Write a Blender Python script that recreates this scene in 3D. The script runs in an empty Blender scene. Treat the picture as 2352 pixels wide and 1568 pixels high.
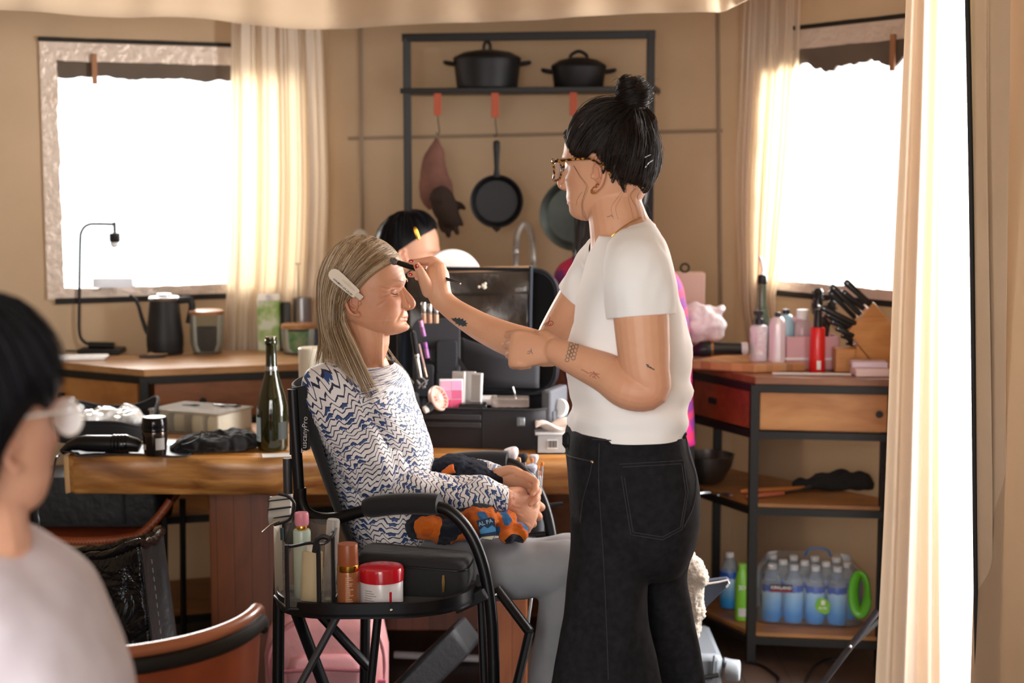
import bpy, bmesh, math, random
import numpy as np
from mathutils import Vector, Matrix, noise
from mathutils.bvhtree import BVHTree
R_ = math.radians
random.seed(7)
sc = bpy.context.scene
COL = sc.collection
# ---------------------------------------------------------------- camera
F_PX, CAM_H, PITCH = 3600.0, 1.53, math.atan(394 / 3600.0)
cam_d = bpy.data.cameras.new('camera')
cam_d.sensor_width = 36.0
cam_d.lens = F_PX / 2352 * 36
cam_d.clip_start = 0.05
cam_d.dof.use_dof = True
cam_d.dof.focus_distance = 3.42
cam_d.dof.aperture_fstop = 3.0
cam = bpy.data.objects.new('camera', cam_d)
COL.objects.link(cam)
cam.location = (0, 0, CAM_H)
cam.rotation_euler = (math.pi / 2 - PITCH, 0, 0)
sc.camera = cam
sc.view_settings.view_transform = 'Standard'
sc.view_settings.look = 'None'
sc.view_settings.gamma = 1
sc.view_settings.use_curve_mapping = False
sc.view_settings.exposure = 0.30
# ---------------------------------------------------------------- sky (flat bright overcast)
w = bpy.data.worlds.new('sky'); sc.world = w; w.use_nodes = True
bg = w.node_tree.nodes['Background']
bg.inputs[0].default_value = (0.93, 0.97, 1.0, 1); bg.inputs[1].default_value = 2.6
# ---------------------------------------------------------------- daylight through the openings
def area(name, loc, target, sx, sy, power, col, spread=180):
    l = bpy.data.lights.new(name, 'AREA'); l.shape = 'RECTANGLE'; l.size = sx; l.size_y = sy
    l.energy = power; l.color = col; l.spread = math.radians(spread)
    o = bpy.data.objects.new(name, l); COL.objects.link(o); o.location = loc
    o.rotation_euler = (Vector(target) - Vector(loc)).to_track_quat('-Z', 'Y').to_euler()
    return o
area('doorway_daylight', (1.95, 3.95, 1.45), (0.2, 3.45, 1.0), 1.3, 1.9, 190, (1.0, 0.985, 0.96))
area('left_window_daylight', (-1.75, 6.4, 1.65), (-0.9, 4.5, 0.8), 1.0, 1.0, 75, (1.0, 0.98, 0.95))
area('right_window_daylight', (1.75, 5.9, 1.55), (0.55, 3.9, 0.9), 0.9, 1.0, 80, (1.0, 0.98, 0.95))
area('entrance_daylight', (-0.7, -1.3, 1.9), (0.0, 4.5, 1.3), 1.8, 1.4, 60, (1.0, 0.94, 0.87))
# ---------------------------------------------------------------- pixel -> place
ct, st = math.cos(PITCH), math.sin(PITCH)
def ray(px, py):
    u, v = (px - 1176) / F_PX, (784 - py) / F_PX
    return Vector((u, ct + v * st, -st + v * ct))
def P(px, py, Y):
    d = ray(px, py); t = Y / d.y
    return Vector((d.x * t, Y, CAM_H + d.z * t))
def PZ(px, py, z):
    d = ray(px, py); t = (z - CAM_H) / d.z
    return Vector((d.x * t, d.y * t, z))
def Sc(Y): return F_PX / Y
# ---------------------------------------------------------------- mesh builder
def cat(a, k):                                # catmull-rom through rows, k steps per span
    a = np.asarray(a, float); n = len(a)
    if n < 3 or k <= 1: 
        if k <= 1: return a
    e = np.vstack([2 * a[0] - a[1], a, 2 * a[-1] - a[-2]]); out = []
    for i in range(1, n):
        p0, p1, p2, p3 = e[i - 1], e[i], e[i + 1], e[i + 2]
        for j in range(k):
            t = j / k
            out.append(.5 * (2 * p1 + (p2 - p0) * t + (2 * p0 - 5 * p1 + 4 * p2 - p3) * t * t + (3 * p1 - p0 - 3 * p2 + p3) * t ** 3))
    out.append(a[-1]); return np.array(out)
class B:
    def __init__(s, M=None): s.v, s.f, s.uv, s.M, s.a = [], [], {}, M, []
    def add(s, vs, fs, uvs=None, att=0.0):
        o = len(s.v)
        for p in vs:
            p = Vector(p); s.v.append(s.M @ p if s.M else p); s.a.append(att)
        for i, f in enumerate(fs):
            if uvs: s.uv[len(s.f)] = uvs[i]
            s.f.append([o + j for j in f])
        return s
    def box(s, x0, x1, y0, y1, z0, z1, T=None):
        vs = [Vector((x, y, z)) for z in (z0, z1) for y in (y0, y1) for x in (x0, x1)]
        if T: vs = [T @ p for p in vs]
        return s.add(vs, [(0, 2, 3, 1), (4, 5, 7, 6), (0, 1, 5, 4), (2, 6, 7, 3), (0, 4, 6, 2), (1, 3, 7, 5)])
    def loft(s, rings, cap=True, closed=False, uv=None):
        n, m = len(rings[0]), len(rings); vs = [p for r in rings for p in r]; fs, uvs = [], []
        for i in range(m if closed else m - 1):
            i2 = (i + 1) % m
            for j in range(n):
                j2 = (j + 1) % n
                fs.append((i * n + j, i * n + j2, i2 * n + j2, i2 * n + j))
                if uv: 
                    U0, U1 = uv[i][j], uv[i][j + 1]; V0, V1 = uv[i2][j], uv[i2][j + 1]
                    uvs.append((U0, U1, V1, V0))
        if cap and not closed:
            fs += [tuple(range(n))[::-1], tuple(range((m - 1) * n, m * n))]
            if uv: uvs += [[(0, 0)] * n, [(0, 0)] * n]
        return s.add(vs, fs, uvs if uv else None)
    def tube(s, pts, r, n=10, cap=True, closed=False, flat=1.0, up=None, att=0.0):
        pts = [Vector(p) for p in pts]; m = len(pts)
        rs = [r] * m if not hasattr(r, '__len__') else list(r)
        nrm, vs, fs = None, [], []
        for i, p in enumerate(pts):
            a = pts[(i - 1) % m] if (i > 0 or closed) else p
            b = pts[(i + 1) % m] if (i < m - 1 or closed) else p
            t = (b - a); t = t.normalized() if t.length > 1e-9 else Vector((0, 0, 1))
            if nrm is None:
                nrm = Vector(up) if up else (Vector((0, 0, 1)) if abs(t.z) < .9 else Vector((1, 0, 0)))
            nrm = nrm - t * nrm.dot(t)
            nrm = nrm.normalized() if nrm.length > 1e-6 else t.orthogonal().normalized()
            bn = t.cross(nrm)
            for j in range(n):
                q = 2 * math.pi * j / n
                vs.append(p + nrm * (rs[i] * math.cos(q) * flat) + bn * (rs[i] * math.sin(q)))
        for i in range(m if closed else m - 1):
            i2 = (i + 1) % m
            for j in range(n):
                fs.append((i * n + j, i * n + (j + 1) % n, i2 * n + (j + 1) % n, i2 * n + j))
        if cap and not closed: fs += [tuple(range(n))[::-1], tuple(range((m - 1) * n, m * n))]
        return s.add(vs, fs, None, att)
    def cyl(s, a, b, r, n=16): return s.tube([a, b], r, n)
    def lathe(s, prof, c=(0, 0, 0), n=28, T=None, cap=True):
        T = T or Matrix.Translation(c); rings = []
        for r, z in prof:
            rings.append([T @ Vector((max(r, 1e-5) * math.cos(2 * math.pi * j / n), max(r, 1e-5) * math.sin(2 * math.pi * j / n), z)) for j in range(n)])
        return s.loft(rings, cap)
    def prism(s, poly, z0, z1):
        n = len(poly); vs = [(x, y, z0) for x, y in poly] + [(x, y, z1) for x, y in poly]
        return s.add(vs, [tuple(range(n))[::-1], tuple(range(n, 2 * n))] + [(i, (i + 1) % n, n + (i + 1) % n, n + i) for i in range(n)])
    def extr(s, poly, d):                      # 3D polygon pushed along d
        n = len(poly); d = Vector(d); vs = [Vector(p) for p in poly] + [Vector(p) + d for p in poly]
        return s.add(vs, [tuple(range(n))[::-1], tuple(range(n, 2 * n))] + [(i, (i + 1) % n, n + (i + 1) % n, n + i) for i in range(n)])
    def ball(s, c, r, n=16, T=None):
        r = r if hasattr(r, '__len__') else (r, r, r); T = T or Matrix.Identity(4); c = Vector(c)
        m = max(6, n // 2); rings = []
        for i in range(m + 1):
            a = math.pi * (i / m) * .998 + .001
            rings.append([c + T.to_3x3() @ Vector((r[0] * math.sin(a) * math.cos(2 * math.pi * j / n), r[1] * math.sin(a) * math.sin(2 * math.pi * j / n), -r[2] * math.cos(a))) for j in range(n)])
        return s.loft(rings)
    def sheet(s, fn, nu, nv, uvs=1.0):
        vs = [fn(i / nu, j / nv) for i in range(nu + 1) for j in range(nv + 1)]; fs, uv = [], []
        for i in range(nu):
            for j in range(nv):
                k = i * (nv + 1) + j
                fs.append((k, k + nv + 1, k + nv + 2, k + 1))
                uv.append(((i / nu, j / nv), ((i + 1) / nu, j / nv), ((i + 1) / nu, (j + 1) / nv), (i / nu, (j + 1) / nv)))
        return s.add(vs, fs, uv)
def set_props(o, label=None, cat_=None, group=None, kind=None):
    if label: o['label'] = label
    if cat_: o['category'] = cat_
    if group: o['group'] = group
    if kind: o['kind'] = kind
    return o
ORG = {}
def root_org(p):
    while p.parent: p = p.parent
    return ORG.get(p.name, Vector((0, 0, 0)))
def link_mesh(name, me, m, parent=None, org=None):
    o = bpy.data.objects.new(name, me); COL.objects.link(o)
    for x in (m if isinstance(m, (list, tuple)) else [m]): me.materials.append(x)
    if parent is not None: o.parent = parent
    else: ORG[o.name] = Vector(org or (0, 0, 0)); o.location = ORG[o.name]
    return o
def to_mesh(name, b, org, smooth=True, ang=38):
    me = bpy.data.meshes.new(name)
    me.from_pydata([v - org for v in b.v], [], b.f)
    if b.uv:
        L = me.uv_layers.new(name='UVMap').data
        for p in me.polygons:
            if p.index in b.uv:
                for k, li in enumerate(p.loop_indices): L[li].uv = b.uv[p.index][k]
    if any(b.a):
        at = me.attributes.new('tint', 'FLOAT', 'POINT'); at.data.foreach_set('value', np.array(b.a, dtype=np.float32))
    bm = bmesh.new(); bm.from_mesh(me); bmesh.ops.recalc_face_normals(bm, faces=bm.faces); bm.to_mesh(me); bm.free()
    if smooth:
        me.polygons.foreach_set('use_smooth', [True] * len(me.polygons))
        if ang < 180: me.set_sharp_from_angle(angle=math.radians(ang))
    return me
def obj(name, b, m, parent=None, smooth=True, bevel=0, solid=0, sub=0, ang=38, org=None, off=0.0, label=None):
    og = root_org(parent) if parent is not None else Vector(org or (0, 0, 0))
    o = link_mesh(name, to_mesh(name, b, og, smooth, ang), m, parent, og)
    if solid:
        md = o.modifiers.new('solid', 'SOLIDIFY'); md.thickness = solid; md.offset = off
    if bevel:
        md = o.modifiers.new('bevel', 'BEVEL'); md.width = bevel; md.segments = 2; md.limit_method = 'ANGLE'; md.angle_limit = R_(40)
    if sub:
        md = o.modifiers.new('sub', 'SUBSURF'); md.levels = sub; md.render_levels = sub
    if label: o['label'] = label
    return o
def thing(name, label, cat_, loc, group=None, kind=None):
    o = bpy.data.objects.new(name, None); COL.objects.link(o); o.location = loc; o.empty_display_size = .05
    ORG[o.name] = Vector(loc)
    return set_props(o, label, cat_, group, kind)
def solo(name, b, m, label, cat_, group=None, org=None, **k):
    if org is None:
        lo = Vector([min(v[i] for v in b.v) for i in range(3)]); hi = Vector([max(v[i] for v in b.v) for i in range(3)])
        org = Vector(((lo.x + hi.x) / 2, (lo.y + hi.y) / 2, lo.z))
    return set_props(obj(name, b, m, None, org=org, **k), label, cat_, group)
def struct(name, b, m, parent=None, **k):
    o = obj(name, b, m, parent, **k)
    if parent is None: o['kind'] = 'structure'
    return o
def dup(o, loc, rotz=None, label=None, group=None, par=None):
    c = o.copy(); COL.objects.link(c)
    if par is None:
        c.location = loc
        if rotz is not None: c.rotation_euler = (0, 0, rotz)
        if label: c['label'] = label
        if group: c['group'] = group
    else: c.parent = par
    for ch in o.children: dup(ch, None, par=c)
    return c
def remesh(b, voxel, it=2, fac=.5):           # weld overlapping closed shells into one skin
    me = bpy.data.meshes.new('tmp'); me.from_pydata(b.v, [], b.f)
    bm = bmesh.new(); bm.from_mesh(me); bmesh.ops.recalc_face_normals(bm, faces=bm.faces); bm.to_mesh(me); bm.free()
    o = bpy.data.objects.new('tmp', me); COL.objects.link(o)
    md = o.modifiers.new('r', 'REMESH'); md.mode = 'VOXEL'; md.voxel_size = voxel; md.use_smooth_shade = True
    if it:
        ms = o.modifiers.new('s', 'SMOOTH'); ms.factor = fac; ms.iterations = it
    bpy.context.view_layer.update()
    ev = o.evaluated_get(bpy.context.evaluated_depsgraph_get())
    out = bpy.data.meshes.new_from_object(ev)
    bpy.data.objects.remove(o); bpy.data.meshes.remove(me)
    return out
def from_mesh(name, me, m, parent=None, org=None, fn=None):
    og = root_org(parent) if parent is not None else Vector(org or (0, 0, 0))
    n = len(me.vertices); co = np.empty(n * 3, np.float32); me.vertices.foreach_get('co', co); co = co.reshape(-1, 3)
    if fn: co = fn(co, me)
    co = co - np.array(og, np.float32); me.vertices.foreach_set('co', co.ravel().astype(np.float32)); me.update()
    me.polygons.foreach_set('use_smooth', [True] * len(me.polygons)); me.name = name
    return link_mesh(name, me, m, parent, og)
def vnormals(me):
    a = np.empty(len(me.vertices) * 3, np.float32); me.vertex_normals.foreach_get('vector', a); return a.reshape(-1, 3)
def fbm(p, s, o=3): return noise.fractal(Vector(p) * s, 1.0, 2.0, o)
def frame(x, up):                               # matrix with +X along x
    x = Vector(x).normalized(); z = Vector(up); z = (z - x * z.dot(x)).normalized(); y = z.cross(x)
    return Matrix((x, y, z)).transposed().to_4x4()
def TR(loc, rz=0, ry=0, rx=0, s=1): 
    return Matrix.Translation(loc) @ Matrix.Rotation(rz, 4, 'Z') @ Matrix.Rotation(ry, 4, 'Y') @ Matrix.Rotation(rx, 4, 'X') @ Matrix.Scale(s, 4)
def text(name, s, m, parent, M, size, depth=.0004, align='CENTER', bold=False):
    cu = bpy.data.curves.new('t', 'FONT'); cu.body = s; cu.size = size; cu.align_x = align; cu.align_y = 'CENTER'; cu.extrude = depth; cu.resolution_u = 2
    if bold: cu.offset = size * .018
    o = bpy.data.objects.new('t', cu); COL.objects.link(o); bpy.context.view_layer.update()
    me = bpy.data.meshes.new_from_object(o.evaluated_get(bpy.context.evaluated_depsgraph_get()))
    bpy.data.objects.remove(o)
    me.transform(Matrix.Translation(-root_org(parent)) @ M); me.name = name
    me.materials.clear()
    return link_mesh(name, me, m, parent)
def cut_ring(pr, Y, dh, n=48, ex=2.3, k=6, dsp=None, tilt=None):
    """closed skin from (left px, right px, py, depth centre offset, half depth) rows"""
    rows = cat(pr, k); rings, uv = [], []; vv = 0; pz = None; pa = 0
    for (l, r, y, dy, h) in rows:
        c = P((l + r) / 2, y, Y + dy); a = (r - l) / 2 / F_PX * c.y
        if pz is not None: vv += math.hypot((c - pz).length, .8 * abs(a - pa))
        pz = c; pa = a; ring = []; u = [0]; 
        for j in range(n):
            t = 2 * math.pi * j / n; cx, sx = math.cos(t), math.sin(t)
            d = (abs(cx) ** ex + abs(sx) ** ex) ** (-1 / ex)
            p = Vector((c.x + a * d * cx, c.y + h * d * sx, c.z))
            if dsp: p += Vector((cx, sx, 0)) * dsp(p, t)
            ring.append(p)
        for j in range(n): u.append(u[-1] + (ring[(j + 1) % n] - ring[j]).length)
        rings.append(ring); uv.append([(q, vv) for q in u])
    return rings, uv
def limb_rings(pts, k=6, n=28, flat=1.0, dsp=None, up=(0, 1, 0)):
    """rows (x,y,z,r) -> rings across the path, uv in metres"""
    rows = cat(pts, k); ps = [Vector(q[:3]) for q in rows]; rings, uv = [], []; nrm = Vector(up); vv = 0
    for i, p in enumerate(ps):
        t = (ps[min(i + 1, len(ps) - 1)] - ps[max(i - 1, 0)]).normalized()
        nrm = (nrm - t * nrm.dot(t)).normalized(); bn = t.cross(nrm); r = rows[i][3]
        if i: vv += (p - ps[i - 1]).length
        ring = []; u = [0]
        for j in range(n):
            q = 2 * math.pi * j / n; d = nrm * math.cos(q) * flat + bn * math.sin(q); pt = p + d * r
            if dsp: pt += d * dsp(pt, q)
            ring.append(pt)
        for j in range(n): u.append(u[-1] + (ring[(j + 1) % n] - ring[j]).length)
        rings.append(ring); uv.append([(q, vv) for q in u])
    return rings, uv
def limb(b, pts, k=5, n=16, flat=1.0, up=(0, 1, 0)):
    r, _ = limb_rings(pts, k, n, flat, None, up)
    b.loft(r); b.ball(pts[0][:3], pts[0][3], 14); b.ball(pts[-1][:3], pts[-1][3], 14); return b
# ---------------------------------------------------------------- materials
def C(h):
    h = h.lstrip('#'); o = []
    for i in (0, 2, 4):
        c = int(h[i:i + 2], 16) / 255; o.append(c / 12.92 if c <= .04045 else ((c + .055) / 1.055) ** 2.4)
    return (*o, 1)
def nd(nt, t, **k):
    n = nt.nodes.new(t)
    for a, b in k.items(): setattr(n, a, b)
    return n
def mix(nt, fac, a, b, mode='MIX'):
    n = nd(nt, 'ShaderNodeMix', data_type='RGBA', blend_type=mode)
    for i, v in ((0, fac), (6, a), (7, b)):
        if hasattr(v, 'is_linked') or hasattr(v, 'node'): nt.links.new(v, n.inputs[i])
        else: n.inputs[i].default_value = v
    return n.outputs[2]
def mth(nt, op, a, b=None, c=None):
    n = nd(nt, 'ShaderNodeMath', operation=op)
    for i, v in enumerate((a, b, c)):
        if v is None: continue
        if hasattr(v, 'node'): nt.links.new(v, n.inputs[i])
        else: n.inputs[i].default_value = v
    return n.outputs[0]
def ramp(nt, v, stops):
    n = nd(nt, 'ShaderNodeValToRGB'); e = n.color_ramp.elements
    while len(e) < len(stops): e.new(.5)
    for i, (p, c) in enumerate(stops): e[i].position = p; e[i].color = c if len(c) == 4 else (*c, 1)
    nt.links.new(v, n.inputs[0]); return n.outputs[0]
def coords(nt, kind='Object', scale=(1, 1, 1), rot=(0, 0, 0)):
    tc = nd(nt, 'ShaderNodeTexCoord'); mp = nd(nt, 'ShaderNodeMapping')
    mp.inputs['Scale'].default_value = scale; mp.inputs['Rotation'].default_value = rot
    nt.links.new(tc.outputs[kind], mp.inputs[0]); return mp.outputs[0]
def nz(nt, vec, scale, detail=4, rough=.55, dist=0):
    n = nd(nt, 'ShaderNodeTexNoise'); nt.links.new(vec, n.inputs['Vector'])
    n.inputs['Scale'].default_value = scale; n.inputs['Detail'].default_value = detail
    n.inputs['Roughness'].default_value = rough; n.inputs['Distortion'].default_value = dist
    return n.outputs[0]
def bump(nt, bs, h, strength, dist=.002):
    n = nd(nt, 'ShaderNodeBump'); n.inputs['Strength'].default_value = strength; n.inputs['Distance'].default_value = dist
    nt.links.new(h, n.inputs['Height']); nt.links.new(n.outputs[0], bs.inputs['Normal'])
def base(name):
    m = bpy.data.materials.new(name); m.use_nodes = True; nt = m.node_tree
    return m, nt, nt.nodes['Principled BSDF']
def mat(name, col, rough=.55, metal=0, var=None, bmp=None, trans=0, ior=1.45, sheen=0, coat=0, sss=0, spec=.5, alpha=1, kind='Object', emit=None):
    m, nt, bs = base(name); c = C(col)
    bs.inputs['Base Color'].default_value = c; bs.inputs['Roughness'].default_value = rough; bs.inputs['Metallic'].default_value = metal
    bs.inputs['IOR'].default_value = ior; bs.inputs['Transmission Weight'].default_value = trans
    bs.inputs['Sheen Weight'].default_value = sheen; bs.inputs['Coat Weight'].default_value = coat; bs.inputs['Coat Roughness'].default_value = .12
    bs.inputs['Specular IOR Level'].default_value = spec; bs.inputs['Alpha'].default_value = alpha
    if sss:
        bs.inputs['Subsurface Weight'].default_value = sss; bs.inputs['Subsurface Radius'].default_value = (.012, .005, .003); bs.inputs['Subsurface Scale'].default_value = .5
    if var or bmp: v = coords(nt, kind)
    if var:
        f = ramp(nt, nz(nt, v, var[1]), [(.35, (0, 0, 0)), (.68, (1, 1, 1))])
        nt.links.new(mix(nt, f, c, C(var[0])), bs.inputs['Base Color'])
    if bmp: bump(nt, bs, nz(nt, v, bmp[0], 5), bmp[1], bmp[2] if len(bmp) > 2 else .002)
    if emit: bs.inputs['Emission Color'].default_value = C(emit[0]); bs.inputs['Emission Strength'].default_value = emit[1]
    return m
def wood(name, c1, c2, c3, axis=0, scale=1.0, rough=.45, plank=None, coat=.15):
    m, nt, bs = base(name)
    s = [14, 14, 14]; s[axis] = 1.1
    v = coords(nt, 'Object', [q * scale for q in s])
    g = nz(nt, v, 1.6, 8, .6, .9); k = nz(nt, coords(nt, 'Object', [1.6 * scale if i == axis else 5 * scale for i in range(3)]), 1.2, 3, .5, 1.2)
    col = mix(nt, ramp(nt, g, [(.32, (0, 0, 0)), (.66, (1, 1, 1))]), C(c1), C(c2))
    col = mix(nt, ramp(nt, k, [(.48, (0, 0, 0)), (.7, (1, 1, 1))]), col, C(c3))
    if plank:
        tc = coords(nt, 'Object'); sp = nd(nt, 'ShaderNodeSeparateXYZ'); nt.links.new(tc, sp.inputs[0])
        q = mth(nt, 'DIVIDE', sp.outputs[plank[0]], plank[1]); fl = mth(nt, 'FLOOR', q); fr = mth(nt, 'FRACT', q)
        wn = nd(nt, 'ShaderNodeTexWhiteNoise', noise_dimensions='1D'); nt.links.new(fl, wn.inputs['W'])
        col = mix(nt, mth(nt, 'MULTIPLY', wn.outputs[0], .55), col, C(c3))
        col = mix(nt, mth(nt, 'LESS_THAN', fr, .025), col, (.01, .006, .004, 1))
    nt.links.new(col, bs.inputs['Base Color']); bs.inputs['Roughness'].default_value = rough; bs.inputs['Coat Weight'].default_value = coat
    bs.inputs['Coat Roughness'].default_value = .25
    bump(nt, bs, g, .25, .001); return m
def cloth_thin(name, col, trans_col, fac=.4, weave=900, var=None):
    """thin woven canvas that lets daylight through"""
    m, nt, bs = base(name); v = coords(nt, 'Object')
    c = C(col)
    cc = mix(nt, ramp(nt, nz(nt, v, 3.0, 5), [(.3, (0, 0, 0)), (.7, (1, 1, 1))]), c, C(var) if var else c)
    nt.links.new(cc, bs.inputs['Base Color']); bs.inputs['Roughness'].default_value = .9; bs.inputs['Specular IOR Level'].default_value = .1
    bump(nt, bs, nz(nt, v, weave, 2), .15, .0006)
    tr = nd(nt, 'ShaderNodeBsdfTranslucent'); tr.inputs[0].default_value = C(trans_col)
    ms = nd(nt, 'ShaderNodeMixShader'); ms.inputs[0].default_value = fac
    nt.links.new(bs.outputs[0], ms.inputs[1]); nt.links.new(tr.outputs[0], ms.inputs[2])
    nt.links.new(ms.outputs[0], nt.nodes['Material Output'].inputs[0]); return m
def film(name, tint='f4f0ea', opac=.12, rough=.06, bmp=None):
    """clear plastic sheet: mostly see-through with a glossy face"""
    m, nt, bs = base(name)
    tp = nd(nt, 'ShaderNodeBsdfTransparent'); tp.inputs[0].default_value = C(tint)
    bs.inputs['Base Color'].default_value = C(tint); bs.inputs['Roughness'].default_value = rough
    if bmp: bump(nt, bs, nz(nt, coords(nt, 'Object'), bmp[0], 3), bmp[1], .006)
    fr = nd(nt, 'ShaderNodeFresnel'); fr.inputs[0].default_value = 1.45
    ms = nd(nt, 'ShaderNodeMixShader')
    nt.links.new(mth(nt, 'ADD', fr.outputs[0], opac), ms.inputs[0])
    nt.links.new(tp.outputs[0], ms.inputs[1]); nt.links.new(bs.outputs[0], ms.inputs[2])
    nt.links.new(ms.outputs[0], nt.nodes['Material Output'].inputs[0]); return m
BLK = mat('black_metal', '1b1918', .45, .2, bmp=(220, .05))
BLKP = mat('black_plastic', '131214', .28)
BLKF = mat('black_fabric', '17161a', .85, bmp=(700, .35, .001), sheen=.15)
CHROME = mat('chrome', 'd8d8d8', .16, 1)
WHITEP = mat('white_plastic', 'e9e6e4', .35)
GLASS = film('clear_glass', 'f2f5f2', .0, .03)
CLEARP = film('clear_plastic', 'f1eee8', .13, .12)
GOLD = mat('gold_metal', 'd9a648', .25, 1)
# ================================================================ ROOM
CANVAS = cloth_thin('wall_canvas', 'bca68c', 'c4ad92', .20, 1100, 'b29d83')
VALC = cloth_thin('valance_canvas', 'dcc3a6', 'd8b98c', .12, 900, 'd2b799')
CURT = cloth_thin('curtain_cotton', 'e3d5c4', 'f0d6ae', .30, 900)
CURTW = cloth_thin('sheer_white', 'eeeaea', 'efe9ea', .4, 1400)
CURTD = cloth_thin('doorway_cotton', 'd8c6b2', 'dfbb8c', .17, 900)
DARKFLAP = cloth_thin('flap_mesh', '75675b', '6a5c50', .12, 1500, '5c5047')
TRIMB = mat('zip_trim', '17130f', .7)
VINYL = mat('vinyl_edge', 'd8c6b6', .18, .15, bmp=(30, .6, .02), coat=.6, var=('cbb7a6', 4))
LEATHER_TAN = mat('tan_leather', '9a6a48', .6)
FLOORW = wood('floor_boards', '3a2a22', '2a1d17', '4a382e', 1, .8, .5, (0, .14))
b = B(); b.box(-3.4, 2.6, -.6, 7.0, -.06, 0); struct('floor', b, FLOORW)
b = B(); b.box(-3.4, 1.6, -.6, 7.0, 2.42, 2.46); struct('ceiling', b, CANVAS)
WA, WB = Vector((-.665, 5.75, 0)), Vector((.785, 5.5, 0))
WL, WR = Vector((-3.3, 4.60, 0)), Vector((1.45, 4.71, 0))
def wall(name, A, Bp, z0, z1, ops=(), t=.02, m=CANVAS):
    A, Bp = Vector(A), Vector(Bp); d = (Bp - A).to_2d().length; u = (Bp - A).normalized(); n = Vector((-u.y, u.x, 0))
    M = Matrix((u, n, Vector((0, 0, 1)))).transposed().to_4x4(); M.translation = A
    b = B(M); xs = 0
    for (u0, u1, a, c) in ops:
        b.box(xs, u0, 0, t, z0, z1); b.box(u0, u1, 0, t, z0, a); b.box(u0, u1, 0, t, c, z1); xs = u1
    b.box(xs, d, 0, t, z0, z1)
    struct(name, b, m, smooth=False); return M
def onwall(px, py, A, Bp, off=0.0):
    A, Bp = Vector(A), Vector(Bp); u = (Bp - A).normalized(); n = Vector((u.y, -u.x, 0)); d = ray(px, py)
    o = Vector((0, 0, CAM_H)); t = (A + n * off - o).dot(n) / d.dot(n); p = o + d * t
    return (p - A).dot(u), p.z, p
wu = lambda px, py, A, Bp: onwall(px, py, A, Bp)[:2]
u0, zt = wu(122, 128, WL, WA); u1, zb = wu(655, 652, WL, WA)
wl = (u0, u1, zb, zt)
M_L = wall('wall_left', WL, WA, 0, 2.42, [wl])
wall('wall_back', WA, WB, 0, 2.42)
q0, zt2 = wu(1760, 110, WB, WR); q1, zb2 = wu(2090, 668, WB, WR)
wr = (q0, q1, zb2, zt2)
M_R = wall('wall_right', WB, WR, 0, 2.42, [wr])
wall('wall_corner', WR, (1.10, 4.45, 0), 0, 2.42)
wall('wall_door', (1.10, 4.45, 0), (1.10, -.3, 0), 0, 2.42, [(.05, .80, .0, 2.30)])
wall('wall_side', (-3.3, -.3, 0), WL, 0, 2.42)
wall('wall_front_added', (1.10, -.32, 0), (-3.3, -.32, 0), 0, 2.42, [(.7, 2.9, 0, 2.2)])  # unseen front wall, added to cut the fill from behind the camera
# seams of the canvas on the back wall
def seam(pts, A, Bp, r, m, name):
    b = B(); ps = [onwall(x, y, A, Bp, .004)[2] for x, y in pts]
    b.tube(ps, r, 6); struct(name, b, m)
SEAM = mat('seam_thread', '8f7d69', .9)
seam([(800, 318), (1100, 312), (1400, 306), (1660, 300)], WA, WB, .006, SEAM, 'trim_1')
seam([(828, 60), (832, 500), (836, 800)], WA, WB, .007, SEAM, 'trim_2')
seam([(1648, 30), (1652, 400), (1655, 760)], WA, WB, .007, SEAM, 'trim_3')
# windows: vinyl border, dark rolled flap, black zip trim, strap
def window(name, M, op, top, bot, flapz, strap_u, wob):
    u0, u1, a, c = op
    b = B(M); b.box(u0, u1, .004, .009, a, c); pane = struct(name, b, film('window_vinyl', 'ffffff', .02, .05))
    e = .085
    def strip(nm, p, q, wd, mt, off, th=.006, wav=0.0, seed=0):
        b = B(M); p, q = Vector(p), Vector(q); d = (q - p); L = d.length; d.normalize(); nrm = Vector((-d.y, d.x)); n = 60
        f, g = [], []
        for i in range(n + 1):
            s = i / n; x = p + d * (L * s)
            w1 = wav * (fbm((s * L, seed, 0), 9) + .6 * fbm((s * L, seed, 3), 26)); x2 = x + nrm * (wd + w1)
            f.append((x.x, -off, x.y)); g.append((x2.x, -off, x2.y))
        vs = f + g + [(x, y - th, z) for x, y, z in f] + [(x, y - th, z) for x, y, z in g]; k = n + 1; fs = []
        for i in range(n):
            fs += [(i, i + 1, k + i + 1, k + i), (2 * k + i, 3 * k + i, 3 * k + i + 1, 2 * k + i + 1), (i, 2 * k + i, 2 * k + i + 1, i + 1), (k + i, k + i + 1, 3 * k + i + 1, 3 * k + i)]
        fs += [(0, k, 3 * k, 2 * k), (k - 1, 3 * k - 1, 4 * k - 1, 2 * k - 1)]
        b.add(vs, fs); obj(nm, b, mt, pane)
    strip('vinyl_border', (u0 - .045, c + .045), (u1, c + .045 + top), -.062, VINYL, .004, wav=.003)
    strip('vinyl_border', (u0 - .045, a - .03), (u0 - .045, c + .045), -.055, VINYL, .003, wav=.006, seed=4)
    strip('vinyl_border', (u0 - .045, a - .026), (u1, a - .026 + bot), .034, VINYL, .004, wav=.003, seed=2)
    strip('rolled_flap', (u0, c + .005), (u1, c + .005 + top), -flapz, DARKFLAP, -.010, .012, wob, 5)
    strip('zip_trim', (u0 - .05, c + .047), (u1, c + .047 + top), .014, TRIMB, .006, wav=.001)
    strip('zip_trim', (u0 - .02, a - .046), (u1, a - .046 + bot), .020, TRIMB, .006, wav=.001)
    strip('zip_trim', (u0 - .003, a), (u0 - .010, c - .3), -.016, TRIMB, .000, wav=.004, seed=9)
    b = B(M); b.box(strap_u - .009, strap_u + .009, -.022, -.012, c - flapz - .018, c + .01); obj('toggle_strap', b, LEATHER_TAN, pane, bevel=.002)
    return pane
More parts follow.
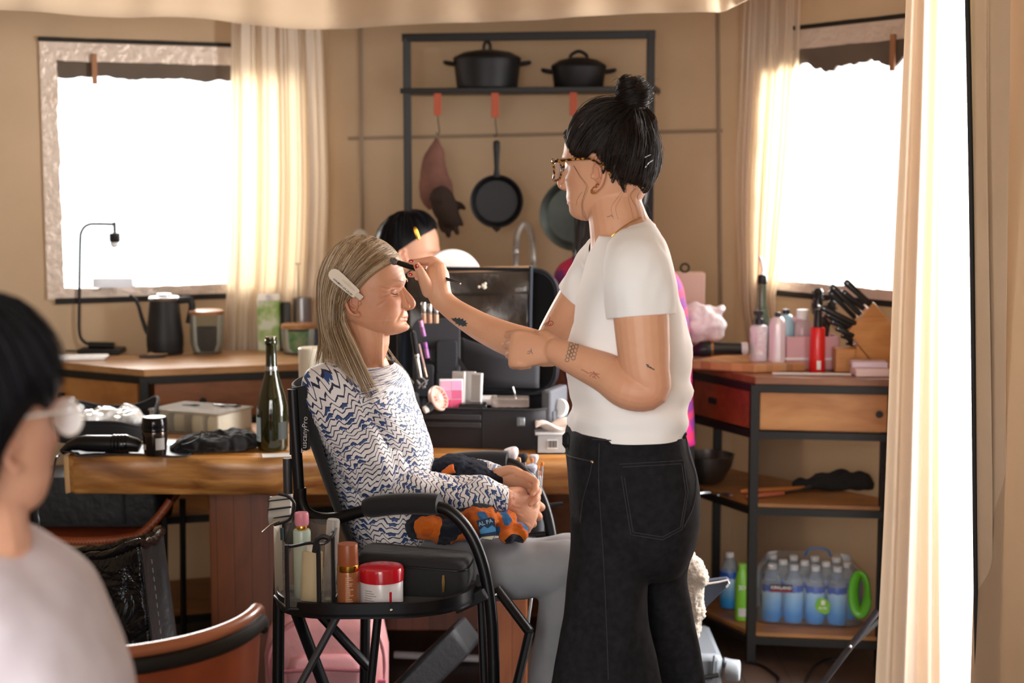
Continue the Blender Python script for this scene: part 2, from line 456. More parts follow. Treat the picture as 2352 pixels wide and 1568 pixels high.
window('window_1', M_L, wl, -.0, .0, .075, wu(215, 160, WL, WA)[0], .012)
window('window_2', M_R, wr, .012, -.01, .085, wu(2058, 120, WB, WR)[0], .035)
# curtains
def curtain(name, m, rows, Yt, nf, amp, label, seed=1, nu=150, nv=50, group=None, ytwist=0.0, cat_='curtain', kind=None, hem=None):
    """rows: (py, left px, right px); hangs at depth Yt(s) -- folded cloth"""
    r = cat(np.array(rows, float), 6); b = B(); rng = random.Random(seed); ph = [rng.uniform(0, 6.28) for _ in range(8)]
    def fn(u, v):
        i = v * (len(r) - 1); k = min(int(i), len(r) - 2); q = r[k] + (r[k + 1] - r[k]) * (i - k)
        uu = u + .014 * math.sin(v * 4 + ph[5]) * math.sin(u * 9 + ph[6])
        fo = math.sin(uu * nf * 6.283 + ph[0] + .5 * math.sin(v * 3 + ph[1])) + .45 * math.sin(uu * nf * 2.37 * 6.283 + ph[2] + v) + .25 * math.sin(uu * nf * 4.1 * 6.283 + ph[3])
        Y = Yt(u) + amp * fo * (.55 + .45 * v)
        p = P(q[1] + (q[2] - q[1]) * uu, q[0], Yt(u)); p.y = Y
        return p
    b.sheet(fn, nu, nv); o = obj(name, b, m, org=(fn(.5, 1).x, fn(.5, 1).y, 0), ang=180)
    set_props(o, label, cat_, group); return o
curtain('curtain', CURT, [(40, 530, 738), (200, 528, 745), (450, 524, 752), (660, 519, 742), (800, 514, 730), (1300, 512, 735)], lambda u: 5.53 + .09 * u, 4.2, .022,
        'cream cotton curtain gathered at the left window above the kettle', 3, group=None)
curtain('curtain', CURT, [(-20, 1712, 1838), (200, 1702, 1832), (420, 1692, 1816), (600, 1697, 1795), (740, 1708, 1782), (1000, 1750, 1850), (1430, 1760, 1890)], lambda u: 5.43 - .16 * u, 3.3, .020,
        'cream cotton curtain gathered at the right window behind the oil bottle', 8)
curtain('curtain', CURTD, [(-60, 2084, 2172), (300, 2070, 2166), (700, 2052, 2160), (1200, 2032, 2158), (1700, 2004, 2160), (1950, 1996, 2165)], lambda u: 3.84 + .04 * u, 1.05, .040,
        'tall cream doorway curtain lit orange from behind at right', 12, nu=90)
curtain('sheer_curtain', CURTW, [(-60, 2150, 2222), (700, 2146, 2238), (1300, 2148, 2250), (1980, 2150, 2262)], lambda u: 3.98 - .33 * u, 1.6, .016,
        'bright white sheer curtain hanging in the open doorway', 5, nu=90)
# doorway flap with its black zip edge, right of the doorway
FLAP = cloth_thin('door_flap_canvas', 'cdb99f', 'c8a878', .10, 900, 'bda88e')
t = thing('door_flap', 'rolled back canvas door flap with black zip edge at far right', 'tent flap', (1.0, 3.5, 0))
def flap_fn(u, v):
    p = P(2222 + 40 * v + (88 - 30 * v) * u, -60 + 2040 * v, 3.60 - .17 * u)
    p.y += .022 * math.sin(u * 11 + v * 3) + .016 * math.sin(u * 4 - v * 5.0) ; return p
b = B(); b.sheet(flap_fn, 40, 60); obj('canvas_panel', b, FLAP, t, ang=180)
b = B(); b.tube([flap_fn(0, i / 60) + Vector((-.003, -.006, 0)) for i in range(61)], .006, 8); obj('zip_edge', b, TRIMB, t)
# ceiling valance
def val_pt(s, v):
    xs = [(-300, 4.36), (0, 4.62), (390, 4.92), (760, 5.14), (1200, 4.86), (1640, 4.60), (1760, 4.52), (1860, 4.45)]
    bo = [22, 25, 42, 67, 45, 26, -6, -20]
    i = s * (len(xs) - 1); k = min(int(i), len(xs) - 2); f = i - k
    px = xs[k][0] + (xs[k + 1][0] - xs[k][0]) * f; Y = xs[k][1] + (xs[k + 1][1] - xs[k][1]) * f
    fs = f * f * (3 - 2 * f); py = bo[k] + (bo[k + 1] - bo[k]) * fs + 3 * math.sin(s * 37)
    p = P(px, py, Y); p.z = p.z + (2.405 - p.z) * v
    p.y += .010 * math.sin(s * 60 + v * 2) + .006 * math.sin(s * 131); return p
b = B(); b.sheet(val_pt, 140, 10); set_props(obj('ceiling_valance', b, VALC, org=(0, 5, 2.0), ang=180, solid=.004), 'pale canvas valance hanging along the ceiling above everything', 'valance')
# ================================================================ PEOPLE
def skin(name, col, blush, bscale=120, bstr=.12, rough=.48):
    m, nt, bs = base(name); at = nd(nt, 'ShaderNodeAttribute', attribute_name='blush')
    v = coords(nt, 'Object'); mott = ramp(nt, nz(nt, v, 22, 4), [(.3, (0, 0, 0)), (.75, (1, 1, 1))])
    c1 = mix(nt, mth(nt, 'MULTIPLY', mott, .22), C(col), C(blush))
    nt.links.new(mix(nt, at.outputs['Fac'], c1, C(blush)), bs.inputs['Base Color'])
    bs.inputs['Roughness'].default_value = rough; bs.inputs['Specular IOR Level'].default_value = .4
    bs.inputs['Subsurface Weight'].default_value = .12; bs.inputs['Subsurface Radius'].default_value = (.012, .005, .003); bs.inputs['Subsurface Scale'].default_value = .35
    bump(nt, bs, nz(nt, v, bscale, 5, .6), bstr, .0015); return m
def hair_mat(name, stops, rough=.38, spec=.5):
    m, nt, bs = base(name); at = nd(nt, 'ShaderNodeAttribute', attribute_name='tint')
    nt.links.new(ramp(nt, at.outputs['Fac'], [(p, C(c)) for p, c in stops]), bs.inputs['Base Color'])
    bs.inputs['Roughness'].default_value = rough; bs.inputs['Specular IOR Level'].default_value = spec; return m
def set_blush(me, val):
    a = me.attributes.new('blush', 'FLOAT', 'POINT'); a.data.foreach_set('value', np.clip(val, 0, 1).astype(np.float32))
def headM(c, fwd, up=(0, 0, 1), s=1.0):
    M = frame(fwd, up); M.translation = Vector(c); return M @ Matrix.Scale(s, 4)
HEADROWS = [  # z, front, back, half width
    (.116, .012, -.012, .010), (.112, .034, -.040, .032), (.102, .055, -.064, .050), (.083, .074, -.083, .064), (.058, .086, -.094, .0715), (.032, .0915, -.098, .075),
    (.014, .0935, -.098, .0755), (0, .0895, -.096, .0745), (-.018, .0885, -.091, .073), (-.036, .0890, -.083, .070), (-.052, .0895, -.072, .067), (-.066, .0900, -.058, .063),
    (-.080, .0870, -.040, .057), (-.094, .0865, -.018, .047), (-.106, .0800, .006, .034), (-.113, .068, .026, .020), (-.116, .056, .036, .008)]
def head_shell(b, M, lip=1.0, ear=1.0, feat=(), squeeze=1.0, nose=1.0, smile=0.0):
    o = B(); rows = cat(HEADROWS, 4); n = 72; rings = []
    F = [(-.0115, .032, .0125, -.002, .0095), (.0045, .030, .018, .0165, .006), (.0055, .046, .015, -.028, .013), (.0055, 0, .020, -.070, .012), (.0050, 0, .013, -.099, .009),
         (-.0035, 0, .014, -.0835, .004), (.003, .052, .014, -.075, .014)] + list(feat)
    for z, xf, xb, wd in rows:
        ring = []; c = (xf + xb) / 2 if z < -.07 else (xf + xb) / 2 * .6
        for j in range(n):
            t = 2 * math.pi * j / n; ca, sa = math.cos(t), math.sin(t); d = (abs(ca) ** 2.25 + abs(sa) ** 2.25) ** (-1 / 2.25)
            x = c + ((xf - c) if ca > 0 else (c - xb)) * d * ca; y = wd * d * sa
            if ca > .05:
                wgt = min(1, (ca - .05) * 3)
                for A, y0, sy, z0, sz in F:
                    for sg in ((1,) if y0 == 0 else (1, -1)): x += wgt * A * math.exp(-((y - sg * y0) / sy) ** 2 / 2 - ((z - z0) / sz) ** 2 / 2)
            ring.append(Vector((x, y, z)))
        rings.append(ring)
    o.loft(rings)
    limb(o, [(.080, 0, .010, .0075), (.090, 0, -.008, .0080), (.101, 0, -.024, .0095), (.1085, 0, -.036, .0102 * nose), (.103, 0, -.043, .0078), (.090, 0, -.047, .006)], 4, 14, 1.0)
    for s in (1, -1):
        o.ball((.0965, s * .0125, -.0415), (.0105, .0058, .0075), 12)
        o.ball((.0655, s * .0315, -.0025), (.0135, .0150, .0125), 18)
        cx, cz = -.010, -.018; pts, rr = [], []
        for i in range(15):
            a = R_(60 + 235 * i / 14); k = i / 14
            pts.append((cx - .004 * math.sin(a) + .0165 * ear * math.cos(a), s * (.0755 + .010 * math.sin(k * 2.6)), cz + .031 * ear * math.sin(a))); rr.append(.0046 - .001 * k)
        o.tube(pts, rr, 8)
        o.ball((cx - .002, s * .0755, cz + .002), (.0135 * ear, .0038, .026 * ear), 14)
        o.tube([(cx + .006, s * .079, cz + .016), (cx - .006, s * .0815, cz + .012), (cx - .008, s * .0815, cz - .008), (cx + .002, s * .080, cz - .016)], .0028, 6)
        o.ball((cx + .013, s * .077, cz - .006), (.004, .003, .006), 8)
        o.ball((cx + .006, s * .0775, cz - .030 * ear), (.0075, .0042, .0085), 10)
    up = [(.0795, -.0245, -.0710, .0022), (.0885, -.013, -.0680, .0036), (.0940, 0, -.0675, .0046), (.0885, .013, -.0680, .0036), (.0795, .0245, -.0710, .0022)]
    lo = [(.0795, -.0225, -.0740, .0022), (.0885, -.0115, -.0765, .0044), (.0920, 0, -.0775, .0056), (.0885, .0115, -.0765, .0044), (.0795, .0225, -.0740, .0022)]
    up = [(x - .002 * (1 - lip), y, z, r * (.35 + .65 * lip)) for x, y, z, r in up]; lo = [(x - .002 * (1 - lip), y, z, r * (.4 + .6 * lip)) for x, y, z, r in lo]
    up, lo = [[(x, y, z + smile * (y / .0245) ** 2, r) for x, y, z, r in q] for q in (up, lo)]
    limb(o, up, 4, 10); limb(o, lo, 4, 10)
    for s in (1, -1): o.ball((.094, s * .007, -.040), (.009, .006, .007), 12); limb(o, [(.084, s * .009, -.008, .006), (.089, s * .0105, -.024, .0075), (.0935, s * .0115, -.036, .0070)], 4, 12)
    for p in o.v:
        if p.z < -.045: p.z = -.045 + (p.z + .045) * squeeze
    b.add([M @ p for p in o.v], o.f)
def blush_of(co, M, lips=.9, cheek=.35, ears=.35, nose=.3):
    Mi = np.array(M.inverted()); L = co @ Mi[:3, :3].T + Mi[:3, 3]; v = np.zeros(len(co))
    g = lambda c, s: np.exp(-(((L - np.array(c)) / np.array(s)) ** 2).sum(1) / 2)
    v += lips * np.clip(1.6 * (g((.094, 0, -.072), (.006, .012, .0055))), 0, 1)
    for s in (1, -1): v += cheek * g((.07, s * .05, -.03), (.025, .02, .018)) + ears * g((-.01, s * .082, -.018), (.018, .006, .03))
    v += nose * g((.108, 0, -.036), (.012, .012, .01)); return v
def dent(co, me, M, segs):
    """creases: (a, b, depth, sigma) in head space, pushed along the normals"""
    nrm = vnormals(me); out = co.copy()
    for a, c, dep, sg in segs:
        a = np.array(M @ Vector(a)); c = np.array(M @ Vector(c)); best = np.full(len(co), 9.0); wt = np.zeros(len(co)); near = np.linalg.norm(co - (a + c) / 2, axis=1) < np.linalg.norm(c - a) / 2 + .04; idx = np.where(near)[0]
        if len(idx) == 0: continue
        K = co[idx]; N = max(6, int(np.linalg.norm(c - a) / .0012)); ps = []
        for i in range(N + 1): ps.append(K[np.argmin(((K - (a + (c - a) * i / N)) ** 2).sum(1))])
        ps = np.array(ps); k_ = np.ones(5) / 5; pp = np.vstack([ps[:1]] * 2 + [ps] + [ps[-1:]] * 2); ps = np.stack([np.convolve(pp[:, q], k_, 'valid') for q in range(3)], 1)
        for i, p in enumerate(ps):
            r = np.linalg.norm(K - p, axis=1); b_ = best[idx]; m_ = r < b_; b_[m_] = r[m_]; best[idx] = b_; w_ = wt[idx]; w_[m_] = math.sin(math.pi * (.08 + .84 * i / N)); wt[idx] = w_
        out -= nrm * (dep * np.exp(-(best / sg) ** 2 / 2) * wt)[:, None]
    return out
def hand(b, M, curl, sy=1, thumb=None, s=1.0, spread=.06):
    """wrist at origin, +X towards the fingers, +Z back of the hand, thumb on the sy*Y side"""
    o = B(); rows = cat([(0, .026, .019, 0), (.03, .030, .018, .001), (.06, .038, .0155, .002), (.088, .041, .0135, .001), (.100, .036, .010, -.001)], 4)
    o.loft([[Vector((x, h * math.cos(t) * (abs(math.cos(t)) ** .15), dz + k * math.sin(t))) for t in [2 * math.pi * j / 22 for j in range(22)]] for x, h, k, dz in rows])
    tips = []
    for i in range(4):
        y0 = sy * (.030 - .020 * i); L = (.95, 1.05, 1.0, .8)[i]; c = curl[i]; p = Vector((.090 - .004 * abs(i - 1), y0, .001)); a = 0; pts = [(*(p - Vector((.02, 0, 0))), .0095)]
        yaw = sy * spread * (1.5 - i)
        pts.append((*p, .0105))
        for k, (ln, rr) in enumerate(((.044, .0092), (.027, .0085), (.021, .0070))):
            a += c[k]; d = Vector((math.cos(a) * math.cos(yaw), math.cos(a) * math.sin(yaw), -math.sin(a))); 
            pts.append((*(p + d * ln * L * .5), rr * 1.02)); p = p + d * ln * L; pts.append((*p, rr * (1.05 if k < 2 else .85)))
        limb(o, pts, 3, 12, 1.0, (0, .3, 1)); tips.append(p)
    th = thumb or [(.012, .022, -.006, .015), (.040, .040, -.014, .0125), (.066, .050, -.024, .0105), (.092, .046, -.034, .0085)]
    limb(o, [(x, sy * y, z, r) for x, y, z, r in th], 3, 12)
    b.add([M @ (p * s) for p in o.v], o.f); return [M @ (t * s) for t in tips]
def strands(b, guide, n, seed, r=.0006, m=14, jit=.006, clump=.5, tint=(0, 1), nside=3):
    rng = random.Random(seed); cl = [(rng.random(), Vector((rng.gauss(0, 1), rng.gauss(0, 1), rng.gauss(0, 1))) * jit, rng.random()) for _ in range(max(6, n // 14))]
    for i in range(n):
        u = rng.random(); k = min(cl, key=lambda c: abs(c[0] - u + rng.gauss(0, .02))); off = Vector((rng.gauss(0, 1), rng.gauss(0, 1), rng.gauss(0, 1))) * jit * .55 + k[1] * clump
        uu = u + (k[0] - u) * .35; ln = rng.uniform(.86, 1.0); ph = rng.uniform(0, 6.3)
        pts = []
        for j in range(m):
            t = j / (m - 1) * ln; p = guide(uu, t); e = min(1, t * 2.2) * (.35 + .65 * t)
            pts.append(p + off * e + Vector((math.sin(t * 7 + ph), math.cos(t * 5 + ph), 0)) * .0012 * t)
        tn = tint[0] + (tint[1] - tint[0]) * min(1, max(.02, .55 * k[2] + .45 * rng.random()))
        b.tube(pts, [r * (1.0 if j < m - 4 else (1 - .22 * (j - m + 5))) for j in range(m)], nside, att=tn)
def path(pts):
    a = cat([tuple(p) for p in pts], 10); 
    def f(t):
        x = min(max(t, 0), .99999) * (len(a) - 1); k = int(x); return Vector(a[k] + (a[k + 1] - a[k]) * (x - k))
    return f
def lerp_guides(G):                            # list of control polylines (same count) -> guide(u,t)
    A = np.array([[tuple(p) for p in g] for g in G], float)
    def f(u, t):
        x = u * (len(A) - 1); k = min(int(x), len(A) - 2); f0 = x - k; f0 = f0 * f0 * (3 - 2 * f0) * .5 + f0 * .5
        q = A[k] + (A[k + 1] - A[k]) * f0
        y = min(max(t, 0), .9999) * (len(q) - 1); i = int(y); s = y - i; p1, p2 = q[i], q[i + 1]
        p0 = q[i - 1] if i > 0 else 2 * p1 - p2; p3 = q[i + 2] if i + 2 < len(q) else 2 * p2 - p1
        return Vector(.5 * (2 * p1 + (p2 - p0) * s + (2 * p0 - 5 * p1 + 4 * p2 - p3) * s * s + (3 * p1 - p0 - 3 * p2 + p3) * s ** 3))
    return f
SKIN_W = skin('skin_tanned', 'cd9674', 'b0614a', 95, .35)
SKIN_A = skin('skin_fair', 'dca785', 'c87a60', 150, .10)
SKIN_B = skin('skin_olive', 'd8a487', 'c27864', 150, .1)
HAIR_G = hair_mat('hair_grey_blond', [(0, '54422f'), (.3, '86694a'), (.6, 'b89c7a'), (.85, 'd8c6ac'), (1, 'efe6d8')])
HAIR_D = hair_mat('hair_dark_brown', [(0, '130d0a'), (.55, '231813'), (.85, '3a281d'), (1, '6a4a34')], .5, .35)
HAIR_K = hair_mat('hair_black', [(0, '0c0b0d'), (.7, '17151a'), (1, '2c2a30')], .45, .18)
NAIL = mat('red_nail', 'b4141f', .18, coat=.8)
NAILN = mat('bare_nail', 'd6a893', .3)
# ---------------------------------------------------------------- blouse print
def blouse_mat():
    m, nt, bs = base('zigzag_print'); uv = coords(nt, 'UV'); sp = nd(nt, 'ShaderNodeSeparateXYZ'); nt.links.new(uv, sp.inputs[0]); U, V = sp.outputs[0], sp.outputs[1]
    wob = mth(nt, 'SUBTRACT', nz(nt, uv, 14, 2), .5); wob2 = mth(nt, 'SUBTRACT', nz(nt, uv, 55, 2), .5)
    U2 = mth(nt, 'ADD', U, mth(nt, 'MULTIPLY', wob, .035))
    z1 = mth(nt, 'PINGPONG', U2, .0105); z2 = mth(nt, 'PINGPONG', mth(nt, 'ADD', U2, .004), .0268)
    a = mth(nt, 'ADD', V, mth(nt, 'ADD', mth(nt, 'MULTIPLY', z1, .74), mth(nt, 'MULTIPLY', z2, .42)))
    a = mth(nt, 'ADD', a, mth(nt, 'MULTIPLY', wob2, .006))
    q = mth(nt, 'DIVIDE', a, .0112); fl = mth(nt, 'FLOOR', q); fr = mth(nt, 'FRACT', q)
    line = mth(nt, 'LESS_THAN', fr, .25)
    cb = nd(nt, 'ShaderNodeCombineXYZ'); nt.links.new(mth(nt, 'MULTIPLY', mth(nt, 'FLOOR', mth(nt, 'DIVIDE', U2, .021)), 3.7), cb.inputs[0]); nt.links.new(mth(nt, 'MULTIPLY', fl, 7.31), cb.inputs[1])
    gate = mth(nt, 'GREATER_THAN', nz(nt, cb.outputs[0], 1.0, 1), .545); h = mth(nt, 'MULTIPLY', mth(nt, 'MULTIPLY', mth(nt, 'SUBTRACT', mth(nt, 'DIVIDE', z1, .0105), .08), 1.9), gate)
    jag = mth(nt, 'MULTIPLY', nz(nt, coords(nt, 'UV', (1, .25, 1)), 420, 2), .55)
    mt = mth(nt, 'LESS_THAN', mth(nt, 'ADD', fr, jag), mth(nt, 'MINIMUM', mth(nt, 'ADD', h, .24), 1.05)); 
    col = mix(nt, mt, C('dfd9d8'), C('27487f')); col = mix(nt, line, col, C('1b2140'))
    nt.links.new(col, bs.inputs['Base Color']); bs.inputs['Roughness'].default_value = .6; bs.inputs['Sheen Weight'].default_value = .1
    bump(nt, bs, nz(nt, coords(nt, 'Object'), 60, 4), .15, .003); return m
BLOUSE = blouse_mat()
GREYPANT = mat('grey_trousers', '8f8f92', .7, var=('8a8a8e', 30), bmp=(500, .15, .001))
def wrk(amp, s=11, sd=0.0, stretch=(1, 1, .6)):
    return lambda p, t=0: amp * fbm((p.x * stretch[0] + sd, p.y * stretch[1], p.z * stretch[2]), s, 3)
# ================================================================ 1. seated woman in the makeup chair
W_Y = 3.64
hw = P(842, 666, 3.62)
fwd_w = Vector((math.cos(R_(10)), -math.sin(R_(10)), .05))
MW = headM(hw, fwd_w, (-.04, 0, 1), .985)
t = thing('person', 'seated older person with long grey hair in a blue zigzag blouse, eyes lowered, hands folded', 'person', P(900, 1500, W_Y) * 1.0)
PW = t
b = B(); head_shell(b, MW, .40, 1.08, squeeze=.88, nose=.84, smile=.0050, feat=[(.0085, 0, .015, -.101, .010), (-.003, 0, .03, .016, .006)])
sh_n, el_n, wr_n = P(772, 905, 3.51), P(892, 1126, 3.53), P(1158, 1146, 3.545)
sh_f, el_f, wr_f = P(830, 890, 3.85), P(960, 1115, 3.86), P(1138, 1098, 3.66)
neck = [(*(MW @ Vector((-.022, 0, -.035))), .052), (*P(846, 770, 3.625), .050), (*P(834, 822, 3.63), .051), (*P(832, 865, 3.64), .072)]
limb(b, neck, 5, 24)
for k in (-1, 1):                              # tendons of the throat
    b.tube([MW @ Vector((.035, k * .028, -.095)), P(872, 800, 3.62 + k * .028), P(872, 842, 3.62 + k * .016)], [.009, .010, .010], 8)
rr, _ = cut_ring([(780, 905, 862, 0, .10), (735, 930, 905, 0, .155), (735, 950, 980, 0, .15), (755, 960, 1080, 0, .13), (790, 980, 1180, 0, .15), (820, 1000, 1260, 0, .16), (850, 990, 1310, 0, .14)], W_Y, .1, 32, 2.3, 3)
b.loft(rr)
for a_, e_, w_ in ((sh_n, el_n, wr_n), (sh_f, el_f, wr_f)):
    limb(b, [(*a_, .048), (*(a_.lerp(e_, .5)), .042), (*e_, .038), (*(e_.lerp(w_, .5)), .036), (*w_, .027)], 4, 16)
def aim(c, x, z): 
    M = frame(x, z); M.translation = Vector(c); return M
hand(b, aim(wr_n, (.60, .34, -.40), (.50, -.80, .25)), [(.55, .75, .4), (.65, .85, .4), (.75, .9, .4), (.85, .9, .4)], 1, [(.012, .020, -.004, .015), (.038, .036, -.006, .0125), (.060, .040, -.020, .0105), (.078, .030, -.034, .009)], .98)
hand(b, aim(wr_f, (.86, -.38, -.10), (.35, .75, .5)), [(.5, .7, .4), (.6, .8, .4), (.6, .8, .4), (.6, .8, .4)], -1, [(.012, .020, -.002, .015), (.040, .034, .004, .0125), (.062, .032, .006, .0108), (.085, .022, .004, .009)], .95)
me = remesh(b, .0017, 1, .5)
creases = []
for s in (-1, 1):
    for a_, c_, d_, g_ in [((.097, .015, -.044), (.076, .038, -.072), .0026, .0030), ((.084, .018, -.011), (.070, .044, -.014), .0018, .0022), ((.086, .018, .0035), (.068, .046, .003), .0016, .0022),
                           ((.066, .047, .004), (.048, .062, .012), .0014, .0018), ((.066, .047, -.002), (.046, .063, -.002), .0014, .0018), ((.065, .047, -.008), (.046, .063, -.015), .0014, .0018),
                           ((.060, .052, -.020), (.040, .066, -.034), .0012, .0022), ((.060, .052, -.050), (.050, .056, -.085), .0012, .0026)]:
        creases.append(((a_[0], s * a_[1], a_[2]), (c_[0], s * c_[1], c_[2]), d_, g_))
creases = [(a_, c_, d_ * 1.7, g_ * .8) for a_, c_, d_, g_ in creases]
for s in (-1, 1): creases += [((.1015, s * .009, -.0478), (.0965, s * .0115, -.0475), .0045, .0022), ((.0830, s * .018, -.0060), (.0700, s * .0460, -.0045), .0013, .0011), ((.0860, s * .019, .0065), (.0700, s * .0450, .0075), .0016, .0016)]
for z_ in (.035, .046, .057): creases.append(((.080, -.045, z_ - .004), (.088, .03, z_), .0010, .0022))
creases.append(((.090, -.004, .012), (.088, -.006, .028), .0014, .0022))
creases.append(((.094, 0, -.0690), (.080, -.0245, -.0655), .0020, .0018))
def wfix(co, me):
    co = dent(co, me, MW, creases); I4 = Matrix.Identity(4)
    co = dent(co, me, I4, [(P(1172 + 2 * i, 1122 + i * 20, 3.53), P(1208 + 3 * i, 1118 + i * 25, 3.52), -.0016, .0019) for i in range(4)] + [(P(1180, 1150, 3.53), P(1200, 1128, 3.52), -.0013, .0018), (P(1178, 1168, 3.53), P(1206, 1182, 3.52), -.0013, .0018)]); set_blush(me, blush_of(co, MW, .55, .35, .5, .3) + .30 * np.exp(-(((co - np.array(P(1195, 1165, 3.53))) / .05) ** 2).sum(1) / 2)); return co
from_mesh('body', me, SKIN_W, t, fn=wfix)
# face details
b = B()
for s in (-1, 1): b.tube([MW @ Vector(p) for p in ((.0795, s * .0195, -.0088), (.0812, s * .029, -.0108), (.0765, s * .040, -.0095), (.0705, s * .0455, -.0062))], [.0006, .0010, .0010, .0006], 6)
obj('eyelashes', b, mat('lash', '2a1c16', .7), t)
b = B(); rng = random.Random(4)
for s in (-1, 1):
    for i in range(46):
        f = i / 45; p = Vector((.0955 - .020 * f ** 1.6, s * (.014 + .032 * f), .0150 + .0055 * math.sin(f * 2.6) + rng.uniform(-.0012, .0012)))
        b.tube([MW @ p, MW @ (p + Vector((.0004 - .003 * f, s * .0050, .0016)))], [.0004, .0002], 3, att=rng.uniform(.5, .9))
obj('eyebrow', b, HAIR_G, t)
# hair
L = lambda x, y, z: MW @ Vector((x, y, z))
near = []
for s_, root, a1, a2, a3, e1, e2 in [
    (0, (.088, .012, .062), (.056, -.050, .052), (.012, -.082, .020), (-.040, -.078, -.045), P(815, 800, 3.50), P(884, 935, 3.47)),
    (.25, (.060, .020, .098), (.024, -.066, .074), (-.026, -.084, .016), (-.052, -.076, -.060), P(798, 805, 3.49), P(852, 925, 3.44)),
    (.5, (.030, .022, .116), (-.020, -.066, .080), (-.060, -.078, .010), (-.070, -.070, -.070), P(780, 805, 3.50), P(812, 880, 3.43)),
    (.75, (-.010, .020, .121), (-.066, -.050, .078), (-.092, -.058, .000), (-.090, -.056, -.080), P(760, 800, 3.54), P(765, 862, 3.47)),
    (1, (-.040, .015, .118), (-.098, -.010, .068), (-.112, -.020, -.010), (-.110, -.024, -.090), P(737, 795, 3.60), P(722, 858, 3.56))]:
    near.append([L(*root), L(*a1), L(*a2), L(*a3), e1, e2])
def skull(g, M, a=.108, b_=.088, c=.127, x0=-.006, z0=.004):
    Mi = M.inverted()
    def f(u, t):
        p = Mi @ g(u, t); q = Vector(((p.x - x0) / a, p.y / b_, (p.z - z0) / c)); l = q.length
        if p.z > -.03 and 1e-4 < l < 1: p = Vector((q.x / l * a + x0, q.y / l * b_, q.z / l * c + z0))
        return M @ p
    return f
gn = skull(lerp_guides(near), MW)
far = []
for root, a1, a2, a3, e1, e2 in [
    ((.088, .012, .062), (.062, .060, .040), (.020, .084, -.010), (.000, .078, -.075), P(884, 815, 3.76), P(950, 898, 3.70)),
    ((.050, .020, .106), (.006, .078, .060), (-.030, .086, -.010), (-.030, .078, -.080), P(870, 815, 3.78), P(915, 880, 3.73)),
    ((0, .022, .121), (-.060, .066, .066), (-.080, .070, -.010), (-.080, .060, -.090), P(800, 810, 3.78), P(780, 850, 3.80)),
    ((-.040, .015, .118), (-.098, .010, .068), (-.112, .010, -.010), (-.110, .010, -.090), P(742, 795, 3.66), P(728, 850, 3.66))]:
    far.append([L(*root), L(*a1), L(*a2), L(*a3), e1, e2])
gf = skull(lerp_guides(far), MW)
b = B(); hc = np.array(hw)
def under(g, c, k):
    def f(u, v):
        p = g(u, v * .84); d = (Vector((c.x, c.y, p.z)) - p); return p + d.normalized() * min(.006, d.length * .2) * k
    return f
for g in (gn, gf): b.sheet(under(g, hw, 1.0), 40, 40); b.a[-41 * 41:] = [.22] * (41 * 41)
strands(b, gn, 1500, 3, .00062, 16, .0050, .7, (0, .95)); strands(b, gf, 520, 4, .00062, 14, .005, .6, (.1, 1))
rng = random.Random(11)
for i in range(46):                            # flyaways
    u = rng.random(); g = gn if rng.random() < .7 else gf; o_ = Vector((rng.gauss(0, 1), rng.gauss(0, 1), rng.gauss(.4, 1))) * .016
    b.tube([g(u, t_) + o_ * t_ * (1.5 - t_) * 1.4 for t_ in [j / 11 for j in range(12)]], .00028, 3, att=rng.uniform(.5, 1))
uvk = b.uv; b.uv = {}
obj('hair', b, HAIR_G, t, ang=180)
# blouse: trunk and two loose sleeves, one garment
b = B(); wr1 = wrk(.012, 9, 3.0, (1, 1, .8))
tr = [(792, 905, 834, .0, .085), (752, 925, 850, 0, .135), (718, 940, 872, 0, .178), (704, 953, 905, 0, .190), (708, 968, 955, 0, .176), (720, 982, 1010, 0, .164), (740, 994, 1065, 0, .163), (763, 1006, 1120, 0, .170), (786, 1012, 1180, 0, .180), (804, 1010, 1230, 0, .186), (815, 1002, 1275, 0, .184)]
r_, u_ = cut_ring(tr, W_Y, .1, 72, 2.3, 6, lambda p, t_: wr1(p) * min(1, max(.1, (P(0, 830, W_Y).z - p.z) * 9)))
b.loft(r_, False, uv=u_)
def sleeve(a_, e_, w_, rad, sd):
    ws = wrk(.013, 12, sd, (1, 1, 1)); q = [(*(a_ + Vector((0, .03, .028))), rad[0]), (*a_, rad[1]), (*(a_.lerp(e_, .45) + Vector((-.004, 0, 0))), rad[2]), (*(a_.lerp(e_, .8)), rad[3]), (*(e_ + Vector((.008, 0, .004))), rad[4]), (*(e_.lerp(w_, .35)), rad[5]), (*(e_.lerp(w_, .75)), rad[6]), (*(e_.lerp(w_, 1.0)), rad[7]), (*(e_.lerp(w_, 1.03)), rad[7] * .9)]
    r_, u_ = limb_rings(q, 9, 60, 1.0, ws); b.loft(r_, False, uv=u_)
sleeve(sh_n, el_n, wr_n, (.055, .080, .079, .072, .062, .052, .044, .037), 7.0)
sleeve(sh_f, el_f, wr_f, (.055, .074, .072, .066, .058, .048, .042, .036), 2.0)
obj('blouse', b, BLOUSE, t, ang=180)
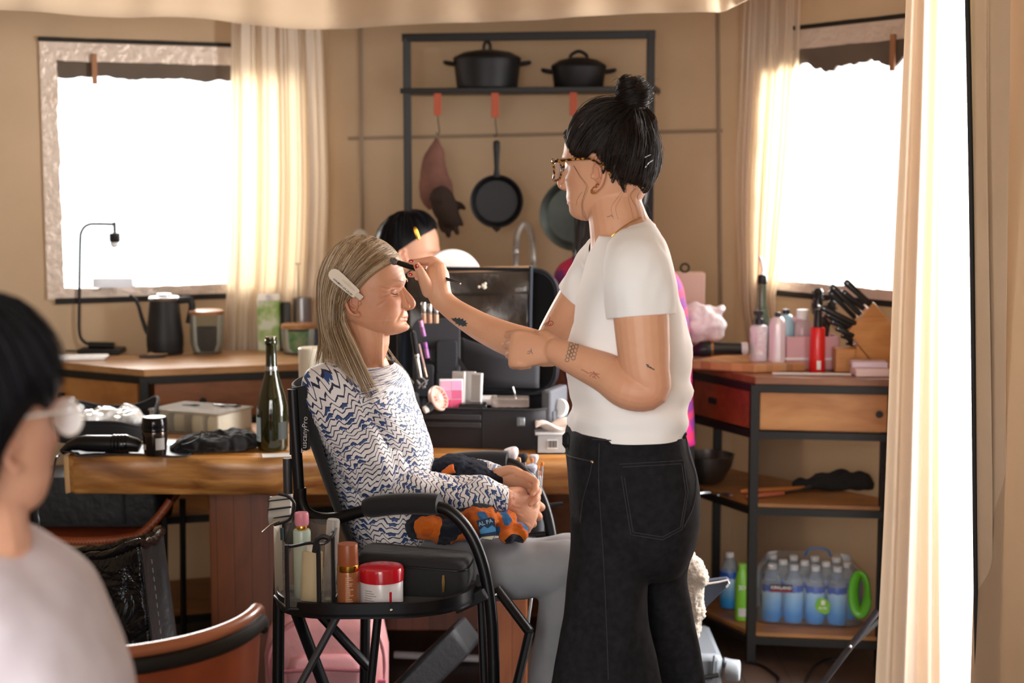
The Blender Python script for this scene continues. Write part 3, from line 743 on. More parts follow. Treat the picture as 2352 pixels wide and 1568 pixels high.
# trousers and shoes
b = B(); wt = wrk(.010, 10, 1.0)
hn, kn, an = P(905, 1312, 3.54), P(1300, 1306, 3.50), P(1262, 1700, 3.56)
hf, kf, af = P(920, 1300, 3.76), P(1330, 1284, 3.72), P(1300, 1660, 3.74)
an.z = af.z = .24
for h_, k_, a_ in ((hn, kn, an), (hf, kf, af)):
    r_, u_ = limb_rings([(*h_, .088), (*(h_.lerp(k_, .35)), .078), (*(h_.lerp(k_, .75)), .064), (*(k_ + Vector((.012, 0, -.004))), .061), (*(k_.lerp(a_, .2) + Vector((.012, 0, 0))), .060), (*(k_.lerp(a_, .55)), .060), (*a_, .058), (*(a_ + Vector((0, 0, -.02))), .056)], 8, 40, 1.0, wt)
    b.loft(r_)
    b.ball(h_, .088, 20)
rr, _ = cut_ring([(800, 990, 1235, 0, .165), (800, 1010, 1290, 0, .180), (815, 1000, 1350, 0, .160), (860, 960, 1378, 0, .10)], W_Y, .1, 32, 2.4, 4); b.loft(rr)
me = remesh(b, .007, 3, .6); from_mesh('trousers', me, GREYPANT, t)
for a_ in (an, af):
    b = B(); limb(b, [(a_.x - .03, a_.y, a_.z - .07, .036), (a_.x + .06, a_.y - .01, a_.z - .085, .038), (a_.x + .16, a_.y - .02, a_.z - .098, .030)], 4, 16); obj('shoe', b, mat('white_shoe', 'd8d4cf', .5), t)
# beige section clip in the grey hair
CLIP = mat('beige_clip', 'ddcfbd', .4)
ct_ = thing('hair_clip', 'flat beige hair clip pinned in the grey hair above the ear', 'hair clip', P(795, 650, 3.50))
xa = (P(826, 682, 3.522) - P(758, 622, 3.515)).normalized(); MC = frame(xa, Vector((.05, -1, .25))); MC.translation = P(758, 622, 3.517)
b = B(MC); pr = [(0, .004), (.004, .0105), (.012, .0140), (.030, .0140), (.060, .0125), (.076, .0115), (.080, .0095)]
pl = [(x, y) for x, y in pr] + [(x, -y) for x, y in pr[::-1]]
b.prism(pl, -.001, .0015); obj('clip_plate', b, CLIP, ct_, bevel=.0006)
b = B(MC); b.box(.078, .094, -.006, .006, -.0012, .004); obj('clip_spring', b, mat('beige_clip_dark', 'cdbfab', .45), ct_, bevel=.001)
text('clip_lettering', 'ARTIST KIT COMPANY', mat('black_print', '17120f', .6), ct_, MC @ TR((.045, -.0078, .0017), math.pi), .0056, bold=True)
b = B(MC); b.prism([(.052 + .019 * math.copysign(abs(math.cos(a)) ** .5, math.cos(a)), .0035 + .0030 * math.copysign(abs(math.sin(a)) ** .8, math.sin(a))) for a in [i * .2618 for i in range(24)]], .0015, .0018); obj('slot_outline', b, mat('beige_clip_line', 'd2c3ae', .5), ct_)
# ================================================================ 2. standing makeup artist
A_Y = 3.2
TEE = mat('white_jersey', 'f6f3f1', .8, bmp=(900, .12, .0006), sheen=.1)
DENIM = mat('black_denim', '18171a', .9, var=('222125', 60), bmp=(700, .3, .0008), spec=.2)
STITCH = mat('denim_stitch', '312f33', .8)
ha = P(1397, 376, 3.22)
fw_a = Vector((-math.cos(R_(27)), math.sin(R_(27)), -.05))
MA = headM(ha, fw_a, (-.05, 0, 1), .985)
t = thing('person', 'standing person in white tee and black jeans with dark hair bun, holding a brush out', 'person', (P(1440, 985, A_Y).x, A_Y, 0)); PA = t
b = B(); head_shell(b, MA, 1.0, 1.05)
limb(b, [(*(MA @ Vector((-.030, 0, -.035))), .054), (*P(1411, 455, 3.21), .055), (*P(1421, 512, 3.20), .061), (*P(1438, 566, 3.20), .075)], 5, 24)
sA, eA, wA = P(1462, 600, 3.03), P(1486, 898, 3.00), P(1276, 806, 3.10)
sB, eB, wB = P(1385, 600, 3.36), P(1262, 797, 3.42), P(1014, 686, 3.53)
rr, _ = cut_ring([(1385, 1500, 548, 0, .10), (1362, 1535, 600, 0, .15), (1330, 1560, 700, 0, .14), (1322, 1565, 820, 0, .125), (1330, 1560, 960, 0, .13), (1330, 1570, 1080, 0, .15)], A_Y, .1, 32, 2.3, 3); b.loft(rr)
limb(b, [(*(sA + Vector((0, .035, -.02))), .046), (*(sA.lerp(eA, .2)), .054), (*(sA.lerp(eA, .5)), .0535), (*(sA.lerp(eA, .82)), .0485), (*(eA + Vector((.004, 0, .004))), .0405), (*(eA + Vector((-.035, .004, .004))), .0410), (*(eA.lerp(wA, .42)), .0400), (*(eA.lerp(wA, .72)), .0330), (*wA, .0265)], 5, 22)
limb(b, [(*(sB + Vector((0, -.03, -.02))), .042), (*(sB.lerp(eB, .2)), .047), (*(sB.lerp(eB, .5)), .047), (*(sB.lerp(eB, .85)), .0425), (*(eB + Vector((0, 0, -.004))), .0395), (*P(1190, 786, 3.44), .0385), (*P(1120, 758, 3.475), .0335), (*P(1066, 727, 3.50), .0285), (*P(1036, 706, 3.52), .0255), (*wB, .0250)], 5, 22)
# near hand: loose fist seen from its back
hand(b, aim(wA, (-.88, .30, .02), (-.26, -.93, .25)), [(.75, 1.05, .7), (.85, 1.1, .7), (.95, 1.15, .7), (1.05, 1.15, .7)], -1, [(.012, .020, -.004, .016), (.036, .032, -.014, .0135), (.058, .026, -.030, .0115), (.074, .012, -.042, .010)], .96, .03)
# far hand pinching the brush: wrist, back of the hand, then each finger from pixel chains
F = lambda px, py, Y, r: (*P(px, py, Y), r)
limb(b, [F(1015, 690, 3.53, .0255), F(1006, 665, 3.535, .029), F(1001, 640, 3.545, .031), F(1002, 622, 3.56, .025)], 5, 20)
limb(b, [F(1008, 655, 3.56, .025), F(1012, 630, 3.575, .020), F(1010, 618, 3.58, .014)], 4, 16)
limb(b, [F(985, 668, 3.52, .0165), F(975, 645, 3.508, .0140), F(968, 629, 3.502, .0115), F(963, 619, 3.502, .0100), F(957, 609, 3.505, .0080)], 5, 14)          # thumb
limb(b, [F(1010, 620, 3.56, .0150), F(1001, 604, 3.56, .0118), F(991, 598, 3.555, .0100), F(972, 600, 3.55, .0088), F(955, 602, 3.545, .0080), F(943, 601.5, 3.545, .0062)], 5, 14)   # index
limb(b, [F(1016, 632, 3.60, .0140), F(1004, 612, 3.605, .0112), F(985, 612, 3.60, .0098), F(962, 622, 3.585, .0090), F(948, 629, 3.575, .0082), F(941, 631, 3.572, .0060)], 5, 14)    # middle
limb(b, [F(1018, 642, 3.62, .0130), F(1006, 626, 3.63, .0105), F(986, 626, 3.625, .0092), F(970, 634, 3.61, .0085), F(958, 638, 3.60, .0062)], 5, 14)
limb(b, [F(1019, 652, 3.62, .0115), F(1008, 640, 3.635, .0092), F(992, 638, 3.635, .0082), F(978, 643, 3.625, .0062)], 5, 14)
me = remesh(b, .0022, 1, .5)
def afix(co, me):
    co = dent(co, me, MA, [((.096, -.0235, -.0718), (.096, .0235, -.0718), .0022, .0018)])
    v = blush_of(co, MA, .8, .25, .45, .3)
    for c, r in ((P(1180, 800, 3.06), .03), (P(1488, 925, 2.97), .035), (P(985, 605, 3.55), .02)): v += .30 * np.exp(-(((co - np.array(c)) / r) ** 2).sum(1) / 2)
    set_blush(me, v); return co
BA = from_mesh('body', me, SKIN_A, t, fn=afix)
bpy.context.view_layer.update()
tree_me = BA.data; org_a = root_org(t)
BV = BVHTree.FromPolygons([v.co + org_a for v in tree_me.vertices], [p.vertices[:] for p in tree_me.polygons])
def onskin(px, py, off=.0004):
    d = ray(px, py).normalized(); h = BV.ray_cast(cam.location, d); return None if h[0] is None else h[0] + h[1] * off
# nails
def nail(px, py, w_, h_, ang, m):
    c = onskin(px, py, .0004)
    if c is None: return
    nrm = BV.find_nearest(c)[1]; M = frame(Vector((math.cos(ang), 0, math.sin(ang))), nrm); M.translation = c; b = B(M); b.ball((0, 0, 0), (w_, h_, .0012), 14); obj('fingernail', b, m, t)
nail(957.5, 612, .0062, .0045, 1.9, NAIL); nail(945, 599.5, .0058, .0036, 2.9, NAIL); nail(943, 630, .0052, .0036, 2.9, NAIL)
# tattoos: ink drawn on the skin
INK = mat('tattoo_ink', '3c4347', .55); INKR = mat('tattoo_red_ink', 'a93a34', .55); INKF = mat('tattoo_faded_ink', '6f6560', .55); INKP = mat('tattoo_pink_ink', 'b06a5e', .55)
def ink_lines(name, lines, wpx, m, label=None):
    b = B()
    for ln in lines:
        ln = cat(ln, 4) if len(ln) > 2 else np.array(ln, float); pts = [onskin(x, y, .0003) for x, y in ln]; pts = [p for p in pts if p is not None]
        if len(pts) > 1: b.tube(pts, wpx / 1130 / 2, 5)
    if b.v: obj(name, b, m, t, label=label)
def ink_fill(name, poly, c, m, label):
    b = B(); ps = []
    for f in (0.0, .25, .5, .75, 1.0):
        ps.append([onskin(c[0] + (x - c[0]) * max(f, .02), c[1] + (y - c[1]) * max(f, .02), .0006) for x, y in poly])
    if any(p is None for r in ps for p in r): return
    b.loft(ps, False); obj(name, b, m, t, label=label, solid=.0003)
leaf = [(1036, 730), (1042, 731), (1047, 729), (1050, 732), (1056, 729), (1058, 733), (1064, 731), (1065, 736), (1071, 736), (1070, 740), (1075, 743), (1070, 745), (1073, 749), (1067, 748), (1063, 750), (1060, 746), (1054, 748), (1053, 744), (1047, 743), (1046, 739), (1041, 736)]
ink_fill('tattoo', leaf, (1056, 739), INK, 'dark leaf shaped tattoo on the forearm')
hexes = []
for r_ in range(2):
    for k in range(5):
        cx, cy = 1303 + r_ * 15 + k * 2.2 - r_ * 1.0, 826 - k * 8.6 - r_ * 4
        hexes.append([(cx + 4.6 * math.cos(q * 1.0472 + .2), cy + 4.6 * math.sin(q * 1.0472 + .2)) for q in range(7)])
for k in range(3):
    cx, cy = 1311.5 + k * 2.2, 815 - k * 9; hexes.append([(cx + 4.4 * math.cos(q * 1.0472), cy + 4.4 * math.sin(q * 1.0472)) for q in range(7)])
ink_lines('tattoo', hexes, 1.5, INKF, 'honeycomb tattoo above the wrist')
ink_lines('tattoo', [[(1335, 848), (1345, 853), (1352, 858)]] + [[(1362 + 9 * math.cos(a), 860 + 8 * math.sin(a)), (1362 + 5 * math.cos(a + .6), 860 + 5 * math.sin(a + .6)), (1372 + 6 * math.cos(a + 2), 864 + 7 * math.sin(a + 2))] for a in (0, 1.2, 2.4, 3.6, 4.9)], 1.8, INKP, 'faded pink flower tattoo on the forearm')
ink_lines('tattoo', [[(1212, 808), (1219, 805), (1217, 811), (1211, 812)], [(1220, 800), (1221, 808), (1224, 813)]], 1.3, INKF, 'small line tattoo on the back of the hand')
ink_lines('tattoo', [[(1484, 837), (1490, 839)], [(1486, 841), (1496, 844)], [(1491, 843), (1503, 849)]], 2.6, INK, 'short dark tattoo above the elbow')
ink_lines('tattoo', [[(1249, 745), (1256, 741), (1266, 737), (1271, 741), (1268, 746), (1258, 748)], [(1252, 749), (1257, 743), (1262, 740)], [(1262, 727), (1263, 733), (1260, 739)], [(1256, 748), (1261, 742)], [(1262, 748), (1266, 742)]], 1.5, INKR, 'red outline tattoo on the upper arm')
ink_lines('tattoo', [[(1394, 498), (1400, 497), (1404, 494), (1407, 499)]], 1.4, INKF, 'small tattoo on the neck')
# white tee: trunk and sleeves
b = B(); wa = wrk(.010, 9, 5.0, (1, 1, 1.5))
def teed(p, t_):
    f = min(1, max(.05, (P(0, 560, A_Y).z - p.z) * 5)); zz = (p.z - 1.0) / .62
    return (wa(p) * f + .004 * math.sin(p.z * 95 + 3 * math.sin(t_)) * math.exp(-((p.z - 1.05) / .05) ** 2))
tr = [(1387, 1492, 516, 0, .072), (1374, 1512, 532, 0, .105), (1364, 1528, 556, 0, .155), (1348, 1542, 600, 0, .185), (1330, 1556, 660, 0, .178), (1314, 1574, 740, 0, .160), (1301, 1585, 815, 0, .155), (1303, 1586, 870, 0, .158), (1308, 1582, 930, 0, .165), (1306, 1578, 975, 0, .172), (1307, 1576, 988, 0, .172)]
r_, u_ = cut_ring(tr, A_Y, .1, 72, 2.3, 6, teed)
for i in range(8):                              # the neckline dips to the front
    for p in r_[i]: p.z += (-.030 if p.x < P(1440, 500, A_Y).x else .012) * max(0, (1 - i / 8)) * min(1, abs(p.x - P(1440, 500, A_Y).x) / .045)
b.loft(r_, False, uv=u_)
ws = wrk(.010, 12, 1.0)
def tee_sleeve(s_, e_, k, r):
    q = [(*(s_ + Vector((0, .075 * k, .022))), r[0]), (*(s_ + Vector((0, .028 * k, .006))), r[1]), (*(s_.lerp(e_, .15)), r[2]), (*(s_.lerp(e_, .40)), r[3]), (*(s_.lerp(e_, .41)), r[3] - .004), (*(s_.lerp(e_, .36)), r[3] - .006)]
    r_, u_ = limb_rings(q, 8, 56, 1.0, ws); b.loft(r_, False, uv=u_)
tee_sleeve(sA, eA, 1, (.044, .060, .066, .064)); tee_sleeve(sB, eB, -1, (.040, .054, .058, .057))
obj('tee', b, TEE, t, ang=180)
# high waisted wide black jeans
b = B(); rng = random.Random(2)
def folds(p, t_):
    return .008 * fbm((p.x * 1.0, p.y, p.z * .35), 9, 3)
hp = [(1303, 1576, 978, 0, .160), (1299, 1578, 992, 0, .164), (1296, 1586, 1020, 0, .170), (1298, 1600, 1065, 0, .178), (1302, 1611, 1120, 0, .182), (1306, 1612, 1175, 0, .180), (1310, 1604, 1230, 0, .172), (1310, 1588, 1275, 0, .150), (1316, 1570, 1310, 0, .11)]
rr, _ = cut_ring(hp, A_Y, .1, 64, 2.35, 6, folds); b.loft(rr)
def leg_fold(sd):
    def f(p, t_):
        k = min(1, max(0, (.78 - p.z) * 3)); return k * (.014 * math.sin(3 * t_ + sd + p.z * 5) + .010 * math.sin(5 * t_ + sd * 2 - p.z * 9) + .014 * fbm((p.x, p.y, p.z * .5), 10))
    return f
nl = [(1308, 1530, 1180, -.06, .10), (1308, 1506, 1270, -.06, .105), (1300, 1490, 1340, -.06, .105), (1290, 1488, 1420, -.06, .105), (1274, 1500, 1520, -.06, .11), (1256, 1516, 1640, -.06, .115), (1238, 1528, 1800, -.06, .12), (1226, 1534, 2085, -.06, .125)]
fl_ = [(1400, 1606, 1180, .08, .09), (1420, 1596, 1250, .09, .095), (1440, 1580, 1310, .10, .10), (1450, 1586, 1380, .11, .10), (1462, 1600, 1460, .12, .10), (1474, 1611, 1568, .12, .105), (1486, 1620, 1720, .12, .11), (1496, 1628, 1975, .12, .115)]
for rows, sd in ((nl, .4), (fl_, 2.0)):
    r_, u_ = cut_ring(rows, A_Y, .1, 64, 2.2, 8, leg_fold(sd)); b.loft(r_)
me = remesh(b, .0045, 3, .5)
JE = from_mesh('jeans', me, DENIM, t)
BVJ = BVHTree.FromPolygons([v.co + org_a for v in JE.data.vertices], [p.vertices[:] for p in JE.data.polygons])
def onjean(px, py, off=.0015):
    h = BVJ.ray_cast(cam.location, ray(px, py).normalized()); return None if h[0] is None else h[0] + h[1] * off
def jl(name, ln, r, m=STITCH, flat=1.0, k=5):
    pts = [onjean(x, y) for x, y in (cat(ln, k) if len(ln) > 2 else [(ln[0][0] + (ln[1][0] - ln[0][0]) * f / 8, ln[0][1] + (ln[1][1] - ln[0][1]) * f / 8) for f in range(9)])]; pts = [p for p in pts if p is not None]
    b = B(); b.tube(pts, r, 6); return obj(name, b, m, t)
def jpatch(name, poly, m, th=.0022):           # a panel sewn on the denim
    cx, cy = np.mean(poly, axis=0); b = B(); rings = []
    e = []
    for i in range(len(poly)):
        p, q = np.array(poly[i], float), np.array(poly[(i + 1) % len(poly)], float)
        for f in range(8): e.append(p + (q - p) * f / 8)
    for f in (.02, .3, .6, .85, 1.0): rings.append([onjean(cx + (x - cx) * f, cy + (y - cy) * f, .0014) for x, y in e])
    rings.append([onjean(cx + (x - cx) * 1.005, cy + (y - cy) * 1.005, -.001) for x, y in e])
    b.loft(rings, False); o = obj(name, b, m, t); return o
bpk = [(1421, 1064), (1569, 1056), (1580, 1130), (1566, 1216), (1522, 1240), (1448, 1228)]
jpatch('back_pocket', bpk, DENIM)
def inset(poly, k): 
    c = np.mean(poly, axis=0); return [tuple(c + (np.array(p) - c) * k) for p in poly]
for k in (.985, .91):
    q = inset(bpk, k); q = q + [q[0]]; pts = []
    for i in range(len(q) - 1): pts += [(q[i][0] + (q[i + 1][0] - q[i][0]) * f / 6, q[i][1] + (q[i + 1][1] - q[i][1]) * f / 6) for f in range(6)]
    jl('pocket_stitch', pts, .0009, k=1)
jl('pocket_edge', [(1297, 1033), (1306, 1046), (1330, 1053), (1362, 1059)], .0016)
jl('pocket_edge', [(1362, 1060), (1356, 1090), (1348, 1118), (1340, 1150), (1334, 1200)], .0009)
jl('yoke_seam', [(1362, 1009), (1430, 1013), (1500, 1008), (1574, 1002)], .0014)
jl('back_seam', [(1574, 1004), (1584, 1050), (1598, 1100), (1592, 1160), (1570, 1210)], .0012)
jl('side_seam', [(1378, 1000), (1376, 1100), (1384, 1240), (1392, 1400), (1398, 1560)], .0010)
b = B(); c = onjean(1362, 1061, .001); b.ball(c, .0042, 12); obj('rivet', b, mat('rivet_metal', 'b9a58c', .3, 1), t)
def loop(px, py, w_, h_):
    b = B(); pts = [onjean(px + dx, py + dy, o_) for dx, dy, o_ in ((0, -h_, .001), (0, -h_ * .6, .006), (0, h_ * .6, .006), (0, h_, .001))]; pts = [p for p in pts if p]
    if len(pts) > 2: b.tube(pts, w_, 8, flat=.3); obj('belt_loop', b, DENIM, t)
loop(1304, 1010, .007, 16); loop(1418, 1000, .007, 16); loop(1566, 992, .006, 14)
for c_, d in ((P(1370, 2060, A_Y - .06), -.08), (P(1555, 1960, A_Y + .12), -.06)):
    b = B(); limb(b, [(c_.x + .06, c_.y, .040, .036), (c_.x - .04, c_.y, .036, .038), (c_.x - .13, c_.y + .02, .030, .028)], 4, 16); obj('shoe', b, mat('black_shoe', '1a191b', .5), t)
# hair: swept up into a topknot
LA = lambda x, y, z: MA @ Vector((x, y, z))
hl = [(.090, 0, .076), (.077, .040, .063), (.054, .066, .030), (.029, .076, .014), (.008, .083, .016), (-.008, .086, .025), (-.026, .086, .004), (-.042, .080, -.016), (-.060, .060, -.038), (-.084, 0, -.046)]
hl = [Vector(p) for p in cat(hl, 6)]; NB = len(hl)
bunc = Vector((-.062, 0, .128))
def scalp(u, tt, side, lift=1.0):
    x = u * (NB - 1); k = min(int(x), NB - 2); r = hl[k] + (hl[k + 1] - hl[k]) * (x - k); r = Vector((r.x, r.y * side, r.z))
    e = bunc + Vector((.016 * math.cos(u * 6.28), .016 * side * math.sin(u * 3.14), -.020)); p = r.lerp(e, tt)
    q = Vector(((p.x + .008) / .1075, p.y / .0875, (p.z - .002) / .1235)); l = q.length; k = (1.0 + .028 * math.sin(min(1, tt * 1.15) * math.pi) * lift) * (1 - 1.9 * max(0, .02 - p.z))
    if l < k and l > 1e-4: p = Vector((q.x / l * .1075 * k - .008, q.y / l * .0875 * k, q.z / l * .1235 * k + .002))
    return MA @ p
b = B()
for sd in (1, -1): b.sheet(lambda u, v, sd=sd: scalp(u, v, sd, .15), 40, 24)
b2 = B(MA); b2.ball(bunc + Vector((0, 0, .008)), (.029, .030, .034), 20); b.add(b2.v, b2.f); b.uv = {}
obj('hair_underlayer', b, mat('hair_matte_dark', '17100d', .95, spec=.08), t, ang=180)
b = B()
for sd in (1, -1): strands(b, lambda u, t_, sd=sd: scalp(u, t_ * 1.02 + .07 * (1 - t_) * (math.sin(u * 977) * .5 + .1), sd, 1.1), 1000 if sd == 1 else 350, 21 + sd, .0007, 12, .0085, 1.0, (0, .95))
def bunp(u, t_):
    a = u * 6.283 + t_ * 4.2; bt = -.95 + 2.4 * ((u * 7.3 + t_ * .45) % 1); r = .030 * math.cos(bt * .8) + .004
    return MA @ (bunc + Vector((r * math.cos(a) * .95, r * math.sin(a), .010 + .034 * math.sin(bt))))
strands(b, bunp, 420, 31, .0008, 10, .0035, .9, (0, .9))
def messy(u, t_): return scalp(.62 + .36 * u, -.08 + .55 * t_, 1, 1.5) + Vector((0, 0, .010 * math.sin(u * 23 + t_ * 5)))
strands(b, messy, 300, 44, .0006, 12, .012, .9, (.2, 1))
def tail(u, t_): return MA @ (bunc + Vector((-.006 - .022 * math.sin(t_ * 3) - .02 * t_, .02 * math.sin(u * 6 + t_ * 2), -.012 - .075 * t_ + .01 * u)))
strands(b, tail, 160, 33, .0007, 10, .004, .8, (.2, 1))
rng = random.Random(5)
for i in range(44):                            # flyaways round the knot and the nape
    a = rng.uniform(0, 6.28); s0 = bunc + Vector((.024 * math.cos(a), .024 * math.sin(a), rng.uniform(-.01, .045))); d = Vector((math.cos(a), math.sin(a), rng.uniform(-.3, 1.0))) * rng.uniform(.01, .03)
    b.tube([MA @ (s0 + d * q + Vector((0, 0, -.012 * q * q))) for q in (0, .33, .66, 1, 1.25)], .00028, 3, att=rng.uniform(.5, 1))
for px0 in ([(1319, 380), (1334, 405), (1350, 428), (1343, 452), (1338, 470), (1344, 495), (1350, 506)], [(1322, 384), (1332, 402), (1346, 420)], [(1340, 440), (1330, 455), (1326, 470)], [(1349, 430), (1341, 460), (1340, 490), (1346, 520)]):
    for k in range(2 if len(px0) > 5 else 1): b.tube([(onskin(x + (k * 3.2 - 2) * min(1, (y - 370) / 60), y, .0016) or P(x, y, 3.15)) for x, y in cat(px0, 5)], .00022, 3, att=.45 + .12 * k)
for k in range(9):                            # loose nape wisps
    x0 = rng.uniform(1410, 1486); e = rng.uniform(-16, 16)
    b.tube([(onskin(x, y, .003) or P(x, y, 3.20)) for x, y in cat([(x0, 432), (x0 - 10 + e * .4, 452), (x0 - (24 if x0 < 1450 else -4) + e, 478), (x0 - (18 if x0 < 1450 else -10) + e, 504)], 4)], .0002, 3, att=rng.uniform(.3, 1))
b.uv = {}
obj('hair', b, HAIR_D, t, ang=180)
b = B()
for q in ([(1480, 362), (1488, 358), (1495, 355)], [(1482, 384), (1490, 374), (1500, 367)]):
    b = B(); b.tube([P(x, y, 3.135) for x, y in q], .0011, 6); obj('hairpin', b, CHROME, t)
b = B(); b.tube([MA @ (bunc + Vector((.024 * math.cos(a), .024 * math.sin(a), -.020))) for a in [i * .3142 for i in range(20)]], .0022, 6, closed=True); obj('hair_tie', b, mat('beige_hair_tie', 'c7a98c', .6), t)
# tortoiseshell glasses worn on the face
m, nt, bs = base('tortoiseshell'); v = coords(nt, 'Object')
nt.links.new(ramp(nt, nz(nt, v, 150, 1), [(.42, C('1d120b')), (.52, C('5c3315')), (.6, C('c48a45'))]), bs.inputs['Base Color']); bs.inputs['Roughness'].default_value = .15
TORT = m
gl = thing('glasses', 'tortoiseshell glasses worn by the person in the white tee', 'glasses', MA @ Vector((.1, 0, 0)))
def rim(s, k): return [MA @ Vector((.1065 - .010 * abs(math.cos(a)) ** 2 * (1 if math.cos(a) > 0 else .15), s * (.034 + k * .0255 * math.copysign(abs(math.cos(a)) ** .75, math.cos(a))), -.006 + k * .0225 * math.copysign(abs(math.sin(a)) ** .75, math.sin(a)))) for a in [i * math.pi / 16 for i in range(32)]]
for s in (1, -1):
    b = B(); b.tube(rim(s, 1), .0024, 8, closed=True); o = obj('rim', b, TORT, gl)
    b = B(); r0 = rim(s, .96); b.add(r0, [tuple(range(32))]); obj('lens', b, GLASS, o)
    b = B(); b.tube([MA @ Vector(p) for p in ((.098, s * .060, .008), (.085, s * .076, .011), (.040, s * .084, .013), (.000, s * .0885, .012), (-.030, s * .088, -.006), (-.040, s * .086, -.020))], [.0035, .003, .0026, .0024, .0024, .0022], 8); obj('temple_arm', b, TORT, gl)
b = B(); b.tube([MA @ Vector(p) for p in ((.1065, .011, -.003), (.110, 0, .001), (.1065, -.011, -.003))], .002, 8); obj('bridge', b, TORT, gl)
er = thing('earring', 'two small gold hoops in the lower ear of the person in the white tee', 'earring', MA @ Vector((-.006, .08, -.05)))
for dx, dz, r in ((-.003, -.052, .0062), (-.010, -.044, .0045), (.001, -.054, .0048)):
    b = B(MA); b.tube([(dx + r * .5 * math.cos(a), .083 + r * .75 * math.cos(a), dz + r * math.sin(a)) for a in [i * .3927 for i in range(16)]], .0011, 6, closed=True); obj('hoop', b, GOLD, er)
b = B()
nk = [P(x, y, Y) for x, y, Y in ((1484, 496, 3.20), (1462, 503, 3.135), (1430, 522, 3.115), (1402, 545, 3.125), (1382, 566, 3.15), (1371, 580, 3.19))]
ff = path(nk)
for i in range(60):
    p = ff(i / 60); q = ff((i + .8) / 60); b.tube([p, (p + q) / 2, q], [.0009, .0016, .0009], 5)
solo('necklace', b, GOLD, 'thin gold chain around the neck of the standing person', 'necklace')
# the brush held to the seated person's brow
br = thing('makeup_brush', 'black tapered makeup brush held to the forehead of the seated person', 'makeup brush', P(985, 625, 3.55))
pa, pb = P(914, 603, 3.560), P(1059, 651.5, 3.515)
f = lambda k: pa.lerp(pb, k)
b = B(); b.tube([f(k) for k in (0, .02, .14, .30, .45, .70, .97, 1.0)], [.0058, .0064, .0068, .0066, .0060, .0042, .0025, .0012], 14); obj('handle', b, mat('gloss_black', '100d0c', .2, coat=.5), br)
b = B(); b.tube([f(.985), f(1.006)], [.0027, .0022], 10); obj('end_cap', b, CHROME, br)
b = B(); d = (pa - pb).normalized(); bl = [pa, pa + d * .006, pa + d * .013 + Vector((0, 0, .001)), pa + d * .017]
b.tube(bl, [.006, .0085, .0085, .003], 14, flat=.75)
for i in range(240):
    a = random.uniform(0, 6.28); q = math.sqrt(random.random()); s_ = Vector((0, math.cos(a), math.sin(a))) * q
    b.tube([pa + s_ * .005, pa + d * .010 + s_ * .009, pa + d * (.021 - .004 * q) + s_ * .0085], [.0004, .0004, .0001], 3)
obj('bristles', b, mat('dark_bristle', '3b2f2b', .6, var=('8d817a', 180)), br)
# ================================================================ FURNITURE
OAK = wood('counter_wood', 'b98a58', '9b6a3c', 'c99c6c', 0, .7, .5)
DRW_L = wood('drawer_wood_light', 'b3793f', 'a0642e', 'c38b50', 0, .8, .45)
DRW_D = wood('drawer_wood_dark', '8a5330', '70401f', '9c6540', 0, .8, .45)
DRW_R = wood('drawer_wood_red', '8f3f20', '6e2c15', 'a4552d', 0, .8, .45)
SHELFW = wood('shelf_wood', 'a5713f', '875a30', 'b7834d', 0, .8, .55)
SLAB = wood('slab_wood', 'dea35c', '9c5c27', '6a3c1a', 0, 1.3, .38, coat=.3)
SLABEND = wood('slab_end', 'ddb583', 'cfa26c', 'b98850', 2, 1.2, .5)
PED = wood('pedestal_wood', '6e3a22', '552a18', '8a4f2d', 2, .9, .4, (0, .05), coat=.3)
LEATH = mat('cognac_leather', 'a4502c', .42, var=('8d4023', 9), bmp=(260, .2, .001), coat=.15)
LEATHD = mat('dark_leather_edge', '2b211e', .4)
def edge_pts(a, b_, n): return [Vector(a).lerp(Vector(b_), i / n) for i in range(n + 1)]
def bar(b, p, q, w_, h_):                       # square tube between two points, top at p.z
    p, q = Vector(p), Vector(q); M = frame(q - p, (0, 0, 1) if abs((q - p).normalized().z) < .9 else (0, 1, 0)); M.translation = p; L = (q - p).length
    o = B(M); o.box(0, L, -w_ / 2, w_ / 2, -h_ / 2, h_ / 2); b.add(o.v, o.f); return b
def cabinet(label, front, back, drawers, shelves, loc, wtop, posts, top=(.875, .90)):
    t = thing('counter', label, 'counter', loc); poly = front + back
    b = B(); b.prism(poly, *top); obj('countertop', b, wtop, t, smooth=False, bevel=.004)
    for z in [.866, .722] + [s - .012 for s in shelves]:
        for i in range(len(front) - 1): b = B(); bar(b, (*front[i], z), (*front[i + 1], z), .026, .022); obj('frame_rail', b, BLK, t, smooth=False)
    for p in posts:
        b = B(); b.box(p[0] - .014, p[0] + .014, p[1] - .014, p[1] + .014, 0, .874); obj('frame_post', b, BLK, t, smooth=False, bevel=.002)
    for s in shelves:
        c = Vector((sum(p[0] for p in poly) / len(poly), sum(p[1] for p in poly) / len(poly))); q = [tuple(c + (Vector(p) - c) * .985) for p in poly]
        b = B(); b.prism(q, s - .004, s + .010); obj('shelf', b, SHELFW, t, smooth=False)
    for (p, q, m, knob) in drawers:
        p, q = Vector((*p, 0)), Vector((*q, 0)); u = (q - p).normalized(); n = Vector((u.y, -u.x, 0)); L = (q - p).length
        M = Matrix((u, -n, Vector((0, 0, 1)))).transposed().to_4x4(); M.translation = p
        b = B(M); b.box(.016, L - .016, -.004, .20, .737, .853); d = obj('drawer', b, m, t, smooth=False, bevel=.002)
        if knob is not None:
            b = B(M); 
            if knob[1] == 'k': b.tube([(L * knob[0], -.004, .795), (L * knob[0], -.016, .795), (L * knob[0], -.026, .795)], [.006, .008, .011], 14)
            else: b.box(L * knob[0] - .018, L * knob[0] + .018, -.012, -.004, .788, .806)
            obj('knob', b, BLK, d)
    return t
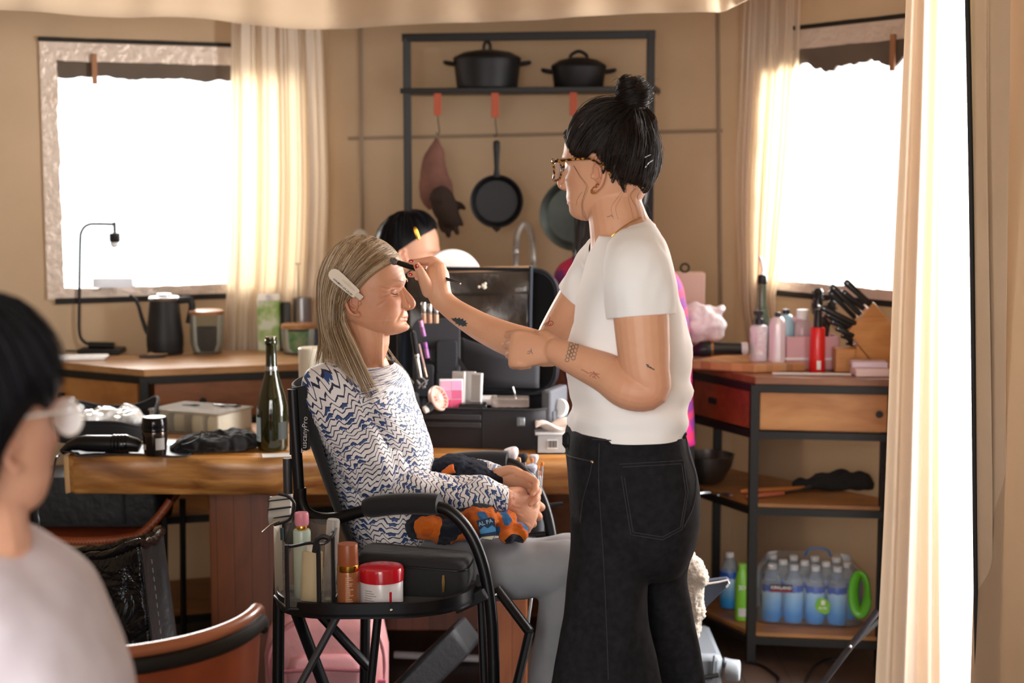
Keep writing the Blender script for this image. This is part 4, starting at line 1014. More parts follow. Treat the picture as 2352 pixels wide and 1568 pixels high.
G0, G1, G2 = (-1.62, 5.205), (-1.168, 4.94), (-.455, 5.165)
cabinet('wooden counter with black steel frame under the left window', [G0, G1, G2], [(-.455, 5.55), (-.68, 5.565), (-1.60, 5.225)],
        [((-1.60, 5.193), (-1.18, 4.947), DRW_L, (.3, 'k')), ((-1.155, 4.944), (-.78, 5.063), DRW_D, (.42, 'k')), ((-.78, 5.063), (-.46, 5.164), DRW_D, (.5, 'k'))], [.42, .09], (-1.1, 5.2, 0), OAK, [G1, G2, (-1.60, 5.205), (-.475, 5.53)])
H0, H1, H2, H3 = (.44, 5.40), (.588, 5.085), (.745, 4.763), (1.155, 4.705)
CABR = wood('counter_wood_red', '8a5534', '6e3c22', '9c6842', 0, .7, .4)
cabinet('wooden corner counter with open shelves by the right window', [H0, H1, H2, H3], [(1.16, 4.85), (.725, 5.365), (.46, 5.43)],
        [(H2, H3, DRW_L, (.9, 'k')), (H1, H2, DRW_R, (.38, 'p')), (H0, H1, DRW_R, (.5, 'p'))], [.495, .085], (.85, 5.0, 0), CABR, [H2, (1.14, 4.725), H0, (.71, 5.345)])
t = thing('counter', 'wooden sink counter along the back wall behind the makeup case', 'counter', (0, 5.4, 0))
b = B(); b.prism([(-.45, 5.168), (.10, 5.25), (.435, 5.41), (.455, 5.51), (-.45, 5.69)], .875, .9); obj('countertop', b, OAK, t, smooth=False, bevel=.004)
b = B(); b.prism([(-.445, 5.19), (.10, 5.27), (.43, 5.43), (.44, 5.50), (-.445, 5.68)], 0, .875); obj('cabinet_body', b, DRW_D, t, smooth=False)
# rack with shelf over the sink
t = thing('pot_rack', 'black steel rack with a shelf standing over the sink counter', 'rack', (.05, 5.4, .9))
RL, RR = P(936, 300, 5.47), P(1493, 300, 5.33)
def rp(s, z, back=0): p = RL.lerp(RR, s); u = (RR - RL).normalized(); return Vector((p.x - u.y * back, p.y + u.x * back, z))
zt_ = P(936, 87, 5.47).z; zs_ = P(936, 207, 5.47).z
for s in (0, 1):
    b = B(); bar(b, rp(s, .9), rp(s, zt_), .027, .027); obj('post', b, BLK, t, smooth=False, bevel=.002)
b = B(); bar(b, rp(-.018, zt_), rp(1.018, zt_), .027, .027); obj('top_bar', b, BLK, t, smooth=False, bevel=.002)
b = B(); b.extr([rp(-.025, zs_ - .012, -.02), rp(1.025, zs_ - .012, -.02), rp(1.025, zs_ - .012, .17), rp(-.025, zs_ - .012, .17)], (0, 0, .018)); obj('rack_shelf', b, BLK, t, smooth=False, bevel=.002)
IRON = mat('cast_iron', '1b1a1c', .5, .25, bmp=(160, .12, .001)); IRONG = mat('carbon_steel', '3d423c', .4, .5, var=('2f3430', 14))
def dutch(label, px, Y, r, h, hz, lug):
    base_ = P(px, 200, Y); z0 = zs_ + .006; c = Vector((base_.x, Y, z0)); t = thing('dutch_oven', label, 'pot', c)
    b = B(); b.lathe([(0, 0), (r * .86, 0), (r * .90, .004), (r * .985, h * .92), (r * 1.0, h), (r * .94, h), (r * .9, .012), (0, .012)], c, 40); obj('pot_body', b, IRON, t)
    b = B(); b.lathe([(r * 1.0, h), (r * 1.02, h + .004), (r * .98, h + .010), (r * .7, h + .026), (r * .3, h + .034), (0, h + .036)], c, 40); ld = obj('lid', b, IRON, t)
    b = B(); b.tube(cat([(c.x - lug, Y, z0 + h + .030), (c.x - lug * .8, Y, z0 + h + hz * .8), (c.x, Y, z0 + h + hz), (c.x + lug * .8, Y, z0 + h + hz * .8), (c.x + lug, Y, z0 + h + .030)], 4), .006, 8); obj('lid_handle', b, IRON, ld)
    for s in (-1, 1):
        b = B(); b.tube(cat([(c.x + s * r * .95, Y - .030, z0 + h - .014), (c.x + s * (r + .022), Y - .026, z0 + h - .010), (c.x + s * (r + .030), Y, z0 + h - .007), (c.x + s * (r + .022), Y + .026, z0 + h - .010), (c.x + s * r * .95, Y + .030, z0 + h - .014)], 4), .0065, 8); obj('side_handle', b, IRON, t)
dutch('large black cast iron pot with loop lid handle on the rack shelf', 1119, 5.50, .117, .098, .066, .012)
dutch('smaller black cast iron pot at the right of the rack shelf', 1329, 5.44, .094, .068, .056, .030)
ORL = mat('orange_leather', 'a8431c', .5)
def hook_strap(label, px, Y, y1):
    t = thing('hook_strap', label, 'strap', P(px, 240, Y), 'leather hook straps along the rack')
    a, c = P(px, 209, Y), P(px, y1, Y); b = B(); b.box(a.x - .0125, a.x + .0125, Y - .003, Y + .003, c.z, zs_ - .0125); obj('leather_tab', b, ORL, t, bevel=.001)
    b = B(); b.tube(cat([(c.x, Y, c.z + .012), (c.x + .002, Y - .004, c.z - .02), (c.x + .006, Y - .002, c.z - .055), (c.x + .002, Y - .012, c.z - .066), (c.x - .005, Y - .010, c.z - .058)], 4), .0016, 6); obj('wire_hook', b, BLK, t)
hook_strap('orange leather strap hook at the left, holding the brown glove', 1005, 5.435, 265)
hook_strap('orange leather strap hook holding the black skillet', 1137, 5.400, 270)
hook_strap('orange leather strap hook above the green-black pan', 1317, 5.36, 265)
hook_strap('orange leather strap hook half hidden behind the dark hair bun', 1437, 5.33, 246)
def pan(name, label, px, py, Y, rp_, depth, m, hl_, hook=True):
    c = P(px, py, Y); t = thing(name, label, 'pan', c); T = Matrix.Translation(c) @ Matrix.Rotation(R_(90), 4, 'X')
    b = B(); r = rp_; b.lathe([(0, 0), (r * .80, 0), (r, depth), (r * 1.02, depth), (r * .96, depth - .002), (r * .79, .006), (0, .006)], T=T, n=44); obj('pan_body', b, m, t)
    b = B(); z0 = c.z + r * .92
    b.tube([(c.x, Y - depth * .8, z0 + k * hl_) for k in (0, .08, .25, .5, .8, .95, 1)], [.016, .011, .0085, .0095, .012, .012, .006], 12, flat=.55, up=(0, 1, 0)); obj('handle', b, m, t)
    b = B(); b.tube([(c.x - .012, Y - depth, c.z - r * .97), (c.x, Y - depth, c.z - r * 1.08), (c.x + .012, Y - depth, c.z - r * .97)], [.006, .009, .006], 8); obj('pour_lip', b, m, t); return t
pan('skillet', 'black cast iron skillet hanging from the rack', 1141, 462, 5.41, .0895, .035, IRON, .125)
pan('frying_pan', 'greenish black round pan hanging behind the standing person', 1322, 492, 5.38, .122, .030, IRONG, .115)
# glove
GLOVE = mat('brown_suede', '7a5347', .9, var=('5d3d35', 12), bmp=(240, .3, .001)); GLOVED = mat('dark_suede', '33251f', .9)
t = thing('work_glove', 'brown and black leather glove hanging from the rack', 'glove', P(1010, 430, 5.43))
b = B(); g = [(1003, 318, .006), (1000, 350, .030), (995, 395, .047), (1003, 440, .058), (1014, 472, .048)]
b.loft(limb_rings([(*P(x, y, 5.43), r) for x, y, r in g], 5, 20, .5, wrk(.006, 22), (0, 1, 0))[0]); obj('cuff', b, GLOVE, t)
b = B(); 
for ch in ([(1012, 452, .044), (1024, 482, .045), (1034, 500, .036)], [(1012, 490, .014), (1014, 515, .013), (1018, 528, .010)], [(1024, 495, .014), (1028, 525, .013), (1030, 540, .010)], [(1036, 490, .013), (1044, 518, .012), (1050, 534, .009)], [(1042, 484, .012), (1054, 505, .011), (1060, 515, .008)], [(1036, 470, .014), (1050, 470, .013), (1060, 474, .011), (1066, 478, .007)]):
    limb(b, [(*P(x, y, 5.425), r) for x, y, r in ch], 4, 12, .8)
from_mesh('fingers', remesh(b, .004, 2), GLOVED, t)
# spring tap
t = thing('spring_tap', 'steel kitchen tap with tall spring neck behind the makeup case', 'tap', P(1184, 700, 5.42))
tp = [P(1184, 740, 5.42), P(1184, 640, 5.42), P(1186, 560, 5.42), P(1191, 530, 5.42), P(1204, 515, 5.42), P(1217, 527, 5.41), P(1223, 560, 5.41), P(1226, 630, 5.41)]
tp[0].z = .9; b = B(); b.tube(cat([tuple(p) for p in tp], 8), .0085, 10); obj('hose', b, mat('hose_grey', '8c8a88', .4), t)
b = B(); pf = path(tp); hel = []
for i in range(1100):
    s_ = .18 + .80 * i / 1099; p = pf(s_); q = pf(s_ + .004); d = (q - p).normalized(); n1 = Vector((0, 1, 0)); n2 = d.cross(n1); a = i * .42; hel.append(p + (n1 * math.cos(a) + n2 * math.sin(a)) * .0115)
b.tube(hel, .0021, 5); obj('spring', b, mat('spring_steel', 'd6d2cd', .3, .7), t)
b = B(); b.lathe([(0, 0), (.026, 0), (.026, .012), (.015, .016), (.015, .07), (0, .07)], tp[0], 20); obj('base', b, CHROME, t)
# live-edge table
t = thing('live_edge_table', 'thick live-edge wooden table carrying the makeup case and hair tools', 'table', (-.45, 4.5, 0))
b = B(); rings = []; N = 70
for i in range(N + 1):
    x = -1.222 + 1.39 * i / N; yf = 4.225 + .014 * fbm((x * 1.0, 2, 0), 3) + .010 * math.sin(x * 5); yb = 4.815 + .02 * fbm((x, 7, 0), 3); e = .010 * fbm((x, 4, 1), 5)
    if i == 0: yf += .02
    rings.append([Vector((x, yf + .006, .749)), Vector((x, yf + .001, .746)), Vector((x, yf + e * .6, .715)), Vector((x, yf + .003 + e, .685)), Vector((x, yf + .006 + e * .8, .650)), Vector((x, yf + .014, .642)), Vector((x, yb - .02, .642)), Vector((x, yb, .70)), Vector((x, yb - .01, .749))])
b.loft(rings, False); obj('slab', b, SLAB, t, ang=60)
b = B(); b.add([v for v in rings[0]] + [v + Vector((-.014, .002, -.004)) for v in rings[0]], [tuple(range(9, 18))] + [(i, (i + 1) % 9, 9 + (i + 1) % 9, 9 + i) for i in range(9)]); obj('end_grain', b, SLABEND, t)
b = B(); b.add(rings[-1], [tuple(range(9))]); obj('end_grain', b, SLABEND, t)
for px0, px1, Y in ((467, 642, 4.42), (1128, 1212, 4.42)):
    b = B(); b.box((px0 - 1176) / 3600 * Y, (px1 - 1176) / 3600 * Y, Y, Y + .42, 0, .643); obj('pedestal', b, PED, t, smooth=False, bevel=.004)
b = B(); b.box(-.70, .03, 4.60, 4.66, .15, .25); obj('stretcher', b, PED, t, smooth=False, bevel=.004)
# makeup chair (turned a little to the camera)
MK = mat('satin_black_tube', '1c1b1d', .35, .5, coat=.1)
cf, cl = Vector((.961, -.277, 0)), Vector((.277, .961, 0)); CW = .545
mc = thing('makeup_chair', 'tall folding black makeup chair the grey haired person sits in', 'chair', P(880, 1568, 3.6) * 1.0); mc.location.z = 0; ORG[mc.name] = Vector(mc.location)
def yn(px): return 3.470 - (px - 690) / 440 * .125
def npt(px, py): return P(px, py, yn(px))
arm = [npt(x, y) for x, y in ((690, 1120), (692, 1150), (704, 1176), (735, 1190), (780, 1188), (830, 1174), (900, 1162), (1003, 1164), (1045, 1184), (1080, 1226), (1104, 1280), (1120, 1345), (1129, 1420), (1133, 1510), (1134, 1568))]
arm.append(Vector((arm[-1].x + .004, arm[-1].y, .012)))
pad = [npt(x, y) for x, y in ((838, 1166), (900, 1158), (960, 1156), (1008, 1158))]
post = [npt(690, 1180), npt(684, 1080), npt(676, 960), npt(672, 893)]
for k in (0, 1):
    o_ = cl * CW * k
    b = B(); b.tube([p + o_ for p in cat([tuple(p) for p in arm], 5)] if False else [Vector(p) + o_ for p in cat([tuple(p) for p in arm], 5)], .0135, 14); obj('arm_tube', b, MK, mc)
    b = B(); b.tube([Vector(p) + o_ + Vector((0, 0, .0)) for p in cat([tuple(p) for p in pad], 4)], [.020] + [.0255] * 11 + [.024], 16, flat=.95); obj('arm_pad', b, BLKF, mc)
    b = B(); b.tube([p + o_ for p in post], .0125, 12); obj('back_post', b, MK, mc)
    b = B(); q0, q1 = npt(663, 1205) + o_, npt(660, 1052) + o_; b.tube([q0, q1], .0105, 12); q1b = q1; obj('slide_tube', b, mat('grey_tube', '4a4a4d', .35, .6), mc)
    b = B(); q = [npt(x, y) + o_ for x, y in ((662, 893), (703, 884), (706, 1034), (664, 1046))]; b.extr(q, cl * .02); obj('back_sleeve', b, BLKF, mc, bevel=.003)
    rl = [npt(646, 1200) + o_, npt(640, 1400) + o_]; rl.append(Vector((rl[1].x - .012, rl[1].y, .012)))
    b = B(); b.tube(rl, .0135, 12); obj('rear_leg', b, MK, mc)
    b = B(); a0, a1 = arm[10] + o_, npt(646, 1260) + o_; b.tube([npt(640, 1398) + o_, npt(1110, 1356) + o_], .011, 12); obj('seat_rail', b, MK, mc)
    b = B(); b.tube([npt(640, 1300) + o_, npt(690, 1180) + o_], .0115, 10); obj('post_joint', b, MK, mc)
# back sling
def bsl(u, v):
    z = 1.045 - .40 * v; p = npt(694, 900) + cl * (CW * u); sag = max(0, math.sin(u * math.pi)) ** .45
    return Vector((p.x, p.y, z)) - cf * (.10 * sag * (1 - .5 * v)) + cf * (.012 + .125 * v ** 1.2)
b = B(); b.sheet(bsl, 24, 20); obj('back_sling', b, BLKF, mc, solid=.006, ang=180)
pq = npt(698, 1000); MT = frame((0.05, -.015, 1), cl * -1 * .6 - cf * .0 + Vector((-.2, -1, 0))); MT.translation = P(700, 998, yn(700) - .022)
text('back_lettering', 'TuscanyPro', mat('grey_lettering', 'bdbab8', .6), mc, MT @ TR((.000, 0, .0006)), .0175)
b = B(); s0 = npt(700, 1372); s0.z = .602
b.extr([s0, s0 + cf * .40, s0 + cf * .40 + cl * CW, s0 + cl * CW], (0, 0, .010)); obj('seat', b, BLKF, mc, bevel=.004)
# folding legs under the seat
def strut(nm, p, q, r, m=MK): b = B(); b.tube([p, q], r, 10, flat=.75); obj(nm, b, m, mc)
def down(px0, py0, px1, py1, Y0, Y1):           # extend the line of two pixels to the floor
    a, c = P(px0, py0, Y0), P(px1, py1, Y1); k = (a.z - .012) / (a.z - c.z); return a, a.lerp(c, k)
strut('cross_strut', *down(677, 1396, 742, 1568, 3.62, 3.66), .019)
strut('cross_strut', *down(783, 1400, 692, 1568, 3.44, 3.44), .0115, mat('grey_strut', '57575b', .3, .6))
strut('cross_strut', P(722, 1396, 3.615), P(846, 1532, 3.64), .016)
strut('leg_brace', *down(870, 1396, 852, 1568, 3.40, 3.40), .0125)
strut('leg_brace', *down(1104, 1372, 1112, 1568, 3.50, 3.50), .0125)
strut('footrest_bar', P(1142, 1352, 3.42), P(1216, 1450, 3.36), .0135); strut('footrest_bar', *down(1216, 1450, 1188, 1568, 3.36, 3.36), .0135)
strut('footrest_bar', P(1221, 1368, 3.80), P(1190, 1600, 3.70), .006, CHROME)
fp = P(1240, 1790, 3.45); fp.z = .13
b = B(); b.extr([fp + cf * -.05, fp + cf * .17, fp + cf * .17 + cl * .42, fp + cf * -.05 + cl * .42], (0, 0, .012)); obj('footplate', b, MK, mc, bevel=.003)
# side tray
TZ = .612; trc = Vector((-.295, 3.43, TZ)); tp_ = []
for i in range(25):
    a = math.pi + math.pi * i / 24; ca, sa = math.cos(a), math.sin(a); tp_.append((trc.x + .222 * math.copysign(abs(ca) ** .62, ca), trc.y - .012 - .235 * abs(sa) ** .72 * (1 - .10 * ca)))
b = B(); b.prism(tp_, TZ - .008, TZ - .002); obj('tray_floor', b, BLKF, mc)
b = B(); ring = [Vector((x, y, TZ)) for x, y in tp_]
rr_ = [[p + Vector((0, 0, -.012)), p + Vector((0, 0, .020)), p + (p - trc).normalized() * -.006 + Vector((0, 0, .022)), p + (p - trc).normalized() * -.007 + Vector((0, 0, -.012))] for p in ring]
b.loft(rr_, True); obj('tray_rim', b, MK, mc)
b = B(); M = TR(P(1085, 1378, 3.33), R_(-16), R_(-28)); b.M = M; b.box(-.045, .035, -.008, .008, -.012, .014); obj('tray_bracket', b, mat('bracket_steel', '3a3a3c', .3, .7), mc, bevel=.002)
b = B()
for q in (P(898, 1401, 3.162), P(1138, 1366, 3.345), P(690, 1104, 3.488)):
    b = B(); b.ball(q, (.0035, .0025, .0035), 10); obj('rivet', b, CHROME, mc)
# leather sling chairs
def tub_chair(label, c, yaw, back_h, arc):
    t = thing('leather_chair', label, 'chair', (c[0], c[1], 0)); M = TR((c[0], c[1], 0), yaw)
    def sh(u, v, k=0):                          # back shell, opening towards +Y
        a = R_(arc[0]) + (R_(arc[1]) - R_(arc[0])) * u; e = min(1, 14 * min(u, 1 - u))
        z0, z1 = .44, back_h - .035 * (1 - e)
        r = .262 + .020 * v - k; return Vector((r * math.cos(a), r * math.sin(a) * 1.0, z0 + (z1 - z0) * v))
    b = B(M); b.sheet(sh, 50, 12); obj('back_shell', b, LEATH, t, solid=.008, ang=180)
    b = B(M); b.tube([sh(i / 50, 1) for i in range(51)], .0115, 10); obj('rim_roll', b, mat('pale_leather_rim', 'b06a48', .35, coat=.4), t)  # rim roll in a paler leather colour than the shell
    b = B(M); b.tube([sh(i / 50, .93) + Vector((math.cos(R_(arc[0] + (arc[1] - arc[0]) * i / 50)), math.sin(R_(arc[0] + (arc[1] - arc[0]) * i / 50)), 0)) * .010 for i in range(51)], .009, 8, flat=1.6); obj('steel_band', b, BLK, t)
    b = B(M); b.lathe([(0, .43), (.24, .435), (.255, .455), (.24, .462), (0, .452)], (0, .02, 0), 32); obj('seat', b, LEATH, t)
    for sx in (-1, 1):
        for sy in (-1, 1):
            b = B(M); b.tube([(sx * .19, sy * .18, .435), (sx * .225, sy * .215, .005)], .010, 8); obj('leg', b, BLK, t)
    return t
tub_chair('cognac leather tub chair with rolled rim in the foreground', (-.735, 2.715), 0, .757, (-185, 14))
t = thing('leather_chair', 'cognac leather sling chair pushed under the far side of the table', 'chair', P(200, 1400, 4.75)); t.location.z = 0; ORG[t.name] = Vector(t.location)
x0, x1 = P(6, 1230, 4.6).x, P(392, 1230, 4.6).x; xc = (x0 + x1) / 2; hw_ = (x1 - x0) / 2
def seat2(u, v):
    s = 2 * u - 1; z = .462 + .085 * max(0, abs(s) - .6) ** 1.6 / .4 ** 1.6 - .022 * (1 - s * s) + .08 * max(0, v - .72) / .28
    return Vector((xc + hw_ * s, 4.56 + .05 * s * s + .30 * v - .02 * (1 - s * s), z))
b = B(); b.sheet(seat2, 40, 16); obj('seat_sling', b, LEATH, t, solid=.008, ang=180)
b = B(); b.tube([seat2(i / 40, 0) for i in range(41)], .013, 10); e_ = obj('seat_edge', b, LEATH, t)
b = B()
for i in range(46):
    p = seat2(.04 + .92 * i / 45, 0); b.tube([p + Vector((-.006, -.0125, -.004)), p + Vector((0, -.014, .005)), p + Vector((.006, -.0125, -.004))], .0022, 5)
obj('edge_lacing', b, mat('lacing_leather', 'c2764f', .5), t, label='braided lacing along the seat edge')['kind'] = 'stuff'
for sx in (-1, 1):
    for yy in (4.60, 4.86):
        b = B(); b.tube([(xc + sx * hw_ * .93, yy, .50), (xc + sx * hw_ * .90, yy, .005)], .010, 8); obj('leg', b, BLK, t)
    b = B(); b.tube([(xc + sx * hw_ * .9, 4.58, .43), (xc + sx * hw_ * .3, 4.58, .43)], .008, 8); obj('seat_bar', b, BLK, t)
# ================================================================ OTHER PEOPLE
def simple_person(label, hc, fwd, sc_, skinm, extra=None, up=(0, 0, 1)):
    t = thing('person', label, 'person', (hc.x, hc.y, 0)); M = headM(hc, fwd, up, sc_); b = B(); head_shell(b, M, 1.0, 1.0)
    if extra: extra(b, M)
    me = remesh(b, .0032, 2, .5)
    def fx(co, me_): set_blush(me_, blush_of(co, M, .9, .45, .3, .2)); return co
    from_mesh('body', me, skinm, t, fn=fx); return t, M
def hair_cap(t, M, hl_, m, tail=None, n=500, seed=3, lift=1.05, ends=None, r=.0010, low=.0):
    """short or tied hair: flows from the crown to the hairline (and on to `ends`)"""
    h = [Vector(p) for p in cat(hl_, 6)]; NB = len(h); b = B()
    def g(u, t_, sd):
        x = u * (NB - 1); k = min(int(x), NB - 2); q = h[k] + (h[k + 1] - h[k]) * (x - k); q = Vector((q.x, q.y * sd, q.z)); top = Vector((-.030, -.006 * sd, .128))
        a = min(1, t_ * (1.6 if ends else 1)); p = top.lerp(q, a); w_ = Vector(((p.x + .006) / .104, p.y / .086, (p.z - .002) / .122)); l = w_.length
        kk = lift * (1.02 + .05 * math.sin(a * math.pi))
        if 1e-4 < l < kk: p = Vector((w_.x / l * .104 * kk - .006, w_.y / l * .086 * kk, w_.z / l * .122 * kk + .002))
        p = M @ p
        if ends and t_ > .6: e = ends(u, sd); f = (t_ - .6) / .4; p = p.lerp(e, f)
        return p
    for sd in (1, -1): b.sheet(lambda u, v, sd=sd: g(u, v, sd), 40, 30); b.a[-41 * 31:] = [.2] * (41 * 31)
    for sd in (1, -1): strands(b, lambda u, v, sd=sd: g(u, v, sd), n, seed + sd, r, 10, .004, .8, (0, .9))
    b.uv = {}
    if tail: tail(b)
    obj('hair', b, m, t, ang=180)
HL = [(.088, 0, .060), (.074, .048, .046), (.050, .072, .018), (.024, .080, .004), (.004, .082, .016), (-.030, .084, .000), (-.048, .076, -.040), (-.066, .050, -.070), (-.080, 0, -.075)]
# 3. blurred person in the near left corner
Y3 = 1.72; h3 = P(-62, 962, Y3)
def ex3(b, M):
    limb(b, [(*(M @ Vector((-.028, 0, -.040))), .052), (*P(-60, 1150, Y3), .054), (*P(-70, 1260, Y3 + .01), .070)], 4, 20)
    r_, _ = cut_ring([(-190, 60, 1250, 0, .09), (-280, 150, 1330, 0, .11), (-330, 230, 1500, 0, .11), (-340, 240, 1800, 0, .11)], Y3 + .02, .1, 24, 2.3, 3); b.loft(r_)
t3, M3 = simple_person('blurred person with short dark hair and pale lilac sweater at the left edge', h3, (.56, .83, -.04), .98, SKIN_B, ex3, (0, 0, 1))
HL3 = [(.090, 0, .058), (.076, .048, .050), (.052, .072, .030), (.026, .080, .014), (.004, .083, .018), (-.026, .087, -.020), (-.038, .084, -.068), (-.052, .060, -.100), (-.074, 0, -.098)]
hair_cap(t3, M3, HL3, HAIR_K, None, 900, 41, 1.10, None, .0012)
b = B(); w3 = wrk(.010, 9)
r_, u_ = cut_ring([(-150, 42, 1228, 0, .085), (-200, 80, 1250, 0, .115), (-280, 142, 1300, 0, .15), (-330, 196, 1352, 0, .165), (-350, 240, 1420, 0, .165), (-360, 272, 1490, 0, .165), (-365, 298, 1568, 0, .165), (-370, 312, 1700, 0, .165), (-372, 318, 1850, 0, .17), (-372, 318, 2100, 0, .18)], Y3 + .03, .1, 64, 2.3, 6, lambda p, t_: w3(p))
b.loft(r_, True, uv=u_); obj('sweater', b, mat('lilac_knit', 'cfc4ca', .9, var=('c4b8bf', 20), bmp=(420, .3, .001), sheen=.3), t3, ang=180)
b = B(); c3 = P(-40, 1900, Y3)
for s in (-1, 1): limb(b, [(c3.x + s * .08, Y3 + .03, .62, .085), (c3.x + s * .09 + .05, Y3 + .05, .45, .075), (c3.x + s * .09, Y3 + .03, .06, .05)], 4, 16)
from_mesh('trousers', remesh(b, .008, 2), mat('dark_trousers', '2b2b30', .8), t3)
g3 = thing('glasses', 'blurred clear framed glasses on the person at the left edge', 'glasses', M3 @ Vector((.1, 0, 0)))
CLR = mat('clear_frame', 'e8e2d8', .12, coat=.5)
for s in (1, -1):
    rm = [M3 @ Vector((.106, s * (.034 + .025 * math.cos(a)), -.004 + .021 * math.sin(a))) for a in [i * math.pi / 12 for i in range(24)]]
    b = B(); b.tube(rm, .0019, 8, closed=True); o = obj('rim', b, CLR, g3); b = B(); b.add(rm, [tuple(range(24))]); obj('lens', b, film('thin_lens', 'f6f6f4', -.16, .1), o)
    b = B(); b.tube([M3 @ Vector(p) for p in ((.104, s * .060, .008), (.085, s * .077, .010), (0, s * .088, .010), (-.035, s * .086, -.012))], .0019, 8); obj('temple_arm', b, CLR, g3)
# 4. seated person behind, dark hair, by the round mirror
Y4 = 5.02; h4 = P(944, 579, Y4)
def ex4(b, M):
    limb(b, [(*(M @ Vector((-.028, 0, -.035))), .050), (*P(930, 680, Y4), .050), (*P(930, 720, Y4), .075)], 4, 20)
    for s in (-1, 1): limb(b, [(h4.x + .30, Y4 + s * .06, .44, .055), (h4.x + .33, Y4 + s * .06 - .05, .16, .042)], 4, 14)
    r_, _ = cut_ring([(870, 990, 715, 0, .13), (860, 1000, 800, 0, .12), (870, 1000, 950, 0, .12), (860, 1010, 1040, 0, .15)], Y4, .1, 24, 2.2, 3); b.loft(r_)
t4, M4 = simple_person('person in black with dark pinned hair seated behind the round mirror', h4, (.97, -.12, -.10), .96, SKIN_B, ex4)
HL4 = [(.078, 0, .090), (.066, .048, .078), (.032, .076, .052), (.006, .084, .030), (-.012, .085, .014), (-.026, .086, .000), (-.040, .082, -.050), (-.060, .056, -.100), (-.084, 0, -.105)]
hair_cap(t4, M4, HL4, HAIR_K, None, 500, 51, 1.08)
b = B(); r_, _ = cut_ring([(885, 975, 690, 0, .08), (862, 998, 712, 0, .15), (850, 1004, 760, 0, .16), (855, 1004, 860, 0, .14), (858, 1010, 960, 0, .15), (850, 1015, 1070, 0, .17), (870, 1005, 1100, 0, .14)], Y4, .1, 40, 2.3, 4); b.loft(r_); obj('top', b, BLKF, t4, ang=180)
b = B(); c4 = P(930, 1060, Y4)
for s in (-1, 1): limb(b, [(c4.x, Y4 + s * .07, c4.z + .02, .085), (c4.x + .20, Y4 + s * .075 - .03, c4.z, .075), (c4.x + .36, Y4 + s * .07 - .05, c4.z - .01, .06), (c4.x + .35, Y4 + s * .07 - .06, .24, .05)], 4, 16)
from_mesh('trousers', remesh(b, .008, 2), mat('navy_trousers', '23242c', .8), t4)
for s in (-1, 1):
    q = P(1092, 1420, Y4 - .04 + s * .06); b = B(); limb(b, [(q.x - .03, q.y, q.z + .02, .035), (q.x + .03, q.y - .02, q.z - .01, .034), (q.x + .085, q.y - .05, q.z - .02, .024)], 4, 14); obj('shoe', b, mat('pink_shoe', 'e3b8ad', .6), t4)
b = B(); p = P(957, 536, Y4 - .082); M = frame((.35, 0, -1), (.1, -1, .3)); M.translation = p; b.M = M; b.ball((0, 0, 0), (.022, .007, .003), 14); set_props(obj('barrette', b, GOLD, org=p), 'small gold barrette in the dark hair of the seated person behind', 'barrette')
t = thing('stool', 'white tubular stool under the table behind the makeup chair', 'stool', (c4.x + .02, Y4, 0)); WMET = mat('white_metal', 'dcdcde', .35)
b = B(); b.lathe([(0, 0), (.13, 0), (.14, .02), (.13, .05), (0, .055)], (c4.x + .02, Y4 + .01, c4.z - .135), 28); obj('seat_pad', b, BLKF, t)
sp_ = P(1012, 1430, 4.92); b = B(); b.tube([(sp_.x, 4.92, c4.z - .13), (sp_.x, 4.92, .10)], .0135, 12); obj('leg', b, WMET, t)
b = B(); b.tube([(c4.x - .10, 4.95, c4.z - .13), (c4.x - .10, 4.95, .02)], .0135, 12); obj('leg', b, WMET, t)
a_, c_ = P(905, 1503, 4.75), P(1100, 1512, 4.75); b = B(); b.tube([a_, c_], .012, 10); obj('foot_bar', b, WMET, t)
a_, c_ = P(955, 1420, 4.92), P(1085, 1434, 4.92); b = B(); b.tube([a_, c_], .012, 10); obj('cross_bar', b, WMET, t)
# 5. person in plaid shirt behind the standing one
Y5 = 4.86; h5 = P(1398, 440, Y5)
def ex5(b, M):
    limb(b, [(*(M @ Vector((-.028, 0, -.035))), .050), (*P(1405, 560, Y5), .052), (*P(1415, 600, Y5), .08)], 4, 20)
    r_, _ = cut_ring([(1330, 1500, 605, 0, .12), (1310, 1560, 700, 0, .12), (1330, 1560, 980, 0, .12)], Y5, .1, 24, 2.2, 3); b.loft(r_)
t5, M5 = simple_person('person with long dark hair in a magenta plaid shirt behind the standing person', h5, (-.85, .50, -.12), .97, SKIN_B, ex5)
def e5(u, sd):
    return P(1316 + 40 * u + (40 if sd < 0 else 0), 640 + 30 * u, Y5 - .12 + .14 * u) if u < .75 else P(1400 + 60 * u, 640, Y5 + .05)
hair_cap(t5, M5, HL, HAIR_D, None, 420, 61, 1.08, e5)
m, nt, bs = base('magenta_plaid'); v = coords(nt, 'Object'); sp = nd(nt, 'ShaderNodeSeparateXYZ'); nt.links.new(v, sp.inputs[0])
s1 = mth(nt, 'LESS_THAN', mth(nt, 'PINGPONG', mth(nt, 'ADD', sp.outputs[0], mth(nt, 'MULTIPLY', sp.outputs[2], .3)), .035), .014); s2 = mth(nt, 'LESS_THAN', mth(nt, 'PINGPONG', mth(nt, 'SUBTRACT', sp.outputs[2], mth(nt, 'MULTIPLY', sp.outputs[0], .3)), .032), .013)
c = mix(nt, mth(nt, 'MULTIPLY', s1, .7), C('c01a74'), C('2b2a78')); c = mix(nt, mth(nt, 'MULTIPLY', s2, .6), c, C('c92b3a')); nt.links.new(c, bs.inputs['Base Color']); bs.inputs['Roughness'].default_value = .8
b = B(); w5 = wrk(.012, 9)
